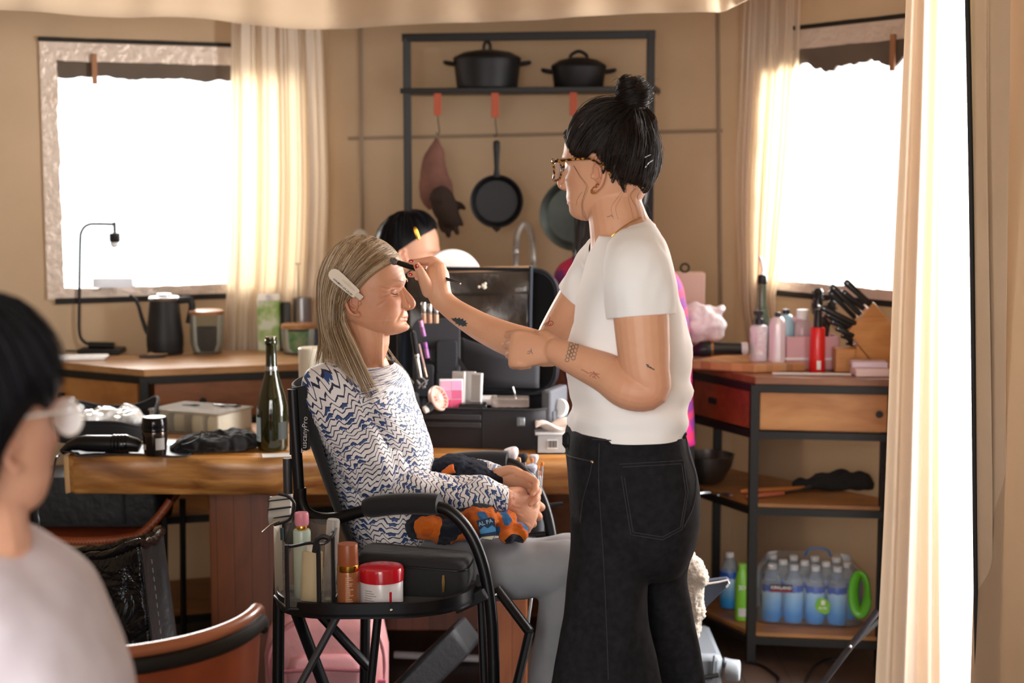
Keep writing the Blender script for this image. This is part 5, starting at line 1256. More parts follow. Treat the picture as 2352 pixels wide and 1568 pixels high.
r_, u_ = cut_ring([(1360, 1460, 575, 0, .08), (1318, 1500, 590, 0, .13), (1284, 1540, 618, 0, .16), (1268, 1560, 660, 0, .165), (1266, 1580, 740, 0, .16), (1290, 1590, 850, 0, .15), (1320, 1597, 940, 0, .16), (1330, 1600, 1012, 0, .17)], Y5, .1, 48, 2.3, 5, lambda p, t_: w5(p)); b.loft(r_, True); obj('shirt', b, m, t5, ang=180)
b = B()
for dx in (1420, 1530): limb(b, [(*P(dx, 985, Y5), .095), (*P(dx, 1200, Y5), .075), ((dx - 1176) / 3600 * Y5, Y5, .10, .055)], 4, 16)
from_mesh('trousers', remesh(b, .008, 2), mat('black_trousers', '161518', .85), t5)
for dx in (1410, 1525):
    x = (dx - 1176) / 3600 * Y5; b = B(); limb(b, [(x + .03, Y5, .04, .036), (x - .05, Y5, .036, .036), (x - .12, Y5, .03, .026)], 4, 14); obj('shoe', b, mat('dark_shoe', '1c1b1e', .6), t5)
# ================================================================ SMALL THINGS
def lat(name, label, cat_, px, py, z, prof, m, group=None, n=28, Y=None):
    c = PZ(px, py, z) if Y is None else Vector(((px - 1176) / 3600 * Y, Y, z)); b = B(); b.lathe(prof, c, n); return solo(name, b, m, label, cat_, group, c), c
# ---- on the left counter (z .9)
def rrect(hx, hy, r, n=8):
    o = []
    for cx, cy, a0 in ((hx - r, hy - r, 0), (-hx + r, hy - r, 90), (-hx + r, -hy + r, 180), (hx - r, -hy + r, 270)):
        for i in range(n + 1): a = R_(a0 + 90 * i / n); o.append((cx + r * math.cos(a), cy + r * math.sin(a)))
    return o
LC = .9
c = PZ(232, 812, LC); t = thing('desk_lamp', 'black arched desk lamp with a bare bulb in front of the left window', 'lamp', c); Yl = c.y
b = B(); b.box(c.x - .070, c.x + .075, Yl - .05, Yl + .05, LC, LC + .020); obj('lamp_base', b, BLK, t, bevel=.004)
b = B(); b.tube([P(204, 792, Yl), P(262, 793, Yl)], .011, 12); obj('arm_holder', b, BLK, t)
arm_ = [P(x, y, Yl) for x, y in ((262, 793), (210, 791), (190, 782), (182, 760), (182, 700), (184, 560), (188, 530), (202, 516), (225, 514), (264, 515))]
b = B(); b.tube(cat([tuple(p) for p in arm_], 6), .0052, 10); obj('arched_arm', b, BLK, t)
b = B(); q = P(263, 515, Yl); b.tube([q + Vector((0, 0, .008)), q + Vector((0, 0, -.030))], .006, 10); q = P(263, 533, Yl); b.tube([q, q + Vector((0, 0, -.003)), q + Vector((0, 0, -.030)), q + Vector((0, 0, -.034))], [.012, .019, .019, .016], 18); obj('socket', b, BLK, t)
b = B(); b.ball(P(263, 560, Yl), (.016, .016, .014), 16); obj('bulb', b, mat('milky_bulb', 'e9eef0', .2), t)
b = B(); b.tube(cat([tuple(P(183, 806, Yl + .02)), tuple(P(150, 806, Yl)), tuple(P(122, 812, Yl + .01))], 5), .003, 6); obj('power_cord', b, BLK, t)
c = PZ(380, 812, LC); t = thing('gooseneck_kettle', 'matte black gooseneck kettle with steel lid beside the desk lamp', 'kettle', c); KB = mat('matte_black', '1d1d20', .5); ky = c.y
b = B(); b.lathe([(0, 0), (.058, 0), (.061, .004), (.061, .018), (.063, .03), (.063, .06), (.056, .12), (.052, .165), (.050, .186), (0, .188)], c, 36); obj('kettle_body', b, KB, t)
b = B(); b.lathe([(.051, .186), (.053, .192), (.050, .197), (.026, .199), (.024, .207), (0, .209)], c, 32); obj('lid', b, mat('brushed_steel', 'a9a8aa', .3, 1), t)
b = B(); b.tube(cat([tuple(P(x, y, ky)) + (r,) for x, y, r in ((352, 772, .010), (338, 762, .0085), (326, 730, .007), (318, 702, .0062), (309, 686, .0058), (298, 678, .005))], 5)[:, :3], list(cat([(.010,), (.0085,), (.007,), (.0062,), (.0058,), (.005,)], 5)[:, 0]), 10); obj('spout', b, KB, t)
b = B(); b.tube(cat([tuple(P(x, y, ky)) for x, y in ((412, 690), (428, 688), (438, 690), (441, 706), (436, 730), (434, 742))], 5), .009, 10, flat=1.3); obj('handle', b, KB, t)
def jar(name, label, px, py, r, h, fill, lidm, hf=.62, gr=None):
    c = PZ(px, py, LC); t = thing(name, label, 'jar', c, gr); b = B(); b.lathe([(0, .002), (r * .8, .002), (r * .98, h * .25), (r, h), (r * .95, h), (r * .93, h * .25), (r * .76, .008), (0, .008)], c, 32); obj('glass', b, GLASS, t)
    b = B(); b.lathe([(0, .010), (r * .74, .010), (r * .90, h * .26), (r * .91, h * hf), (0, h * hf + .004)], c, 28); obj('contents', b, fill, t)
    b = B(); b.lathe([(0, h), (r * 1.03, h), (r * 1.03, h + .012), (r * .9, h + .015), (0, h + .015)], c, 32); obj('jar_lid', b, lidm, t)
WLID = wood('lid_wood', 'b07c4a', '9a6536', 'c39260', 0, 3, .5)
jar('storage_jar', 'glass jar of ground coffee with a wooden lid beside the kettle', 476, 811, .058, .136, mat('coffee', '3a2218', .9, var=('2a1711', 300)), WLID, .66)
jar('storage_jar', 'glass jar with wooden lid and green packet behind the bottle', 686, 812, .058, .090, mat('green_packet', '3c9a4e', .5, var=('d8c9a6', 20)), WLID, .9)
def carton(name, label, px0, px1, y0, y1, Y, m, cat_='box', d=.06):
    a, c = P(px0, y1, Y), P(px1, y0, Y); b = B(); b.box(a.x, c.x, Y, Y + d, a.z, c.z); return solo(name, b, m, label, cat_, bevel=.003)
m, nt, bs = base('carton_print'); v = coords(nt, 'Object'); nt.links.new(ramp(nt, nz(nt, v, 16, 2), [(.42, C('dfe6cf')), (.50, C('b9cf8f')), (.62, C('86b452'))]), bs.inputs['Base Color']); CARTM = m
y_ = PZ(610, 806, LC).y
t = thing('drink_carton', 'pale green drink carton in front of the left curtain', 'carton', PZ(616, 806, LC)); a = P(592, 806, y_); c = P(640, 690, y_)
b = B(); b.box(a.x, c.x, y_, y_ + .07, LC, c.z); obj('carton_body', b, CARTM, t, bevel=.003)
b = B(); b.extr([(a.x, y_, c.z), (a.x, y_ + .07, c.z), (a.x, y_ + .035, c.z + .022)], (c.x - a.x, 0, 0)); b.lathe([(0, 0), (.010, 0), (.010, .014), (0, .014)], ((a.x + c.x) / 2, y_ + .012, c.z + .006), 14); obj('carton_top', b, WHITEP, t)
c = PZ(655, 806, LC); b = B(); b.lathe([(0, 0), (.018, 0), (.018, .165), (.016, .17), (0, .172)], (c.x, c.y + .03, LC), 24); solo('canister', b, mat('dark_canister', '35312f', .4), 'slim dark canister beside the green drink carton', 'canister')
t = thing('utensil_canister', 'steel canister behind the jar with the green packet', 'canister', PZ(693, 804, LC)); c = PZ(693, 804, LC) + Vector((0, .03, 0))
b = B(); b.lathe([(0, 0), (.034, 0), (.034, .182), (.032, .182), (.032, .006), (0, .006)], c, 28); obj('canister_body', b, mat('satin_steel', 'a7a3a2', .3, .9), t)
t = thing('milk_frother', 'thin steel wand with crossbar standing in the steel canister', 'whisk', c); b = B(); q = P(684, 604, c.y); b.tube([Vector((q.x, c.y, LC + .01)), q], .0022, 8); obj('wand', b, CHROME, t); b = B(); b.tube([q + Vector((-.010, 0, -.002)), q + Vector((.010, 0, -.002))], .0022, 8); obj('crossbar', b, CHROME, t)
carton('box', 'dark blue box beside the jar with the green packet', 716, 738, 758, 812, PZ(727, 812, LC).y, mat('navy_card', '2d3245', .6))
t, c = lat('travel_mug', 'cream travel mug standing behind the grey haired person', 'mug', 716, 0, .749, [(0, 0), (.036, 0), (.042, .10), (.0435, .255), (.041, .258), (0, .258)], mat('cream_enamel', 'ded6c4', .4), Y=4.62)
# tray, coaster
b = B(); p0 = PZ(186, 824, LC); M = TR((p0.x, p0.y, LC + .002), .12); b.M = M; b.box(-.085, .085, -.045, .045, 0, .003); b.box(-.085, .085, -.045, -.042, .003, .009); b.box(-.085, .085, .042, .045, .003, .009); solo('metal_tray', b, mat('bright_tray', 'c9c2bc', .25, .8), 'shallow silver tray in front of the desk lamp', 'tray')
t = thing('coaster', 'small dark coaster with a spoon in front of the kettle', 'coaster', PZ(350, 820, LC)); c = PZ(350, 820, LC); b = B(); b.lathe([(0, 0), (.044, 0), (.044, .006), (0, .007)], c, 28); obj('disc', b, mat('dark_wood_disc', '3a2c26', .5), t)
set_props(obj('spoon', B().tube([c + Vector((-.02, 0, .0085)), c + Vector((-.005, 0, .010)), c + Vector((.01, .002, .010)), c + Vector((.05, .01, .010))], [.003, .007, .003, .002], 8), mat('spoon_wood', 'a98763', .5), org=c), 'small wooden spoon lying on the dark coaster', 'spoon')
b = B(); q = P(262, 648, 5.40); e = .0
b.box(q.x - .065, q.x + .065, q.y - .02, q.y + .02, q.z - .018, q.z - .015); b.box(q.x - .065, q.x + .065, q.y - .022, q.y - .019, q.z - .018, q.z + .016); b.box(q.x - .065, q.x + .065, q.y + .019, q.y + .022, q.z - .018, q.z + .016); b.box(q.x - .068, q.x - .065, q.y - .022, q.y + .022, q.z - .018, q.z + .016); b.box(q.x + .065, q.x + .068, q.y - .022, q.y + .022, q.z - .018, q.z + .016)
solo('window_caddy', b, mat('frosted_plastic', 'f0f0f2', .2, trans=.5), 'clear plastic caddy hooked on the left window sill', 'caddy')
# pale brush on the sink counter
c = Vector((P(828, 560, 5.45).x, 5.45, .9)); t = thing('dish_brush', 'pale round-headed dish brush standing against the back wall', 'brush', c)
b = B(); b.tube([c, c + Vector((0, 0, .02)), Vector((c.x, 5.45, P(828, 575, 5.45).z))], [.012, .006, .006], 10); obj('handle', b, mat('pale_grey_plastic', '9c958e', .5), t)
b = B(); b.ball(P(828, 545, 5.45), (.027, .022, .029), 18); b2 = from_mesh('brush_head', remesh(b, .004, 0), mat('pale_bristle', 'c3b8ab', .95, bmp=(180, .8, .004)), t)
# ---- round mirror
YM = 4.80; c = P(1036, 643, YM); t = thing('round_mirror', 'white round makeup mirror standing behind the open makeup case', 'mirror', (c.x, YM, .749)); MM = frame((.97, -.2, 0), (.0, .15, 1)) ; MM.translation = c
T = Matrix.Translation(c) @ Matrix.Rotation(R_(90), 4, 'X') @ Matrix.Rotation(R_(14), 4, 'Y')
b = B(); b.lathe([(0, 0), (.084, 0), (.094, .006), (.0955, .014), (.092, .018), (0, .018)], T=T, n=48); obj('mirror_shell', b, WHITEP, t)
b = B(); b.tube([(c.x, YM + .01, c.z - .09), (c.x, YM + .01, .765)], .010, 10); obj('stand', b, WHITEP, t)
b = B(); b.lathe([(0, 0), (.07, 0), (.07, .010), (.02, .018), (0, .018)], (c.x, YM + .01, .7495), 28); obj('base', b, WHITEP, t)
# ---- on the table (z .75)
TT = .7495
c = Vector((P(626, 1000, 4.33).x, 4.33, TT)); t = thing('champagne_bottle', 'dark green champagne bottle standing on the table', 'bottle', c)
m, nt, bs = base('bottle_glass'); bs.inputs['Base Color'].default_value = C('2a2a10'); bs.inputs['Roughness'].default_value = .05; bs.inputs['Coat Weight'].default_value = .6; bs.inputs['Transmission Weight'].default_value = .35; bs.inputs['IOR'].default_value = 1.5
prof = [(0, .004), (.030, 0), (.040, .004), (.0435, .014), (.0435, .105), (.042, .130), (.036, .158), (.026, .190), (.019, .216), (.0155, .245), (.0145, .295), (.0150, .297), (.0172, .300), (.0172, .309), (.0150, .312), (.0155, .318), (.0150, .320), (.010, .320), (.010, .312), (0, .312)]
b = B(); b.lathe(prof, c, 48); obj('glass_body', b, m, t)
def wraplabel(name, c, r, z0, z1, a0, a1, m, par, n=24):
    b = B(); b.sheet(lambda u, v: Vector((c.x + r * math.cos(a0 + (a1 - a0) * u), c.y + r * math.sin(a0 + (a1 - a0) * u), c.z + z0 + (z1 - z0) * v)), n, 1); return obj(name, b, m, par, ang=180)
wraplabel('front_label', c, .0439, .030, .098, R_(160), R_(232), mat('pale_blue_label', 'a8bfc9', .6), t); wraplabel('back_label', c, .0439, .036, .085, R_(300), R_(345), mat('dark_label', '2f3432', .6), t)
b = B(); b.lathe([(.0178, .226), (.0182, .232), (.0168, .238), (.0160, .236)], c, 32, cap=False); obj('neck_seal', b, mat('silver_foil', 'b8b8b8', .3, .9), t)
wraplabel('label_line', c, .0441, .040, .042, R_(172), R_(222), mat('label_ink', '46606c', .6), t)
c = PZ(357, 1047, TT); c.z += .004; t = thing('styling_jar', 'dark chrome jar of styling product with a pale lid on the table', 'jar', c)
b = B(); b.lathe([(0, 0), (.029, 0), (.030, .004), (.034, .05), (.035, .062), (.034, .066)], c, 32); obj('jar_body', b, mat('smoked_chrome', '4b4039', .16, .85), t)
b = B(); b.lathe([(.034, .066), (.036, .070), (.0345, .076), (.0355, .080), (.0335, .100), (.031, .104), (0, .104)], c, 32); jl_ = obj('jar_lid', b, mat('black_chrome', '201d1d', .12, .6), t)
b = B(); b.lathe([(0, .1043), (.030, .1043), (.030, .1055), (0, .1058)], c, 28); obj('lid_top', b, mat('pale_top', 'cfd6d4', .4), jl_)
wraplabel('text_block', c, .0345, .018, .050, R_(285), R_(330), mat('grey_print', '8c8580', .6), t)
wraplabel('barcode', c, .0335, .018, .032, R_(210), R_(235), mat('pale_print', 'b5aca6', .6), t)
b = B()
def mat_fn(u, v):
    a, c_ = PZ(131, 1056, TT), PZ(428, 1056, TT); x = a.x + (c_.x - a.x) * u; return Vector((x, 4.232 + .16 * v - .018 * math.sin(u * 9) * (1 - v), TT + .0035 + .006 * max(0, fbm((x * 7, v, 0), 2)) + (.010 * (1 - v) ** 3 if u < .12 else 0)))
b.sheet(mat_fn, 40, 10); solo('heat_mat', b, mat('grey_rubber', '3a3a3d', .5), 'thin dark heat mat under the hair tools on the table', 'mat', ang=180, solid=.002)
c = PZ(240, 1040, TT); t = thing('hair_dryer', 'black hair dryer lying on the mat at the left end of the table', 'hair dryer', c); yd = 4.262; f_ = lambda x, y: P(x, y, yd)
b = B(); b.tube([f_(142, 1038), f_(160, 1024), f_(182, 1018), f_(200, 1018), f_(258, 1019)], [.009, .014, .020, .0235, .0245], 18); obj('barrel', b, BLKP, t)
b = B(); b.tube([f_(258, 1019), f_(262, 1019), f_(290, 1019), f_(296, 1019)], [.0245, .0258, .0262, .024], 20); o = obj('motor_ring', b, mat('gloss_ring', '17161a', .12, .3), t)
for k in range(4): b = B(); b.tube([f_(262 + k * 8, 1019), f_(265 + k * 8, 1019)], .0270, 20); obj('vent_rib', b, BLKP, o)
b = B(); b.tube([f_(292, 1019), f_(312, 1022), f_(322, 1026)], [.024, .020, .016], 16); obj('handle', b, BLKP, t)
cord = [f_(136, 1044), P(130, 1050, 4.21), P(126, 1062, 4.19), P(121, 1090, 4.17), P(112, 1115, 4.15), P(92, 1145, 4.14), P(86, 1175, 4.14), P(89, 1205, 4.14), P(80, 1240, 4.14), P(77, 1290, 4.14), P(80, 1400, 4.14)]
b = B(); b.tube(cat([tuple(p) for p in cord], 6), .0035, 8); obj('power_cord', b, BLKP, t)
# drawstring pouch
b = B(); rng = random.Random(3)
for x, y, Y, r in ((415, 1038, 4.31, (.030, .05, .014)), (450, 1028, 4.32, (.055, .07, .024)), (500, 1024, 4.33, (.070, .08, .028)), (545, 1022, 4.34, (.055, .07, .028)), (570, 1018, 4.36, (.035, .05, .022)), (540, 1000, 4.38, (.045, .04, .016)), (470, 1012, 4.36, (.05, .05, .020))):
    p = P(x, y, Y); p.z = max(p.z, TT + r[2] * .9); b.ball(p, r, 16)
wp = wrk(.010, 26)
def pouchfix(co, me):
    nrm = vnormals(me); co = co + nrm * np.array([[wp(Vector(p))] for p in co]); co[:, 2] = np.maximum(co[:, 2], TT + .003); return co
t = thing('drawstring_pouch', 'crumpled black drawstring pouch beside the bottle on the table', 'pouch', P(495, 1050, 4.32)); from_mesh('pouch_body', remesh(b, .005, 3), mat('black_velvet', '0d0c0e', .9, sheen=.1), t, fn=pouchfix)
b = B(); b.tube(cat([tuple(P(x, y, Y)) for x, y, Y in ((575, 1008, 4.32), (520, 1000, 4.29), (492, 992, 4.27), (470, 993, 4.26), (446, 1000, 4.25), (422, 1012, 4.25), (418, 1020, 4.25), (436, 1016, 4.25), (458, 1004, 4.25), (463, 990, 4.26), (478, 1000, 4.26), (505, 1004, 4.27))], 6), .0014, 6); obj('drawstring', b, BLKP, t)
# organiser box
A_, B_, C_ = PZ(345, 990, TT), PZ(502, 1004, TT), PZ(590, 982, TT); e1 = (B_ - A_).normalized(); L1 = (B_ - A_).length; e2 = Vector((-e1.y, e1.x, 0)); MO = Matrix((e1, e2, Vector((0, 0, 1)))).transposed().to_4x4(); MO.translation = A_ + Vector((0, 0, .001))
t = thing('organiser_box', 'clear plastic organiser box of pale compartments behind the black pouch', 'box', A_); W2 = .17; HB = .062
FROST = film('frosted_box', 'f6f3ec', .10, .2)
b = B(MO); b.box(0, L1, 0, W2, 0, .003); b.box(0, L1, 0, .003, 0, HB); b.box(0, L1, W2 - .003, W2, 0, HB); b.box(0, .003, 0, W2, 0, HB); b.box(L1 - .003, L1, 0, W2, 0, HB)
for k in (1, 2, 3): b.box(L1 * k / 4 - .001, L1 * k / 4 + .001, .003, W2 - .003, .003, HB - .006)
obj('tray_body', b, FROST, t, smooth=False)
b = B(MO); b.box(-.004, L1 + .004, -.004, W2 + .004, HB, HB + .006); obj('lid', b, film('clear_lid', 'f8f6f1', .10, .1), t, bevel=.002)
SPN = [mat('sponge_%d' % k, c_, .9) for k, c_ in enumerate(('f1e9d2', 'e9e2cc', 'f6efdc'))]; on_ = ['leftmost', 'second', 'third', 'rightmost']
for k in range(8):
    i, j = k % 4, k // 4; M = MO @ TR((L1 * (i + .5) / 4, .045 + .08 * j, .004), .2 * (k % 3)); b = B(M); b.loft([[Vector((x * s, y * s, z)) for x, y in rrect(L1 / 8 - .006, .030, .012)] for s, z in ((.9, 0), (1, .01), (1, .040), (.85, .05))]); set_props(obj('makeup_sponge', b, SPN[k % 3], org=M.translation, ang=60), 'pale makeup sponge in the organiser box, %s of the %s row' % (on_[i], 'back' if j else 'front'), 'sponge', 'sponges in the organiser box')
for k, (x, y, a) in enumerate(((.06, .09, .2), (.12, .12, -.2), (.15, .13, .1))):
    M = MO @ TR((x * L1 / .18, y, HB + .0105), a); b = B(M); b.tube([(-.028, 0, 0), (0, .002, 0), (.014, 0, 0), (.030, .001, 0)], [.0016, .003, .004, .0012], 8); o = obj('hair_grip', b, BLKP, org=M.translation); set_props(o, ['black hair grip on the box lid, leftmost of three', 'black hair grip on the box lid, middle of three', 'black hair grip on the box lid, rightmost of three'][k], 'hair grip', 'hair grips on the organiser lid')
# black mesh bag with glossy plastic
t = thing('tool_bag', 'open black mesh bag of clear plastic packs at the left of the table', 'bag', PZ(235, 1010, TT)); x0, x1 = P(128, 1000, 4.5).x, P(338, 1000, 4.5).x
b = B()
def bagw(u, v):
    a = u * 2 * math.pi; cx = (x0 + x1) / 2; return Vector((cx + (x1 - x0) / 2 * math.copysign(abs(math.cos(a)) ** .5, math.cos(a)), 4.58 + .15 * math.copysign(abs(math.sin(a)) ** .5, math.sin(a)), TT + .002 + v * (.052 + .020 * (math.sin(a) > 0) + .010 * math.sin(a * 3) + .030 * max(0, math.cos(a)) * max(0, math.sin(a)))))
b.sheet(bagw, 60, 6); obj('bag_wall', b, mat('black_mesh', '1b1b1f', .75, bmp=(500, .4, .001)), t, solid=.004, ang=180)
b = B(); b.tube([bagw(i / 60, 1) for i in range(60)], .0045, 8, closed=True); obj('piping', b, BLKF, t)
b = B()
for k, (u, v, r) in enumerate(((.30, .3, .04), (.55, .5, .05), (.75, .35, .045), (.45, .7, .04), (.65, .75, .035))): b.ball((x0 + (x1 - x0) * u, 4.46 + .22 * v, TT + .055), (r * 1.3, r, .026), 16)
def crinkle(co, me): 
    nrm = vnormals(me); return co + nrm * np.array([[.014 * fbm(p, 24, 3)] for p in co])
from_mesh('plastic_packs', remesh(b, .006, 1), mat('glossy_clear_pack', 'eef0f2', .06, bmp=(30, .4, .01), coat=1), t, fn=crinkle)
b = B(); a = PZ(632, 1050, TT); b.M = TR((a.x + .01, a.y + .03, TT + .001), .2); b.box(-.05, .05, -.03, .02, 0, .0015); solo('paper_sheet', b, mat('white_paper', 'efedea', .7), 'white sheet of paper under the champagne bottle side of the table', 'paper')
# ---- makeup case
SUIT = mat('case_fabric', '27262c', .72, bmp=(800, .3, .001), sheen=.2); SUITD = mat('case_lining', '0e0e11', .8); NAVY = mat('case_navy', '1f2430', .55, bmp=(700, .2, .001))
cc = P(1112, 1000, 4.52); cc.z = TT; MS = TR(cc, R_(-7)); t = thing('makeup_case', 'large black rolling makeup case standing open on the table', 'case', cc); CS = t
hx, hy, hz = .205, .165, .125
out, inn = rrect(hx, hy, .055), rrect(hx - .008, hy - .008, .048)
b = B(MS); b.loft([[Vector((x, y, .001)) for x, y in out], [Vector((x * 1.01, y * 1.01, hz * .5)) for x, y in out], [Vector((x, y, hz + .012 * (y / hy))) for x, y in out], [Vector((x, y, hz + .012 * (y / hy))) for x, y in inn], [Vector((x, y, .012)) for x, y in inn]], True); obj('case_body', b, SUIT, t, ang=50)
b = B(MS); b.tube([Vector((x, y, hz + .013 * (y / hy))) for x, y in out], .0042, 8, closed=True); obj('rim_piping', b, BLKF, t)
b = B(MS)
for z in (.060, .082): b = B(MS); b.box(-.17, .015, -hy - .0065, -hy - .001, z, z + .015); obj('handle_strap', b, mat('strap_webbing', '3a3a40', .6), t, bevel=.002)
b = B(MS); b.box(.016, .020, -hy - .004, -hy + .002, .005, hz - .008); obj('seam', b, BLKF, t)
b = B(MS @ TR((.128, -hy - .006, .080), 0)); b.box(-.012, .012, -.006, .003, -.013, .013); bk = obj('buckle', b, mat('grey_buckle', '7b8288', .35, .5), t, bevel=.003)
b = B(MS @ TR((.130, -hy - .013, .080), 0)); b.box(-.006, .010, -.004, .003, -.009, .009); obj('button', b, mat('grey_button', '9aa0a5', .3, .5), bk, bevel=.002)
b = B(MS @ TR((.205, -.055, 0), R_(-14))); b.box(-.004, .026, -.085, .06, .035, .165); fl_o = obj('side_flap', b, mat('grey_flap', '55565c', .75, bmp=(600, .3, .001)), t, bevel=.007)
b = B(MS @ TR((.205, -.055, 0), R_(-14))); b.box(.024, .031, -.075, .05, .045, .105); obj('flap_pocket', b, mat('grey_pocket', '4c4d53', .75), fl_o, bevel=.003)
# open lid
ML = MS @ TR((-.034, hy + .012, hz - .012), R_(-3), 0, R_(-5)); LW, LH, LD = .240, .370, .075
lo_ = [(x, z + LH / 2) for x, z in rrect(LW, LH / 2, .07)]; li_ = [(x * .965, (z - LH / 2) * .97 + LH / 2) for x, z in lo_]
b = B(ML); b.loft([[Vector((x, -LD, z)) for x, z in li_], [Vector((x, -LD, z)) for x, z in lo_], [Vector((x * 1.008, -LD * .4, z)) for x, z in lo_], [Vector((x * .98, 0, (z - LH / 2) * .98 + LH / 2)) for x, z in lo_]], False)
b.loft([[Vector((x, -LD, z)) for x, z in li_], [Vector((x, -.012, z)) for x, z in li_]], False); b.add([Vector((x, -.012, z)) for x, z in li_], [tuple(range(len(li_)))]); b.add([Vector((x * .98, 0, (z - LH / 2) * .98 + LH / 2)) for x, z in lo_], [tuple(range(len(lo_)))])
lid = obj('case_lid', b, NAVY, t, ang=50)
b = B(ML); b.tube([Vector((x, -LD, z)) for x, z in lo_], .005, 8, closed=True); obj('lid_zip', b, mat('zip_black', '15161b', .5), lid)
b = B(ML); b.add([Vector((x * .98, -.016, (z - LH / 2) * .98 + LH / 2)) for x, z in li_], [tuple(range(len(li_)))]); obj('lid_lining', b, SUITD, lid)
# clear pocket in the lid with its black binding
VIN = mat('smoky_vinyl', '3d352f', .22, bmp=(16, .35, .012), coat=.12)
def pk(u, v):
    x = -.215 + .375 * u; z = .185 + .172 * v; return Vector((x, -LD - .006 + .006 * math.sin(u * 9) * math.sin(v * 7), z + .008 * (u - .3) * 1.5))
b = B(ML); b.sheet(pk, 30, 20); pko = obj('clear_pocket', b, VIN, lid, ang=180, solid=.002)
b = B(ML); b.sheet(lambda u, v: pk(u, 1.0) + Vector((0, .003 + .02 * v, .016 * v)), 20, 2); obj('pocket_top', b, mat('tan_film', 'b8977b', .2, coat=.5), pko, ang=180)
b = B(ML); b.tube([pk(1, -.02), pk(1, .5), pk(1, 1.08)], .0062, 8); obj('pocket_binding', b, NAVY, pko)
b = B(ML); b.tube([pk(-.01, .60) + Vector((0, -.003, 0)), pk(.5, .62) + Vector((0, -.003, 0)), pk(1, .63) + Vector((0, -.003, 0))], .0035, 6); obj('pocket_fold', b, mat('vinyl_fold', '2f2a27', .2), pko)
b = B()
for k in range(7): b.ball(ML @ (pk(.62, .76) + Vector((random.uniform(-.014, .014), -.008, random.uniform(-.007, .007)))), (.005, .004, .005), 8)
from_mesh('beads', remesh(b, .0018, 1), mat('pearl_beads', 'd8cdbd', .25), t)
# lid straps and lower pocket
b = B(ML); b.extr([(-.13, -LD - .004, .20), (-.115, -LD - .004, .20), (.035, -LD - .10, .005), (.02, -LD - .10, .005)], (0, .003, 0)); obj('lid_strap', b, mat('strap_dark', '1e1e23', .6), lid)
b = B(ML); b.sheet(lambda u, v: Vector((-.05 + .24 * u, -LD - .005 - .02 * math.sin(u * 3.14), .02 + (.145 - .07 * u) * v)), 16, 4); obj('lower_pocket', b, SUIT, lid, ang=180, solid=.004)
# fold-out tool wallet at the left of the lid
MWt = MS @ TR((-.150, .06, hz - .01), R_(8), 0, R_(-8)); wl_ = thing('tool_wallet', 'black fold-out tool wallet leaning in the left of the makeup case', 'wallet', MWt.translation)
b = B(MWt); q = [(x, z + .115) for x, z in rrect(.070, .115, .03)]; b.loft([[Vector((x, -.010, z)) for x, z in q], [Vector((x, .010, z)) for x, z in q]]); obj('panel', b, SUIT, wl_, bevel=.003, ang=50)
for nm, x_, z_, w_, h_, d_ in (('pocket', .030, .11, .033, .055, .020), ('pocket', -.036, .045, .030, .05, .022), ('pocket', .030, .035, .034, .040, .024), ('elastic_loop', -.012, .120, .011, .018, .016)):
    b = B(MWt @ TR((x_, -.010, z_))); q = rrect(w_, h_, .012); b.loft([[Vector((x, 0, z)) for x, z in q], [Vector((x * .96, -d_, z * .97)) for x, z in q]]); obj(nm, b, mat('mesh_pocket', '222228', .8, bmp=(350, .8, .002)) if nm == 'pocket' else BLKF, wl_, bevel=.004)
def cyl_thing(name, label, cat_, p, q, segs, group=None):
    p, q = Vector(p), Vector(q); t = thing(name, label, cat_, p, group)
    for nm, k0, k1, r, m_ in segs: b = B(); b.tube([p.lerp(q, k0), p.lerp(q, k0 + .02), p.lerp(q, k1 - .02), p.lerp(q, k1)], [r * .9, r, r, r * .9], 14); obj(nm, b, m_, t)
    return t
Yw = 4.455
SILV = mat('silver_cap', 'd5d5d5', .15, .9); BEIGE = mat('foundation_beige', 'c89e80', .3); PUR = mat('purple_tube', 'c07fc0', .2, trans=.3); 
for k, (x, lb) in enumerate(((975, 'silver capped foundation bottle in the wallet pocket, leftmost of three'), (988, 'silver capped foundation bottle in the wallet pocket, middle of three'), (1002, 'silver capped foundation bottle in the wallet pocket, rightmost of three'))):
    cyl_thing('foundation_bottle', lb, 'bottle', P(x, 742, Yw + .005), P(x - 2 + k, 694 + 3 * k, Yw + .005), [('glass', 0, .48, .0070, BEIGE), ('cap', .48, 1, .0072, SILV)], 'foundation bottles in the wallet')
cyl_thing('lip_gloss', 'purple lip gloss tube tucked upright in the wallet, upper one', 'lip gloss', P(974, 772, Yw - .012), P(966, 736, Yw - .012), [('tube_body', 0, .6, .0062, PUR), ('cap', .6, 1, .0058, mat('pink_cap', 'd79ac4', .25))], 'lip glosses in the wallet')
cyl_thing('lip_gloss', 'purple lip gloss tube hanging in the wallet, lower one', 'lip gloss', P(982, 822, Yw - .014), P(976, 786, Yw - .014), [('tube_body', 0, .6, .0062, PUR), ('cap', .6, 1, .0058, mat('violet_cap', '9d5aa8', .25))], 'lip glosses in the wallet')
cyl_thing('curling_wand', 'slim curling wand with black handle hanging in the tool wallet', 'curling wand', P(966, 868, Yw - .034), P(948, 758, Yw - .030), [('barrel', 0, .42, .0052, CHROME), ('collar', .42, .50, .0070, SILV), ('handle', .50, .96, .0082, BLKF), ('tip', .96, 1, .004, BLKP)])
cyl_thing('makeup_pencil', 'thin rose gold makeup brush beside the curling wand in the wallet', 'makeup brush', P(980, 866, Yw - .034), P(962, 790, Yw - .030), [('ferrule', 0, .3, .003, mat('rose_metal', 'c9a08e', .25, .8)), ('handle', .3, 1, .0032, mat('rose_handle', 'b08a86', .3))])
b = B(); 
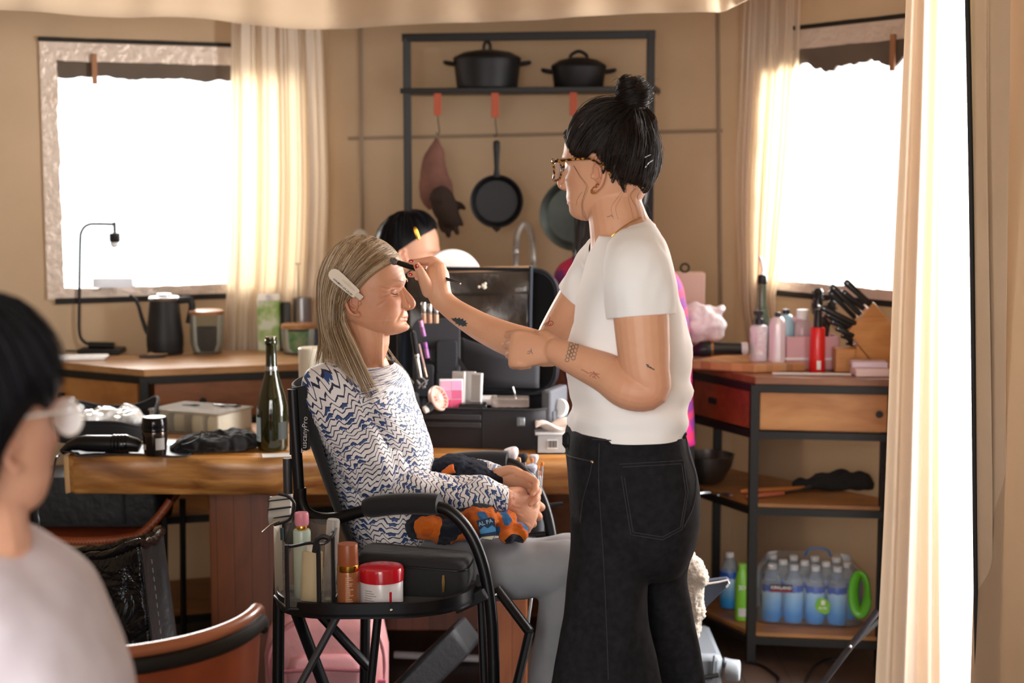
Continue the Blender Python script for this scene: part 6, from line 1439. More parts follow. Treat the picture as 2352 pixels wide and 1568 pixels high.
for ch in ([(958, 872), (966, 884), (978, 890)], [(970, 866), (980, 878), (972, 892)], [(962, 892), (972, 880), (984, 872)]): b.tube(cat([tuple(P(x, y, Yw - .045)) for x, y in ch], 5), .0022, 6)
solo('eyelash_curler', b, CHROME, 'chrome eyelash curler lying at the foot of the tool wallet', 'lash curler')
# palettes and contents
def palette(label, px, py, w_, h_, Y, yaw, tilt, cols, nx, ny, framem, name='makeup_palette'):
    c = P(px, py, Y); M = Matrix.Translation(c) @ Matrix.Rotation(yaw, 4, 'Z') @ Matrix.Rotation(tilt, 4, 'X'); t = thing(name, label, 'palette', c)
    b = B(M); b.box(-w_, w_, 0, .010, -h_, h_); obj('palette_case', b, framem, t, bevel=.001); k = 0
    for i in range(nx):
        for j in range(ny):
            x0 = -w_ * .9 + 1.8 * w_ * i / nx; z0 = -h_ * .9 + 1.8 * h_ * j / ny; b = B(M); b.box(x0 + .0008, x0 + 1.8 * w_ / nx - .0008, -.0012, .001, z0 + .0008, z0 + 1.8 * h_ / ny - .0008); obj('pan', b, mat('pan_' + cols[k % len(cols)], cols[k % len(cols)], .5), t); k += 1
palette('pink blush palette standing upright in the makeup case', 1037, 906, .0335, .0445, 4.40, R_(6), R_(-6), ['e2447a', 'e98bb0', 'e8a9c8', 'e0527f', 'd9648f', 'dba6cf'], 2, 3, mat('white_card', 'ece6e8', .4))
palette('white palette with grey pan standing upright right of the pink one', 1093, 890, .017, .0420, 4.44, R_(-28), R_(-5), ['b8b2ac'], 1, 1, mat('white_card_b', 'e9e7e7', .35))
for k, (x, lb) in enumerate(((1030, 'white edged palette upright behind the pink one, left of two'), (1054, 'white edged palette upright behind the pink one, right of two'))):
    palette(lb, x + 22, 888, .019, .044, 4.47 + .02 * k, R_(-20), R_(-4), ['d9d5d2'], 1, 1, mat('grey_edge_card', 'd6d2d0', .4))
c = P(1006, 915, 4.37); t = thing('mini_fan', 'pale pink handheld mini fan lying in the makeup case', 'fan', c); PINKP = mat('pale_pink_plastic', 'ecc2b4', .4)
Tf = Matrix.Translation(c) @ Matrix.Rotation(R_(62), 4, 'Y') @ Matrix.Rotation(R_(30), 4, 'X')
b = B(); b.lathe([(0, -.012), (.028, -.012), (.036, -.004), (.037, .004), (.034, .008), (.032, .008), (.032, -.002), (0, -.004)], T=Tf, n=36); obj('fan_shell', b, PINKP, t)
for k in range(14):
    a = k * math.pi / 7; b = B(); b.tube([Tf @ Vector((.007 * math.cos(a), .007 * math.sin(a), .008)), Tf @ Vector((.033 * math.cos(a), .033 * math.sin(a), .007))], .0011, 5); obj('grille_bar', b, PINKP, t)
b = B(); b.lathe([(0, .004), (.008, .006), (.008, .010), (0, .011)], T=Tf, n=16); obj('hub', b, PINKP, t)
b = B(); b.tube([P(996, 926, 4.35), P(990, 932, 4.345), P(982, 938, 4.34)], [.0115, .012, .0115], 14); obj('handle_band', b, BLKF, t); b = B(); b.tube([P(982, 938, 4.34), P(974, 942, 4.335)], [.011, .010], 14); obj('handle_end', b, WHITEP, t)
def lump_box(name, label, cat_, px0, px1, y0, y1, Y, d, m_, bev=.003, yaw=0, z=None, **k):
    a, c = P(px0, y1, Y), P(px1, y0, Y); hh = c.z - a.z; a.z = a.z if z is None else z; c.z = a.z + hh; M = TR(((a.x + c.x) / 2, Y + d / 2, a.z), yaw); b = B(M); w_ = (c.x - a.x) / 2; b.box(-w_, w_, -d / 2, d / 2, 0, c.z - a.z); return solo(name, b, m_, label, cat_, bevel=bev, **k)
lump_box('compact', 'flat black compact lying in the makeup case beside the pink palette', 'compact', 1054, 1118, 928, 944, 4.37, .05, BLKP, .004)
lump_box('clear_box', 'clear flat box of lipsticks inside the makeup case', 'box', 1128, 1215, 916, 936, 4.47, .07, mat('clear_acrylic', 'e6d8d0', .1, trans=.7, ior=1.2))
for k, (x, m_) in enumerate(((1140, 'c0605a'), (1158, 'b5785f'), (1176, 'a84e4a'), (1194, 'cf8f78'))):
    cyl_thing('lipstick', ['deep red lipstick at the left in the clear box', 'tan lipstick second from the left in the clear box', 'brick red lipstick third from the left in the clear box', 'peach lipstick at the right in the clear box'][k], 'lipstick', P(x, 932, 4.48), P(x + 8, 931, 4.53), [('tube_base', 0, .5, .005, WHITEP), ('tip', .5, 1, .004, mat('lip_' + m_, m_, .4))], 'lipsticks in the clear box')
lump_box('tissue_pack', 'white tissue pack in the makeup case left of the lipstick box', 'tissue', 1096, 1142, 914, 930, 4.50, .06, mat('tissue', 'ebe7e6', .8))
cyl_thing('tweezers', 'shiny tweezers standing upright at the back of the makeup case', 'tweezers', P(1190, 930, 4.50), P(1178, 888, 4.50), [('shaft', 0, 1, .0026, CHROME)])
t = thing('round_compact', 'round white compact tucked in the side flap of the makeup case', 'compact', P(1290, 938, 4.42)); T = Matrix.Translation(P(1289, 938, 4.40)) @ Matrix.Rotation(R_(70), 4, 'X') @ Matrix.Rotation(R_(-35), 4, 'Y')
b = B(); b.lathe([(0, 0), (.025, 0), (.027, .004), (.027, .010), (.025, .013), (0, .013)], T=T, n=32); obj('shell', b, mat('pearl_white', 'e8edf0', .3), t)
# brush holder clipped on the far arm of the makeup chair
Yb = 3.93; hc_ = P(1229, 1225, Yb); t = thing('brush_holder', 'dark grey cylindrical brush holder clamped to the makeup chair arm', 'holder', hc_); hb = P(1229, 1126, Yb).z - hc_.z
b = B(); b.lathe([(0, 0), (.0225, 0), (.0235, .004), (.0235, hb), (.0215, hb), (.0205, .006), (0, .006)], hc_, 28); obj('holder_cup', b, mat('holder_grey', '4a4b51', .45), t)
b = B(); b.tube([P(1240, 1163, Yb - .02), P(1256, 1161, Yb - .03), P(1262, 1160, Yb - .03), P(1292, 1157, Yb - .02)], [.010, .010, .006, .006], 12); obj('clamp_knob', b, BLKP, t)
FERR = mat('brush_ferrule', 'b9b9bc', .2, .9); HNDL = mat('brush_handle_clear', 'cfcfd2', .15, trans=.3)
WBR = mat('white_brush_hair', 'e2dcdd', .8, var=('b9adb0', 120), bmp=(300, .5, .002)); BBR = mat('black_brush_hair', '1b1617', .8, bmp=(300, .5, .002)); OBR = mat('orange_brush_hair', 'c8702c', .7); GBR = mat('grey_brush_hair', 'aeb3c4', .8, bmp=(300, .5, .002))
def brush(label, tx, ty, bx, rr_, ln, m_, Y, r_h=.0032):
    p = P(bx, 1140, Yb + Y); q = P(tx, ty, Yb + Y * 2.2); p.z = hc_.z + .012; t = thing('makeup_brush', label, 'makeup brush', p, 'makeup brushes in the holder'); L = (q - p).length; d = (q - p).normalized()
    b = B(); b.tube([p, q - d * (ln + .022)], r_h, 10); obj('handle', b, HNDL, t); b = B(); b.tube([q - d * (ln + .024), q - d * (ln - .002)], [r_h * 1.05, max(r_h * 1.25, rr_ * .5)], 12); obj('ferrule', b, FERR, t)
    b = B(); b.tube([q - d * ln, q - d * ln * .6, q - d * ln * .25, q - d * ln * .05, q], [max(r_h, rr_ * .5), rr_ * .9, rr_, rr_ * .8, rr_ * .25], 16); obj('bristles', b, m_, t)
brush('large white fan shaped makeup brush, the tallest in the holder', 1171, 1028, 1222, .020, .030, WBR, -.004)
brush('round black makeup brush beside the white fan brush', 1200, 1040, 1226, .0125, .024, BBR, .006)
brush('grey powder brush at the front of the holder', 1221, 1066, 1230, .0145, .024, GBR, -.012)
brush('pale powder brush behind the grey one in the holder', 1226, 1043, 1232, .0125, .022, WBR, .010)
for k, (x, y, bx, lb) in enumerate(((1207, 1074, 1226, 'small orange tipped brush lowest at the left in the holder'), (1222, 1052, 1229, 'small orange tipped brush behind the grey powder brush'), (1236, 1068, 1233, 'small orange tipped brush right of the grey powder brush'), (1246, 1060, 1238, 'small orange tipped brush highest at the right in the holder'), (1240, 1082, 1236, 'small orange tipped brush lowest at the right in the holder'))):
    brush(lb, x, y, bx, .0042, .013, OBR, -.010 + .005 * k, .0024)
brush('thin silver brush left of the grey powder brush', 1192, 1050, 1222, .004, .02, mat('tan_brush_hair', 'b99b78', .7), -.010, .003)
# clear box with a barcode and a cream cloth on the table
t = thing('clear_tub', 'clear plastic tub with a barcode sticker near the standing person', 'tub', P(1272, 1088, 4.27)); a, c = P(1232, 1080, 4.27), P(1312, 1036, 4.27); z0 = TT + .001; z1 = z0 + .052
b = B(); b.box(a.x, c.x, 4.27, 4.275, z0, z1); b.box(a.x, c.x, 4.375, 4.38, z0, z1); b.box(a.x, a.x + .004, 4.27, 4.38, z0, z1); b.box(c.x - .004, c.x, 4.27, 4.38, z0, z1); b.box(a.x, c.x, 4.27, 4.38, z0, z0 + .003); obj('tub_body', b, mat('clear_tub_plastic', 'eef0f2', .12, trans=.55, ior=1.2), t)
b = B(); b.box(a.x - .004, c.x + .004, 4.266, 4.384, z1, z1 + .006); obj('tub_lid', b, mat('tub_lid', 'f2f2f4', .2, trans=.4, ior=1.2), t, bevel=.002)
b = B(); b.box(a.x + .030, a.x + .058, 4.2685, 4.2695, z0 + .014, z0 + .040); stk = obj('sticker', b, WHITEP, t)
for k in range(9): b = B(); b.box(a.x + .032 + k * .0028, a.x + .0332 + k * .0028 + (k % 3) * .0004, 4.2678, 4.2686, z0 + .018, z0 + .037); obj('barcode_bar', b, BLKP, stk)
b = B(); b.sheet(lambda u, v: Vector((a.x - .002 + .10 * u, 4.28 + .085 * v, z1 + .010 + .020 * (.5 + .5 * math.sin(u * 6 + v * 4)) + .006 * math.sin(v * 11))), 20, 14); solo('cloth', b, mat('cream_cloth', 'ecdcd2', .9), 'folded cream cloth lying on the clear tub', 'cloth', ang=180, solid=.006)
# ---- fleece jacket in the lap
m, nt, bs = base('fleece'); v = coords(nt, 'Object')
col = ramp(nt, nz(nt, v, 8.5, 2, .5, .4), [(.47, C('1c1e28')), (.50, C('c4621c')), (.60, C('b9541a')), (.625, C('2e5f8c')), (.68, C('1b2130'))]); n_ = [x for x in nt.nodes if x.type == 'VALTORGB'][0]; n_.color_ramp.interpolation = 'CONSTANT'
nt.links.new(col, bs.inputs['Base Color']); bs.inputs['Roughness'].default_value = 1; bs.inputs['Sheen Weight'].default_value = .1; bs.inputs['Specular IOR Level'].default_value = .1; bump(nt, bs, nz(nt, v, 420, 3), .8, .004); FLE = m
DFLE = mat('dark_fleece', '14161f', 1, bmp=(420, .8, .004), sheen=.08, spec=.1, var=('1d2130', 60))
t = thing('fleece_jacket', 'rolled navy and orange fleece jacket held in the lap', 'jacket', P(1060, 1235, 3.56))
def fluff(a_): return lambda co, me: co + vnormals(me) * np.array([[a_ * fbm(p, 80, 2) + .006 * fbm(p, 18, 2)] for p in co])
b = B()
for x, y, Y, r in ((1000, 1085, 3.66, (.042, .06, .036)), (1040, 1072, 3.66, (.045, .06, .034)), (1085, 1085, 3.66, (.05, .06, .030)), (1125, 1098, 3.66, (.04, .05, .022)), (1060, 1110, 3.62, (.06, .05, .03))): b.ball(P(x, y, Y), r, 18)
from_mesh('upper_roll', remesh(b, .0042, 2), DFLE, t, fn=fluff(.0035))
b = B(); b.tube(cat([tuple(P(x, y, 3.605)) for x, y in ((1010, 1112), (1018, 1095), (1030, 1082), (1044, 1076))], 5), .011, 10); from_mesh('orange_patch', remesh(b, .003, 1), mat('orange_fleece', 'd0651c', 1, bmp=(420, .8, .004), sheen=.1), t, fn=fluff(.003))
b = B()
for x, y, Y, r in ((975, 1205, 3.50, (.05, .06, .035)), (1025, 1212, 3.50, (.055, .06, .036)), (1070, 1205, 3.50, (.05, .06, .038)), (1105, 1190, 3.48, (.040, .05, .032)), (1150, 1200, 3.52, (.035, .05, .030)), (1190, 1222, 3.50, (.025, .03, .022)), (1165, 1228, 3.48, (.022, .03, .018))): b.ball(P(x, y, Y), r, 18)
from_mesh('lower_fold', remesh(b, .0042, 2), FLE, t, fn=fluff(.0035))
Yp = 3.424; pa_ = [(1094, 1196), (1126, 1188), (1136, 1192), (1140, 1226), (1130, 1240), (1106, 1238)]
b = B(); b.extr([P(x, y, Yp) for x, y in pa_], (0, .006, 0)); pt = obj('woven_patch', b, mat('patch_navy', '1d3350', .7), t, label='woven blue mountain patch')
b = B(); b.extr([P(x, y, Yp - .0008) for x, y in ((1101, 1218), (1112, 1208), (1120, 1213), (1130, 1206), (1138, 1212), (1139, 1220), (1104, 1226))], (0, .001, 0)); obj('patch_mountain', b, mat('patch_blue', '4f93c4', .7), pt)
b = B(); b.extr([P(x, y, Yp - .0008) for x, y in ((1105, 1233), (1136, 1230), (1130, 1239), (1107, 1237))], (0, .001, 0)); obj('patch_band', b, mat('patch_cream', 'd9cfae', .7), pt)
MT = frame(P(1132, 1196, Yp) - P(1098, 1206, Yp), P(1110, 1180, Yp - .002) * 0 + Vector((0, -1, 0))); MT.translation = P(1115, 1200, Yp - .0012); text('patch_lettering', 'AL PA', mat('patch_thread', '9fc0d2', .7), pt, MT, .0125, bold=True)
# ---- on the chair tray (z TZ)
zt0 = TZ - .0015
c = PZ(791, 1388, zt0); c = Vector((c.x, 3.217, c.z)); c.x = (791 - 1176) / 3600 * 3.217; t = thing('spray_bottle', 'tall bronze bottle with a gold band standing on the chair tray', 'bottle', c); BRZ = mat('bronze_bottle', 'a0603c', .3, .2, coat=.4); r = .0235
b = B(); b.lathe([(0, 0), (r * .97, 0), (r, .003), (r * .98, .080), (r * .94, .084)], c, 32); obj('bottle_body', b, BRZ, t)
b = B(); b.lathe([(r * .94, .084), (r * .96, .085), (r * .96, .097), (r * .92, .098)], c, 32); obj('gold_band', b, GOLD, t)
b = B(); b.lathe([(r * .92, .098), (r * .93, .099), (r * .90, .140), (r * .86, .142), (0, .142)], c, 32); obj('cap', b, mat('bronze_cap', '9a5230', .35), t)
for k in range(16): b = B(); z_ = .010 + k * .0042; wraplabel('text_line', c, r * 1.004, z_, z_ + .0016, R_(262), R_(292 + 12 * math.sin(k * 2.3)), mat('tan_print_', 'dcb08e', .5) if k == 0 else bpy.data.materials['tan_print_'], t, 8)
c = PZ(876, 1390, zt0); t = thing('cream_jar', 'white cream jar with a glossy red lid on the chair tray', 'jar', c); r = .0465
b = B(); b.lathe([(0, 0), (r * .95, 0), (r, .004), (r, .056), (r * .97, .058)], c, 44); obj('jar_body', b, mat('pearl_jar', 'd9d3d2', .3, coat=.3), t)
b = B(); b.lathe([(r * .97, .056), (r * 1.03, .057), (r * 1.03, .080), (r * .99, .085), (r * .6, .088), (0, .0885)], c, 44); obj('jar_lid', b, mat('red_lid', 'c01524', .2, coat=.5), t)
wraplabel('red_stripe', c, r * 1.004, .006, .040, R_(296), R_(303), mat('red_print', 'c2182a', .4), t, 6)
for k in range(6): wraplabel('text_line', c, r * 1.004, .016 + k * .005, .0175 + k * .005, R_(228), R_(262 - 6 * (k % 3)), mat('grey_text_', '8f8a8c', .5) if k == 0 else bpy.data.materials['grey_text_'], t, 10)
# black zip case
A_, B_ = PZ(842, 1380, zt0), PZ(1062, 1372, zt0); ce = P(950, 1330, 3.42); t = thing('zip_case', 'soft black zip case lying on the chair tray behind the cream jar', 'case', (ce.x, 3.40, zt0)); MZ = TR((ce.x + .006, 3.375, zt0), R_(-8)); hx_, hy_, hz_ = .122, .058, .078
b = B(MZ); q = rrect(hx_, hy_, .025); b.loft([[Vector((x * .97, y * .97, .001)) for x, y in q], [Vector((x * 1.02, y * 1.02, hz_ * .5)) for x, y in q], [Vector((x, y, hz_ * .9 + .012 * (x < 0))) for x, y in q], [Vector((x * .94, y * .92, hz_ + .012 * (x < 0))) for x, y in q], [Vector((x * .4, y * .4, hz_ + .008)) for x, y in q]]); obj('case_body', b, mat('soft_black_cloth', '1f1d1f', .85, bmp=(30, .3, .01), sheen=.1), t, ang=60)
b = B(MZ); b.tube([Vector((x * 1.012, y * 1.012, hz_ * .78 + .010 * (x < 0))) for x, y in q], .0028, 6, closed=True); obj('zip', b, BLKP, t)
zp = MZ @ Vector((.075, -hy_ * 1.04, hz_ * .66)); b = B(); b.tube([zp + Vector((0, -.002, 0)), zp + Vector((0, -.005, -.014)), zp + Vector((0, -.005, -.036))], [.003, .0042, .0036], 8); obj('zip_pull', b, mat('brass_pull', 'b49a66', .3, .9), t)
# clear toiletry bag with black binding
t = thing('clear_toiletry_bag', 'clear vinyl toiletry bag with black binding at the left of the chair tray', 'bag', PZ(690, 1385, zt0)); Yt0, Yt1 = 3.21, 3.33
VB = film('bag_vinyl', 'f6f2ea', .05, .07, (22, .5))
qx = lambda px, Y: (px - 1176) / 3600 * Y
def bagp(s, z): 
    pts = [(618, 3.30), (648, 3.205), (722, 3.20), (756, 3.235), (768, 3.325), (640, 3.345)]
    i = s % 6; k = int(i); f = i - k; a, c_ = pts[k], pts[(k + 1) % 6]; Y = a[1] + (c_[1] - a[1]) * f; px = a[0] + (c_[0] - a[0]) * f; return Vector((qx(px, Y), Y, zt0 + .002 + z))
tops = [.158, .140, .142, .150, .165, .168]
def topz(s): k = int(s) % 6; f = s - int(s); return tops[k] + (tops[(k + 1) % 6] - tops[k]) * f
for k in range(6):
    b = B(); b.sheet(lambda u, v, k=k: bagp(k + u, topz(k + u) * v) + Vector((0, -.006 * math.sin(u * 3.14) * math.sin(v * 3.14) * (1 if k in (1, 2) else -1), 0)), 8, 10); obj('vinyl_panel', b, VB, t, ang=180)
BIND = mat('black_binding', '161417', .5)
for k in (1, 2, 3, 5): b = B(); b.tube([bagp(k, topz(k) * j / 8) for j in range(9)], .0048, 8); obj('binding', b, BIND, t)
b = B(); b.tube([bagp(j / 5, topz(j / 5)) + Vector((0, -.003 * math.sin(j), .004 * math.sin(j * .9))) for j in range(5, 18)], .0058, 8, flat=.6); obj('zip_band', b, BIND, t)
b = B(); b.tube([bagp(j / 5, .003) for j in range(30)], .0042, 8, closed=True); obj('base_binding', b, BIND, t)
b = B(); b.tube(cat([tuple(P(x, y, 3.19)) for x, y in ((722, 1268), (728, 1240), (742, 1232), (756, 1236))], 5), .0055, 8); obj('side_loop', b, BIND, t)
b = B(); b.tube(cat([tuple(P(x, y, 3.22)) for x, y in ((630, 1205), (660, 1196), (672, 1180), (676, 1156), (662, 1140), (640, 1134))], 5), .0055, 8, flat=.6); obj('carry_loop', b, BIND, t)
b = B(); b.sheet(lambda u, v: P(618 + 48 * u, 1205 - 62 * v, 3.27) + Vector((0, .03 * u - .012 * math.sin(v * 5), 0)), 8, 12); hf_ = obj('handle_flap', b, mat('vinyl_flap', 'c9c4bb', .15, coat=.5, trans=.4, ior=1.1), t, ang=180, solid=.003)
for k in range(3): b = B(); b.tube([P(616, 1150 + 20 * k, 3.262), P(668, 1144 + 20 * k, 3.285)], .0042, 6, flat=.5); obj('flap_stripe', b, BIND, hf_)
b = B(); b.tube([P(602, 1221, 3.195), P(622, 1204, 3.20), P(640, 1196, 3.21)], [.002, .0022, .005], 8); obj('zip_pull', b, CHROME, t)
b = B(); b.tube([P(647, 1212, 3.195), P(648, 1240, 3.19)], .006, 8, flat=.6); obj('zip_slider', b, mat('teal_slider', '30444c', .4, .5), t)
cyl_thing('lotion_bottle', 'pink lotion bottle inside the clear toiletry bag', 'bottle', Vector((qx(684, 3.30), 3.30, zt0 + .004)), Vector((qx(684, 3.30), 3.30, zt0 + .190)), [('bottle_body', 0, .80, .019, mat('pale_green_lotion', 'cfe0d2', .25, trans=.3)), ('collar', .80, .85, .012, GOLD), ('cap', .85, 1, .0155, mat('pink_cap_lotion', 'e08a9a', .35))])
cyl_thing('cream_bottle', 'cream coloured bottle leaning inside the clear toiletry bag', 'bottle', Vector((qx(702, 3.26), 3.262, zt0 + .004)), Vector((qx(708, 3.26), 3.27, zt0 + .128)), [('bottle_body', 0, .88, .0225, mat('cream_bottle_', 'e6d2a8', .3, trans=.25)), ('cap', .88, 1, .014, WHITEP)])
cyl_thing('plastic_tube', 'clear plastic tube leaning out of the toiletry bag toward the armrest', 'tube', Vector((qx(744, 3.29), 3.29, zt0 + .004)), P(766, 1192, 3.29), [('tube_body', 0, 1, .014, film('clear_tube', 'eeeae6', .25, .08))])
# ---- right counter (z .9)
RC = .9005
GY = lambda px, py: PZ(px, py, RC)
a = [PZ(1578, 846, RC), PZ(1733, 857, RC), PZ(1852, 852, RC), PZ(1700, 828, RC)]
b = B(); b.prism([(p.x, p.y) for p in a], RC, RC + .026)
m, nt, bs = base('butcher_block'); v = coords(nt, 'Object'); sp = nd(nt, 'ShaderNodeSeparateXYZ'); nt.links.new(v, sp.inputs[0]); wn = nd(nt, 'ShaderNodeTexWhiteNoise', noise_dimensions='1D'); nt.links.new(mth(nt, 'FLOOR', mth(nt, 'DIVIDE', mth(nt, 'ADD', sp.outputs[0], mth(nt, 'MULTIPLY', sp.outputs[1], .35)), .024)), wn.inputs['W'])
nt.links.new(ramp(nt, wn.outputs[0], [(0, C('b27a4c')), (.4, C('c79260')), (.75, C('8a5635')), (1, C('d2a878'))]), bs.inputs['Base Color']); bs.inputs['Roughness'].default_value = .45; BUTCH = m
solo('cutting_board', b, BUTCH, 'thick striped wooden cutting board on the right counter', 'cutting board', smooth=False, bevel=.004)
BZ = RC + .0265
def bott(name, label, cat_, px, py, z, segs, group=None, Y=None, n=28):
    c = PZ(px, py, z) if Y is None else Vector(((px - 1176) / 3600 * Y, Y, z)); t = thing(name, label, cat_, c, group)
    for nm, prof, m_ in segs: b = B(); b.lathe(prof, c, n); obj(nm, b, m_, t)
    return t, c
LAV = mat('lavender_white', 'e4dae4', .3, .1, coat=.3); DKP = mat('dark_pump', '25222a', .25)
t, c = bott('spray_bottle', 'white and pink spray bottle with a dark pump on the cutting board', 'bottle', 1742, 828, BZ, [('bottle_body', [(0, 0), (.026, 0), (.028, .003), (.028, .105), (.024, .112), (.012, .116)], LAV), ('pump_collar', [(.012, .115), (.014, .116), (.014, .134), (.008, .136), (.008, .148), (0, .149)], DKP)])
wraplabel('printed_label', c, .0283, .022, .095, R_(235), R_(318), mat('pink_label', 'd9b9c8', .4, var=('f0eef0', 60)), t)
b = B(); b.box(c.x - .018, c.x + .012, c.y - .008, c.y + .008, c.z + .146, c.z + .160); obj('spray_head', b, DKP, t, bevel=.003)
t, c = bott('spray_can', 'tall white and pink hairspray can right of the pump bottle', 'can', 1784, 830, BZ, [('can_body', [(0, 0), (.026, 0), (.0265, .003), (.0265, .118), (.024, .132), (.014, .142), (0, .143)], mat('pearl_pink_can', 'e3ccd6', .25, .2, coat=.4, var=('f1ecef', 4))), ('nozzle', [(.008, .142), (.009, .143), (.009, .156), (.005, .158), (0, .158)], DKP)])
t, c = bott('oil_bottle', 'slim green oil bottle with a steel pourer in front of the right curtain', 'bottle', 1752, 812, RC, [('glass_body', [(0, 0), (.030, 0), (.031, .004), (.031, .13), (.020, .17), (.0145, .20), (.0135, .265), (0, .266)], mat('green_glass', '6d7a62', .08, trans=.5, coat=.3)), ('stopper', [(.0155, .262), (.016, .264), (.015, .288), (.010, .292), (0, .292)], BLKP)], Y=5.08)
b = B(); p = Vector((c.x, c.y, c.z + .290)); b.tube([p, p + Vector((.001, 0, .02)), p + Vector((-.004, 0, .045)), p + Vector((-.010, 0, .062))], [.006, .0055, .005, .004], 10); obj('pourer', b, CHROME, t)
bott('lotion_bottle', 'pale blue bottle with a dark cap behind the pink caddy', 'bottle', 1808, 800, RC, [('bottle_body', [(0, 0), (.026, 0), (.027, .10), (.027, .150), (.018, .168), (.010, .172)], mat('pale_blue_bottle', 'a9cfdf', .25, trans=.2)), ('cap', [(.011, .170), (.012, .172), (.012, .186), (0, .188)], DKP)], Y=5.0)
bott('lotion_bottle', 'clear pinkish bottle with a white cap behind the pink caddy', 'bottle', 1846, 800, RC, [('bottle_body', [(0, 0), (.026, 0), (.027, .10), (.026, .140), (.017, .158)], mat('clear_pink_bottle', 'e8d3da', .15, trans=.5)), ('cap', [(.018, .156), (.019, .158), (.019, .186), (0, .188)], WHITEP)], Y=4.99)
# hair dryer on the board
yd2 = 4.93; t = thing('hair_dryer', 'black hair dryer lying on the cutting board at the right counter', 'hair dryer', P(1650, 820, yd2)); g_ = lambda x, y: P(x, y, yd2)
b = B(); b.tube([g_(1588, 812), g_(1600, 806), g_(1612, 802), g_(1630, 800), g_(1636, 800)], [.010, .020, .026, .027, .024], 18); obj('motor_end', b, BLKP, t)
b = B(); b.tube([g_(1632, 800), g_(1637, 800)], .0265, 20); obj('copper_ring', b, mat('copper_ring', 'b07a4a', .25, .9), t)
b = B(); b.tube([g_(1637, 800), g_(1660, 800), g_(1700, 801), g_(1716, 800)], [.023, .021, .020, .019], 18); obj('barrel', b, BLKP, t); b = B(); b.tube([g_(1702, 800), g_(1716, 800)], .0205, 18); obj('nozzle', b, mat('pale_nozzle', 'c9c1c4', .3), t)
# pink caddy
PNK = mat('pink_plastic', 'dba6ad', .35, trans=.15)
t = thing('pink_caddy', 'pink plastic caddy with arched handle holding hair products', 'caddy', P(1868, 850, 4.97)); a, c = P(1803, 800, 4.95), P(1925, 752, 4.95)
b = B(); x0, x1 = a.x, c.x; y0, y1 = 4.93, 5.04
for bx in ((x0, x1, y0, y0 + .004), (x0, x1, y1 - .004, y1), (x0, x0 + .004, y0, y1), (x1 - .004, x1, y0, y1)): b.box(bx[0], bx[1], bx[2], bx[3], RC + (.027 if False else .0), RC + .105)
b.box(x0, x1, y0, y1, RC, RC + .004); obj('bin', b, PNK, t, bevel=.002)
b = B(); b.tube(cat([(x0 + .006, y0 + .06, RC + .10), (x0 + .016, y0 + .06, RC + .14), (x0 + .040, y0 + .06, RC + .155), (x0 + .066, y0 + .06, RC + .14), (x0 + .076, y0 + .06, RC + .10)], 5), .006, 8, flat=1.5); obj('arched_handle', b, PNK, t)
b = B(); b.box(x0 - .003, x1 + .003, y0 - .003, y0 + .002, RC + .032, RC + .038); obj('white_band', b, WHITEP, t)
# red can
t, c = bott('spray_can', 'bright red hairspray can with black nozzle standing on the right counter', 'can', 1876, 852, RC, [('can_body', [(0, 0), (.0245, 0), (.0255, .003), (.0235, .135), (.0215, .139)], mat('red_can', 'd81f1c', .3, coat=.3)), ('cap', [(.016, .138), (.014, .145), (.012, .19), (.010, .195), (0, .196)], BLKP)])
wraplabel('barcode_label', c, .0256, .008, .036, R_(258), R_(288), WHITEP, t)
# hair brushes in the caddy
def hbrush(label, px, py, px1, py1, Y, r_, nb):
    p, q = P(px, py, Y), P(px1, py1, Y + .02); t = thing('hair_brush', label, 'hair brush', p, 'hair brushes in the caddy'); d = (q - p).normalized()
    b = B(); b.tube([p, p.lerp(q, .55)], .007, 10); obj('handle', b, BLKP, t); b = B(); b.tube([p.lerp(q, .5), p.lerp(q, .58), p.lerp(q, .95), q], [.006, r_, r_, r_ * .6], 16); hd = obj('brush_head', b, BLKP, t)
    b = B(); n1 = d.orthogonal().normalized(); n2 = d.cross(n1)
    for i in range(nb):
        k = .58 + .38 * random.random(); a = random.uniform(0, 6.28); s_ = p.lerp(q, k); w_ = n1 * math.cos(a) + n2 * math.sin(a); b.tube([s_ + w_ * r_ * .8, s_ + w_ * (r_ + .006)], .0008, 4)
    obj('bristles', b, BLKP, hd)
hbrush('round black hair brush standing upright behind the red can', 1874, 800, 1880, 662, 4.975, .016, 160)
hbrush('black hair brush leaning right behind the red can', 1892, 805, 1912, 690, 4.985, .014, 120)
cyl_thing('tail_comb', 'shiny steel tail comb leaning across the black brushes', 'comb', P(1878, 700, 4.94), P(1918, 755, 4.96), [('tail', 0, 1, .0028, CHROME)])
cyl_thing('hair_clip', 'long black sectioning clip leaning in the caddy beside the brushes', 'hair clip', P(1906, 800, 4.97), P(1888, 728, 4.955), [('jaw', 0, .6, .006, BLKP), ('grip', .6, 1, .009, BLKP)])
# knife block
BLOCKW = wood('block_wood', 'c48a4e', 'b0753c', 'd39c60', 0, 1.4, .45)
t = thing('knife_block', 'tilted wooden knife block full of black handled knives', 'knife block', P(2000, 858, 4.86)); yk = 4.87; fx = lambda x, y: P(x, y, yk)
base_z = RC
pf_ = [fx(1947, 762), fx(2008, 694), fx(2068, 770), fx(2075, 850), fx(2020, 850)]
b = B(); b.extr(pf_, (0, .085, 0)); obj('block_body', b, BLOCKW, t, smooth=False, bevel=.003)
b = B(); q = [fx(1968, 790), fx(2010, 842), Vector((fx(2010, 842).x, yk, RC)), Vector((fx(1962, 842).x, yk, RC))]; b.extr(q, (0, .085, 0)); obj('block_foot', b, BLOCKW, t, smooth=False)
STEEL = mat('knife_steel', 'c8c8cc', .2, 1)
ax = (fx(1947, 762) - fx(2008, 694)).normalized(); nx_ = (fx(1940, 640) - fx(2000, 712)).normalized()
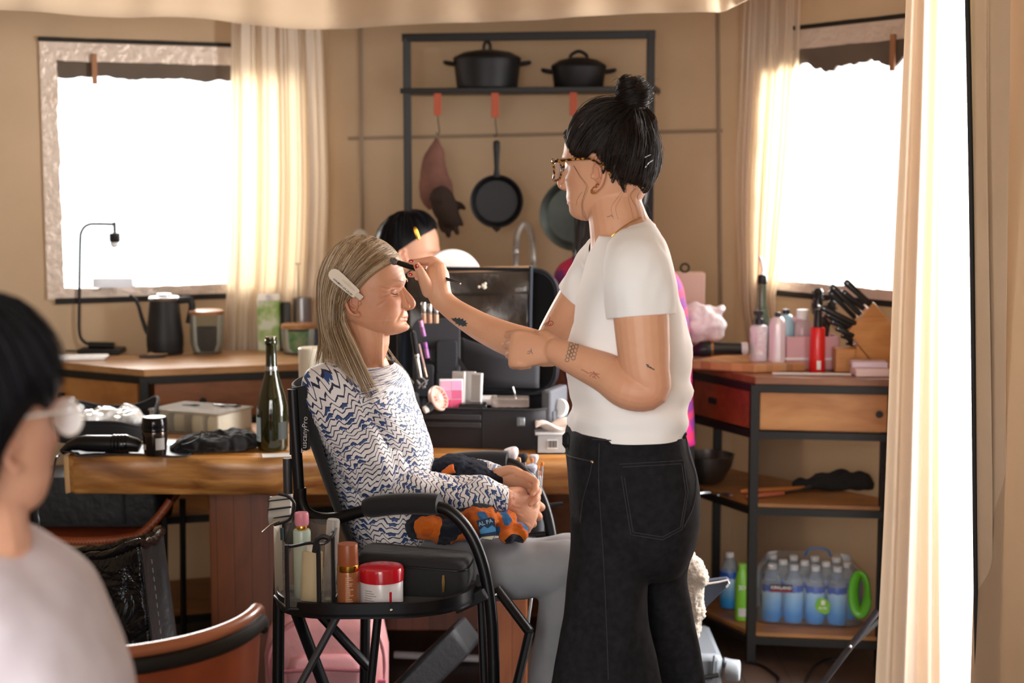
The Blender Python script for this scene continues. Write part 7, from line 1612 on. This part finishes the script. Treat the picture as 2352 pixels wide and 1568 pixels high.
def knife(label, bx, by, tx, ty, r_, dy):
    p, q = P(bx, by, yk + dy), P(tx, ty, yk + dy); t = thing('kitchen_knife', label, 'knife', p, 'knives in the wooden block')
    b = B(); d = (q - p).normalized(); b.tube([p, p + (q - p) * .1, p.lerp(q, .5), p.lerp(q, .93), q], [r_ * .85, r_, r_ * .95, r_ * 1.1, r_ * .7], 10, flat=.6, up=(0, 1, 0)); obj('handle', b, BLKP, t)
    b = B(); b.tube([p - d * .006, p + d * .003], r_ * .9, 10, flat=.4, up=(0, 1, 0)); obj('bolster', b, STEEL, t); b = B(); s_ = p.lerp(q, .9) + Vector((0, -r_ * .65, 0)); b.ball(s_, (.0028, .0012, .0028), 8); obj('rivet', b, STEEL, t)
for k, (x0, y0, x1, y1, r_, dy, lb) in enumerate(((2002, 702, 1940, 645, .0105, .015, 'largest black knife at the top right of the wooden block'), (1990, 714, 1934, 668, .009, .045, 'black knife second from the top in the wooden block'), (1976, 722, 1908, 655, .0095, .015, 'black knife with reddish end left of the largest knife'), (1968, 734, 1904, 668, .008, .05, 'slim black knife deep in the upper row of the block'))): knife(lb, x0, y0, x1, y1, r_, dy)
lbs = ['topmost', 'second', 'third', 'fourth', 'fifth', 'lowest']
for k in range(6):
    x0, y0 = 1972 - 4 * k, 752 + 6 * k + 0; knife('small black steak knife, %s in the lower row of the block' % lbs[k], 1966 - 1.5 * k, 744 + 9 * k, 1884 + 12 * k, 704 + 16 * k, .0096, .004 + .013 * (k % 3))
lump_box('wooden_box', 'small wooden box with a dark mark under the steak knives', 'box', 1919, 1966, 796, 850, 4.862, .06, BLOCKW, z=RC)
lump_box('palette_case', 'pale lilac compact case at the right end of the counter, upper one', 'case', 1960, 2042, 836, 850, 4.775, .07, mat('lilac_case', 'd8c6d6', .3), yaw=-.1, z=RC + .0245)
lump_box('palette_case', 'pale pink compact case at the right end of the counter, lower one', 'case', 1966, 2044, 850, 868, 4.755, .09, mat('pink_case', 'e4cbc9', .35), z=RC)
t = thing('comb', 'long white comb lying along the right counter edge', 'comb', PZ(1863, 862, RC)); p0, p1 = PZ(1774, 860, RC), PZ(1955, 862, RC); L = (p1 - p0).length; M = frame(p1 - p0, (0, 0, 1)); M.translation = p0; b = B(M); b.box(0, L, -.002, .010, .001, .006)
for k in range(54): b.box(L * k / 54, L * k / 54 + .0022, -.016, -.002, .0015, .005)
obj('comb_body', b, mat('ivory_plastic', 'eae4dd', .35), t)
# bags by the wall
t = thing('paper_bag', 'pale pink paper bag with a small ring handle on the back wall counter', 'bag', P(1590, 760, 5.25)); a, c = P(1548, 760, 5.25), P(1620, 627, 5.25); b = B(); b.box(a.x, c.x, 5.25, 5.33, RC, c.z); obj('bag_body', b, mat('pink_paper', 'e3c2b4', .7), t, bevel=.002)
q = P(1573, 622, 5.27); b = B(); b.tube([q + Vector((.014 * math.cos(a_), 0, .010 + .014 * math.sin(a_))) for a_ in [i * .39 for i in range(16)]], .0035, 6, closed=True); obj('ring_handle', b, BLK, t)
b = B()
for x, y, r in ((1600, 760, (.05, .05, .05)), (1630, 750, (.055, .05, .06)), (1620, 722, (.055, .04, .035)), (1655, 712, (.018, .03, .015)), (1590, 720, (.04, .04, .035))): b.ball(P(x, y, 5.10), r, 16)
def sackfix(co, me): 
    co = co + vnormals(me) * np.array([[.016 * fbm(p, 16, 3)] for p in co]); co[:, 2] = np.maximum(co[:, 2], RC + .002); return co
t = thing('plastic_sack', 'white and pink plastic sack on the counter behind the standing person', 'bag', P(1625, 780, 5.1)); from_mesh('sack_body', remesh(b, .006, 2), mat('thin_white_plastic', 'f8f4f6', .35, var=('efdde4', 7)), t, fn=sackfix)
# ---- middle shelf (z .505)
S2 = .506
t, c = bott('mixing_bowl', 'steel mixing bowl on the middle shelf behind the black jeans', 'bowl', 1630, 1105, S2, [('bowl', [(0, 0), (.035, 0), (.055, .012), (.082, .06), (.090, .095), (.092, .096), (.088, .096), (.078, .058), (.05, .016), (0, .005)], mat('dull_steel', '6f6c69', .3, .9))], Y=5.08)
DK = mat('dark_cloth_lump', '1c1a19', .9)
for k, (x0, x1, y, m_, lb) in enumerate(((1700, 1850, 1128, 'b26a2c', 'orange handled barbecue fork lying on the middle shelf'), (1712, 1800, 1140, '9c4f33', 'red-brown handled tongs lying in front of the barbecue fork'))):
    t = thing('barbecue_tool', lb, 'utensil', PZ(x0, y, S2)); p, q = PZ(x0, y, S2 + .010), PZ(x1, y - 8, S2 + .010); d = q - p
    b = B(); b.tube([p, p + d * .1, q], [.006, .009, .007], 10); obj('handle', b, mat('tool_handle_%d' % k, m_, .5), t); b = B(); b.tube([q, q + d * .45 + Vector((0, .02, 0)), q + d * .75 + Vector((0, .03, .004))], [.005, .004, .008], 8); obj('shaft', b, mat('tool_steel', '4a4846', .35, .8), t)
b = B(); 
for x, y, r in ((1900, 1100, (.07, .05, .03)), (1930, 1092, (.05, .05, .035)), (1970, 1098, (.06, .05, .03)), (1860, 1112, (.06, .05, .018))):
    p = P(x, y, 4.98); p.z = S2 + r[2] * .8; b.ball(p, r, 14)
def sh2(co, me): co = co + vnormals(me) * np.array([[.012 * fbm(p, 18, 3)] for p in co]); co[:, 2] = np.maximum(co[:, 2], S2 + .002); return co
t = thing('dark_bundle', 'dark cloth bundle at the back of the middle shelf', 'cloth', P(1920, 1110, 4.98)); from_mesh('bundle', remesh(b, .007, 2), DK, t, fn=sh2)
for k, x in enumerate((1618, 1652, 1672)): 
    p = PZ(x, 1132 + k * 2, S2 + .006); b = B(); b.M = TR(p, .3 + k); b.tube([(-.02, 0, 0), (0, .003, 0), (.022, 0, 0)], [.003, .006, .004], 8); solo('small_utensil', b, STEEL, ['small steel utensil on the middle shelf, leftmost of three', 'small steel utensil on the middle shelf, middle of three', 'small steel utensil on the middle shelf, rightmost of three'][k], 'utensil', 'small steel utensils on the middle shelf')
# ---- bottom shelf: water pack and bottles (z .095)
S3 = .096
WAT = mat('water_bottle_plastic', 'dfeaf2', .08, trans=.75, ior=1.15); 
m, nt, bs = base('blue_water_label'); v = coords(nt, 'Object'); sp = nd(nt, 'ShaderNodeSeparateXYZ'); nt.links.new(v, sp.inputs[0]); zz = mth(nt, 'ADD', sp.outputs[2], mth(nt, 'MULTIPLY', nz(nt, v, 30, 3), .03))
nt.links.new(ramp(nt, mth(nt, 'MULTIPLY', zz, 6.0), [(0, C('1f7fd0')), (.25, C('3a9fe4')), (.55, C('9fd0ee')), (.68, C('c3e2f2')), (.72, C('2a62c4')), (.95, C('2350ac'))]), bs.inputs['Base Color']); bs.inputs['Roughness'].default_value = .2; bs.inputs['Coat Weight'].default_value = .5; WLAB = m
def wbottle(first=None):
    t = thing('water_bottle', 'x', 'bottle', (0, 0, 0)); r = .031
    b = B(); b.lathe([(0, .006), (.018, 0), (.028, .003), (r * .98, .015), (r, .04), (r, .118), (.029, .126), (.022, .150), (.0145, .166), (.0125, .172), (.0125, .182), (0, .182)], (0, 0, 0), 22); obj('bottle_body', b, WAT, t)
    b = B(); b.lathe([(.0285, .002), (r * 1.012, .016), (r * 1.015, .04), (r * 1.015, .116), (r * .97, .122)], (0, 0, 0), 22, cap=False); obj('blue_wrap', b, WLAB, t)
    b = B(); b.lathe([(0, .168), (.0142, .169), (.0142, .183), (.0125, .185), (0, .185)], (0, 0, 0), 16); obj('cap', b, WHITEP, t); return t
wb = wbottle(); P0 = PZ(1755, 1420, S3); ux = Vector((.985, -.17, 0)); uy = Vector((.17, .985, 0)); first = True
ordn = ['leftmost', 'second', 'third', 'rightmost']; rown = ['front', 'second', 'back']
for j in range(3):
    for i in range(4):
        loc = P0 + ux * (.020 + .068 * i + (.034 if j == 1 else 0)) + uy * (.064 * j) + Vector((0, -.02, 0)); loc.z = S3 + .001; lb = 'clear water bottle with blue wrap, %s in the %s row of the pack' % (ordn[i], rown[j])
        if first: wb.location = loc; wb['label'] = lb; wb['group'] = 'water bottles in the shrink wrapped pack'; ORG[wb.name] = Vector((0, 0, 0)); first = False
        else: dup(wb, loc, None, lb, 'water bottles in the shrink wrapped pack')
o = dup(wb, PZ(1676, 1398, S3) + Vector((0, .02, .001)), None, 'single blue wrapped water bottle left of the green bottle', None); 
if 'group' in o: del o['group']
# shrink wrap and its prints
t = thing('shrink_wrap', 'clear shrink wrap around the pack of water bottles', 'packaging', P0 + Vector((0, 0, 0)))
c0 = P0 + Vector((0, -.02, 0)); hxw = (.020 + .068 * 3 + .034 + .020 + .062) / 2
def wrapf(u, v):
    a = u * 2 * math.pi; ctr = c0 + ux * (.122 + .012) + uy * .064; x = .172 * math.copysign(abs(math.cos(a)) ** .45, math.cos(a)); y = .105 * math.copysign(abs(math.sin(a)) ** .45, math.sin(a)); k = 1 - .10 * max(0, v - .7) / .3 * 2.2
    return ctr + ux * x * k + uy * y * k + Vector((0, 0, .004 + .190 * v - ctr.z + S3))
b = B(); b.sheet(wrapf, 64, 10); obj('film', b, film('shrink_film', 'f4f7fa', .06, .06, (18, .5)), t, ang=180)
fy = lambda s, z, o_=0.0: c0 + ux * (.134 + s) + uy * (.064 - .1062 - o_) + Vector((0, 0, z + S3 - c0.z))
b = B(); b.extr([fy(-.120, .106), fy(-.050, .106), fy(-.050, .130), fy(-.120, .130)], -uy * .0006); lb_ = obj('brand_panel', b, mat('print_black', '1a1622', .4), t)
MTt = Matrix((ux, Vector((0, 0, 1)), -uy)).transposed().to_4x4(); MTt.translation = fy(-.085, .120, .0012); text('brand_lettering', 'KIRKLAND', WHITEP, lb_, MTt, .0135, bold=True)
b = B(); b.extr([fy(-.119, .1065, .0007), fy(-.051, .1065, .0007), fy(-.051, .113, .0007), fy(-.119, .113, .0007)], -uy * .0004); obj('red_strip', b, mat('print_red', '8a2130', .4), lb_)
LEAFG = mat('leaf_green', '7cc142', .4); b = B(); pts = []
for i in range(28):
    a = i * 2 * math.pi / 28; r = .0235 * (1 + (.22 if abs(a - 5.3) < .5 else 0) + (.12 if abs(a - 1.9) < .4 else 0)); pts.append(fy(.045 + r * math.cos(a), .068 + r * math.sin(a)))
b.extr(pts, -uy * .0006); lf = obj('leaf_badge', b, LEAFG, t); MTt = MTt.copy(); MTt.translation = fy(.045, .060, .0012); text('badge_lettering', '40 PK', WHITEP, lf, MTt, .011, bold=True)
b = B(); b.extr([fy(.040, .071, .0008), fy(.052, .071, .0008), fy(.052, .085, .0008), fy(.040, .085, .0008)], -uy * .0004); obj('badge_square', b, WHITEP, lf)
b = B(); b.tube([wrapf(.0 + (i - 10) / 100, .5) + Vector((0, 0, .062 * math.sin(i / 20 * 6.28 + 1.57) if False else 0)) for i in range(21)], .002, 6)
ctr = P(1975, 1362, 4.66); b = B(); b.tube([ctr + Vector((.020 * math.cos(a), -.006 - .01 * math.cos(a), .062 * math.sin(a))) for a in [i * .2618 for i in range(24)]], .017, 10, closed=True, flat=.6); obj('green_end_print', b, mat('green_print', '4f9a22', .35), t)
hd = [tuple(wrapf(.25, 1) + ux * s + uy * -.06 + Vector((0, 0, z))) for s, z in ((-.01, .002), (.0, .022), (.03, .028), (.06, .022), (.07, .002))]; b = B(); b.tube(cat(hd, 5), .0035, 8); obj('carry_handle', b, mat('blue_handle', '2a6fb5', .4), t)
t, c = bott('green_bottle', 'lime green bottle with white lettering beside the shelf post', 'bottle', 1703, 1424, S3, [('bottle_body', [(0, .004), (.014, 0), (.021, .003), (.023, .014), (.023, .120), (.021, .140), (.014, .168), (.012, .172)], mat('lime_bottle', '7cc23a', .25, coat=.4)), ('cap', [(.0125, .170), (.0135, .172), (.0135, .186), (0, .188)], mat('lime_cap', '8fce55', .35))])
wraplabel('foot_label', c, .0233, .018, .045, R_(235), R_(310), mat('grey_foot_label', 'c9ccc6', .5), t)
MTt = frame((1, 0, 0), (-.12, -1, 0)); MTt.translation = c + Vector((-.003, -.0240, .112)); text('lettering', '3D', WHITEP, t, MTt, .020, bold=True)
# ---- camp chair with sheepskin, roller case, light stand and cables at the right
NAVC = mat('navy_canvas', '3a4354', .7, bmp=(600, .3, .001)); FUR = mat('sheepskin', 'efe2d2', 1, bmp=(140, 1.0, .012), sheen=.5)
t = thing('camp_chair', 'folding camp chair with a navy side wing behind the black jeans', 'chair', (P(1600, 1400, 3.9).x, 3.95, 0)); Yc = 3.92
b = B(); q = [P(x, y, Yc) for x, y in ((1560, 1338), (1616, 1334), (1670, 1327), (1678, 1333), (1676, 1342), (1650, 1368), (1618, 1400), (1560, 1420))]; b.extr(q, (0, .02, 0)); wg = obj('side_wing', b, NAVC, t, bevel=.003)
b = B(); b.tube([p + Vector((0, -.002, 0)) for p in [P(x, y, Yc) for x, y in ((1616, 1341), (1650, 1336), (1672, 1331), (1675, 1338), (1668, 1348))]], .0026, 6); obj('white_piping', b, WHITEP, wg)
b = B(); x_ = P(1560, 1400, Yc).x; b.box(x_ - .30, x_ + .02, 3.94, 4.22, .36, .385); obj('seat', b, NAVC, t, bevel=.006)
for sx, sy in ((-.27, 3.96), (.0, 3.96), (-.27, 4.2), (.0, 4.2)): b = B(); b.tube([(x_ + sx, sy, .37), (x_ + sx * 1.05, sy, .006)], .010, 8); obj('leg', b, BLK, t)
b = B(); 
for x, y, r in ((1570, 1300, .040), (1590, 1312, .034), (1608, 1326, .022), (1575, 1360, .048), (1590, 1400, .034), (1580, 1440, .034), (1572, 1480, .028)): b.ball(P(x, y, 3.88), (r, .035, r * 1.2), 16)
set_props(from_mesh('sheepskin', remesh(b, .005, 3), FUR, None, P(1580, 1480, 3.88), fn=lambda co, me: co + vnormals(me) * np.array([[.005 * fbm(p, 120, 2)] for p in co])), 'cream sheepskin draped over the camp chair behind the jeans', 'sheepskin')
t = thing('roller_case', 'grey hard case with a wheel lying on the floor behind the jeans', 'case', (P(1630, 1540, 4.3).x, 4.3, 0)); GRC = mat('grey_hardcase', '70757c', .35, coat=.2); a, c = P(1540, 1560, 4.25), P(1662, 1504, 4.25)
b = B(); b.box(a.x, c.x, 4.25, 4.55, .012, c.z); obj('shell', b, GRC, t, bevel=.018)
b = B(); b.tube([(P(1640, 1508, 4.245).x, 4.245, c.z), P(1638, 1530, 4.246), P(1636, 1560, 4.246)], .003, 6); obj('shell_rib', b, mat('grey_rib', '575b61', .4), t)
b = B(); q = P(1686, 1537, 4.27); b.tube([q + Vector((-.022, 0, 0)), q + Vector((-.018, 0, 0)), q + Vector((.010, -.012, 0)), q + Vector((.014, -.013, 0))], [.026, .030, .030, .026], 24); obj('wheel', b, mat('grey_wheel', '8a8f95', .45), t)
b = B(); b.tube([P(1662, 1520, 4.27), P(1680, 1524, 4.27)], .014, 10); obj('wheel_bracket', b, GRC, t)
b = B(); b.tube([P(1612, 1556, 4.235), P(1650, 1550, 4.235)], .007, 8); obj('handle', b, BLKP, t)
t = thing('light_stand', 'black light stand leg slanting beside the doorway curtain', 'stand', (P(1960, 1568, 4.0).x, 4.03, 0)); p, q = P(2016, 1402, 4.06), P(1890, 1568, 4.02); k = (p.z - .012) / (p.z - q.z); foot = p.lerp(q, k)
b = B(); b.tube([p, foot], .011, 10, flat=.7); obj('tripod_leg', b, mat('stand_black', '2b2b30', .35, .3), t); b = B(); b.tube([P(2016, 1425, 4.08), P(1952, 1484, 4.045)], .009, 8); obj('brace', b, BLK, t)
b = B(); b.ball(P(1953, 1485, 4.03), (.005, .004, .005), 10); obj('rivet', b, CHROME, t); b = B(); b.ball(foot + Vector((0, 0, .002)), (.016, .014, .013), 10); obj('rubber_foot', b, BLKP, t)
b = B(); pm = Vector((p.x + .06, p.y, 0)); b.tube([(pm.x, pm.y, .30), (pm.x, pm.y, 1.5)], .012, 10); obj('pole', b, BLK, t)
for k, (pts, lb) in enumerate(((((1720, 1520), (1750, 1528), (1776, 1545), (1790, 1562), (1770, 1580)), 'thin black cable curling on the floor in front of the corner counter'), (((1850, 1566), (1870, 1530), (1900, 1512), (1930, 1506)), 'thin black cable looping on the floor by the light stand'))):
    b = B(); b.tube(cat([tuple(PZ(x, y, .006)) if y > 1525 else tuple(PZ(x, max(y, 1514), .006)) for x, y in pts], 6), .004, 6); solo('cable', b, BLKP, lb, 'cable')
# ---- left side: bag on the far chair, glossy tote, backpack, flat bag
t = thing('black_bag', 'boxy black bag resting on the far leather chair under the table', 'bag', P(205, 1225, 4.70)); x0, x1 = P(55, 1200, 4.62).x, P(368, 1200, 4.62).x
b = B(); q = rrect((x1 - x0) / 2, .105, .03); cx = (x0 + x1) / 2; zb = .462
b.loft([[Vector((cx + x * .97, 4.735 + y * .97, zb)) for x, y in q], [Vector((cx + x * 1.01, 4.735 + y * 1.01, zb + .06)) for x, y in q], [Vector((cx + x * .96, 4.735 + y * .94, zb + .150)) for x, y in q], [Vector((cx + x * .5, 4.735 + y * .5, zb + .160)) for x, y in q]]); obj('bag_body', b, mat('black_leatherette', '17171a', .45, bmp=(40, .3, .008)), t, ang=60)
b = B(); b.box(cx + (x1 - x0) * .22, cx + (x1 - x0) * .24, 4.622, 4.63, zb + .01, zb + .145); obj('strap', b, BLKP, t)
t = thing('glossy_tote', 'tall crinkled glossy black tote standing on the floor behind the tub chair', 'bag', (P(290, 1500, 3.9).x, 3.9, 0)); m, nt, bs = base('patent_black'); bs.inputs['Base Color'].default_value = C('100f11'); bs.inputs['Roughness'].default_value = .14; v = coords(nt, 'Object'); bump(nt, bs, nz(nt, v, 10, 4, .55, .8), .8, .03); PAT = m
FURB = mat('black_sheen_side', '131214', .45, bmp=(40, .4, .008), sheen=.1)
tb = [P(100, 1292, 3.80), P(320, 1248, 3.72), P(372, 1222, 3.95), P(150, 1270, 4.05)]; bb = [Vector((p.x - .01, p.y, .002)) for p in tb]; bb[1].x += .07; bb[2].x += .075; bb[0].x -= .03; bb[3].x -= .03
def quad(a, b_, c, d, wv=.0): return lambda u, v: (a.lerp(b_, u)).lerp(d.lerp(c, u), v)
for nm, i, m_ in (('front_panel', 0, PAT), ('gusset', 1, FURB), ('back_panel', 2, PAT), ('gusset', 3, FURB)):
    j = (i + 1) % 4; b = B(); f = quad(bb[i], bb[j], tb[j], tb[i]); nn = (bb[j] - bb[i]).cross(Vector((0, 0, 1))).normalized()
    b.sheet(lambda u, v, f=f, nn=nn: f(u, v) + nn * (.018 * math.sin(u * 3.14) * math.sin(v * 3.14) * (1 if nm != 'gusset' else -1.6) + .006 * fbm(f(u, v), 12)) * min(1, 6 * min(u, 1 - u)), 24, 24); obj(nm, b, m_, t, ang=180, solid=.006)
b = B(); rim_ = []
for i in range(4): rim_ += [tb[i].lerp(tb[(i + 1) % 4], k / 8) + Vector((0, 0, -.010 * math.sin(k / 8 * 3.14) + .004 * math.sin(k * 2 + i))) for k in range(8)]
b.tube(rim_, .011, 10, closed=True); obj('rolled_rim', b, PAT, t)
b = B(); 
for j in range(26):
    f = .05 + .9 * j / 26; p = bb[1].lerp(tb[1], f); q = bb[1].lerp(tb[1], f + .018); o_ = Vector((.022, .012, 0)); b.tube([p + o_, q + o_], .0012, 5)
obj('edge_stitching', b, mat('grey_stitch', '8a888a', .6), t)['kind'] = 'stuff'
# pink backpack
PK = mat('pink_nylon', 'dd9ea0', .55, bmp=(40, .3, .006), var=('d58f90', 6)); PKP = mat('pink_pocket', 'd99a9f', .5, bmp=(40, .3, .006)); cp = Vector((P(752, 1500, 4.30).x, 4.30, 0)); t = thing('backpack', 'pink backpack standing on the floor behind the makeup chair legs', 'backpack', cp)
b = B(TR(cp)); q = rrect(.165, .10, .06); b.loft([[Vector((x * s, y * s, z)) for x, y in q] for s, z in ((.9, .002), (1.02, .06), (1.03, .19), (.95, .262), (.78, .300), (.45, .316), (.1, .320))]); obj('pack_body', b, PK, t, ang=80)
b = B(TR(cp + Vector((.01, -.098, 0)))); q = rrect(.11, .035, .03); b.loft([[Vector((x * s, y * s, z)) for x, y in q] for s, z in ((.9, .004), (1, .03), (1, .16), (.9, .195), (.5, .205))]); fp_ = obj('front_pocket', b, PKP, t, ang=80)
b = B(TR(cp)); b.tube([(-.11, -.136, .165), (0, -.142, .175), (.12, -.136, .168)], .005, 8); obj('pocket_zip', b, mat('pink_zip', 'a9646c', .5), fp_)
b = B(TR(cp)); b.tube(cat([(-.14, -.085, .06), (-.15, -.095, .20), (-.11, -.098, .27), (-.05, -.085, .305)], 6), .007, 8); obj('main_zip', b, mat('pink_zip_b', 'b06f74', .5), t)
b = B(TR(cp)); b.tube(cat([(.155, -.05, .05), (.168, -.06, .17), (.150, -.06, .25), (.10, -.05, .295)], 6), .012, 10, flat=.5); obj('side_strap', b, PKP, t)
b = B(TR(cp)); b.box(.150, .172, -.105, -.095, .10, .13); obj('badge', b, mat('pink_badge', 'e86a8c', .5), t)
# flat black bag lying on its edge
t = thing('flat_bag', 'flat black zip bag leaning on the floor right of the pink backpack', 'bag', P(985, 1560, 4.0)); FB = mat('black_nylon', '1c1b1f', .6, bmp=(60, .25, .006)); zf = .004
q = [P(905, 1572, 3.98), P(1038, 1442, 4.08), P(1082, 1500, 4.10), P(960, 1620, 3.98)]; 
b = B(); dv = Vector((.03, .11, .01)); b.extr(q, dv); 
for i, p in enumerate(b.v): b.v[i] = Vector((p.x, p.y, max(p.z, zf)))
obj('bag_body', b, FB, t, bevel=.012); b = B(); b.tube([q[0] + Vector((.004, -.003, .004)), q[0].lerp(q[1], .5) + Vector((.004, -.004, .004)), q[1] + Vector((.004, -.003, .002))], .004, 6); obj('zip', b, BLKP, t)
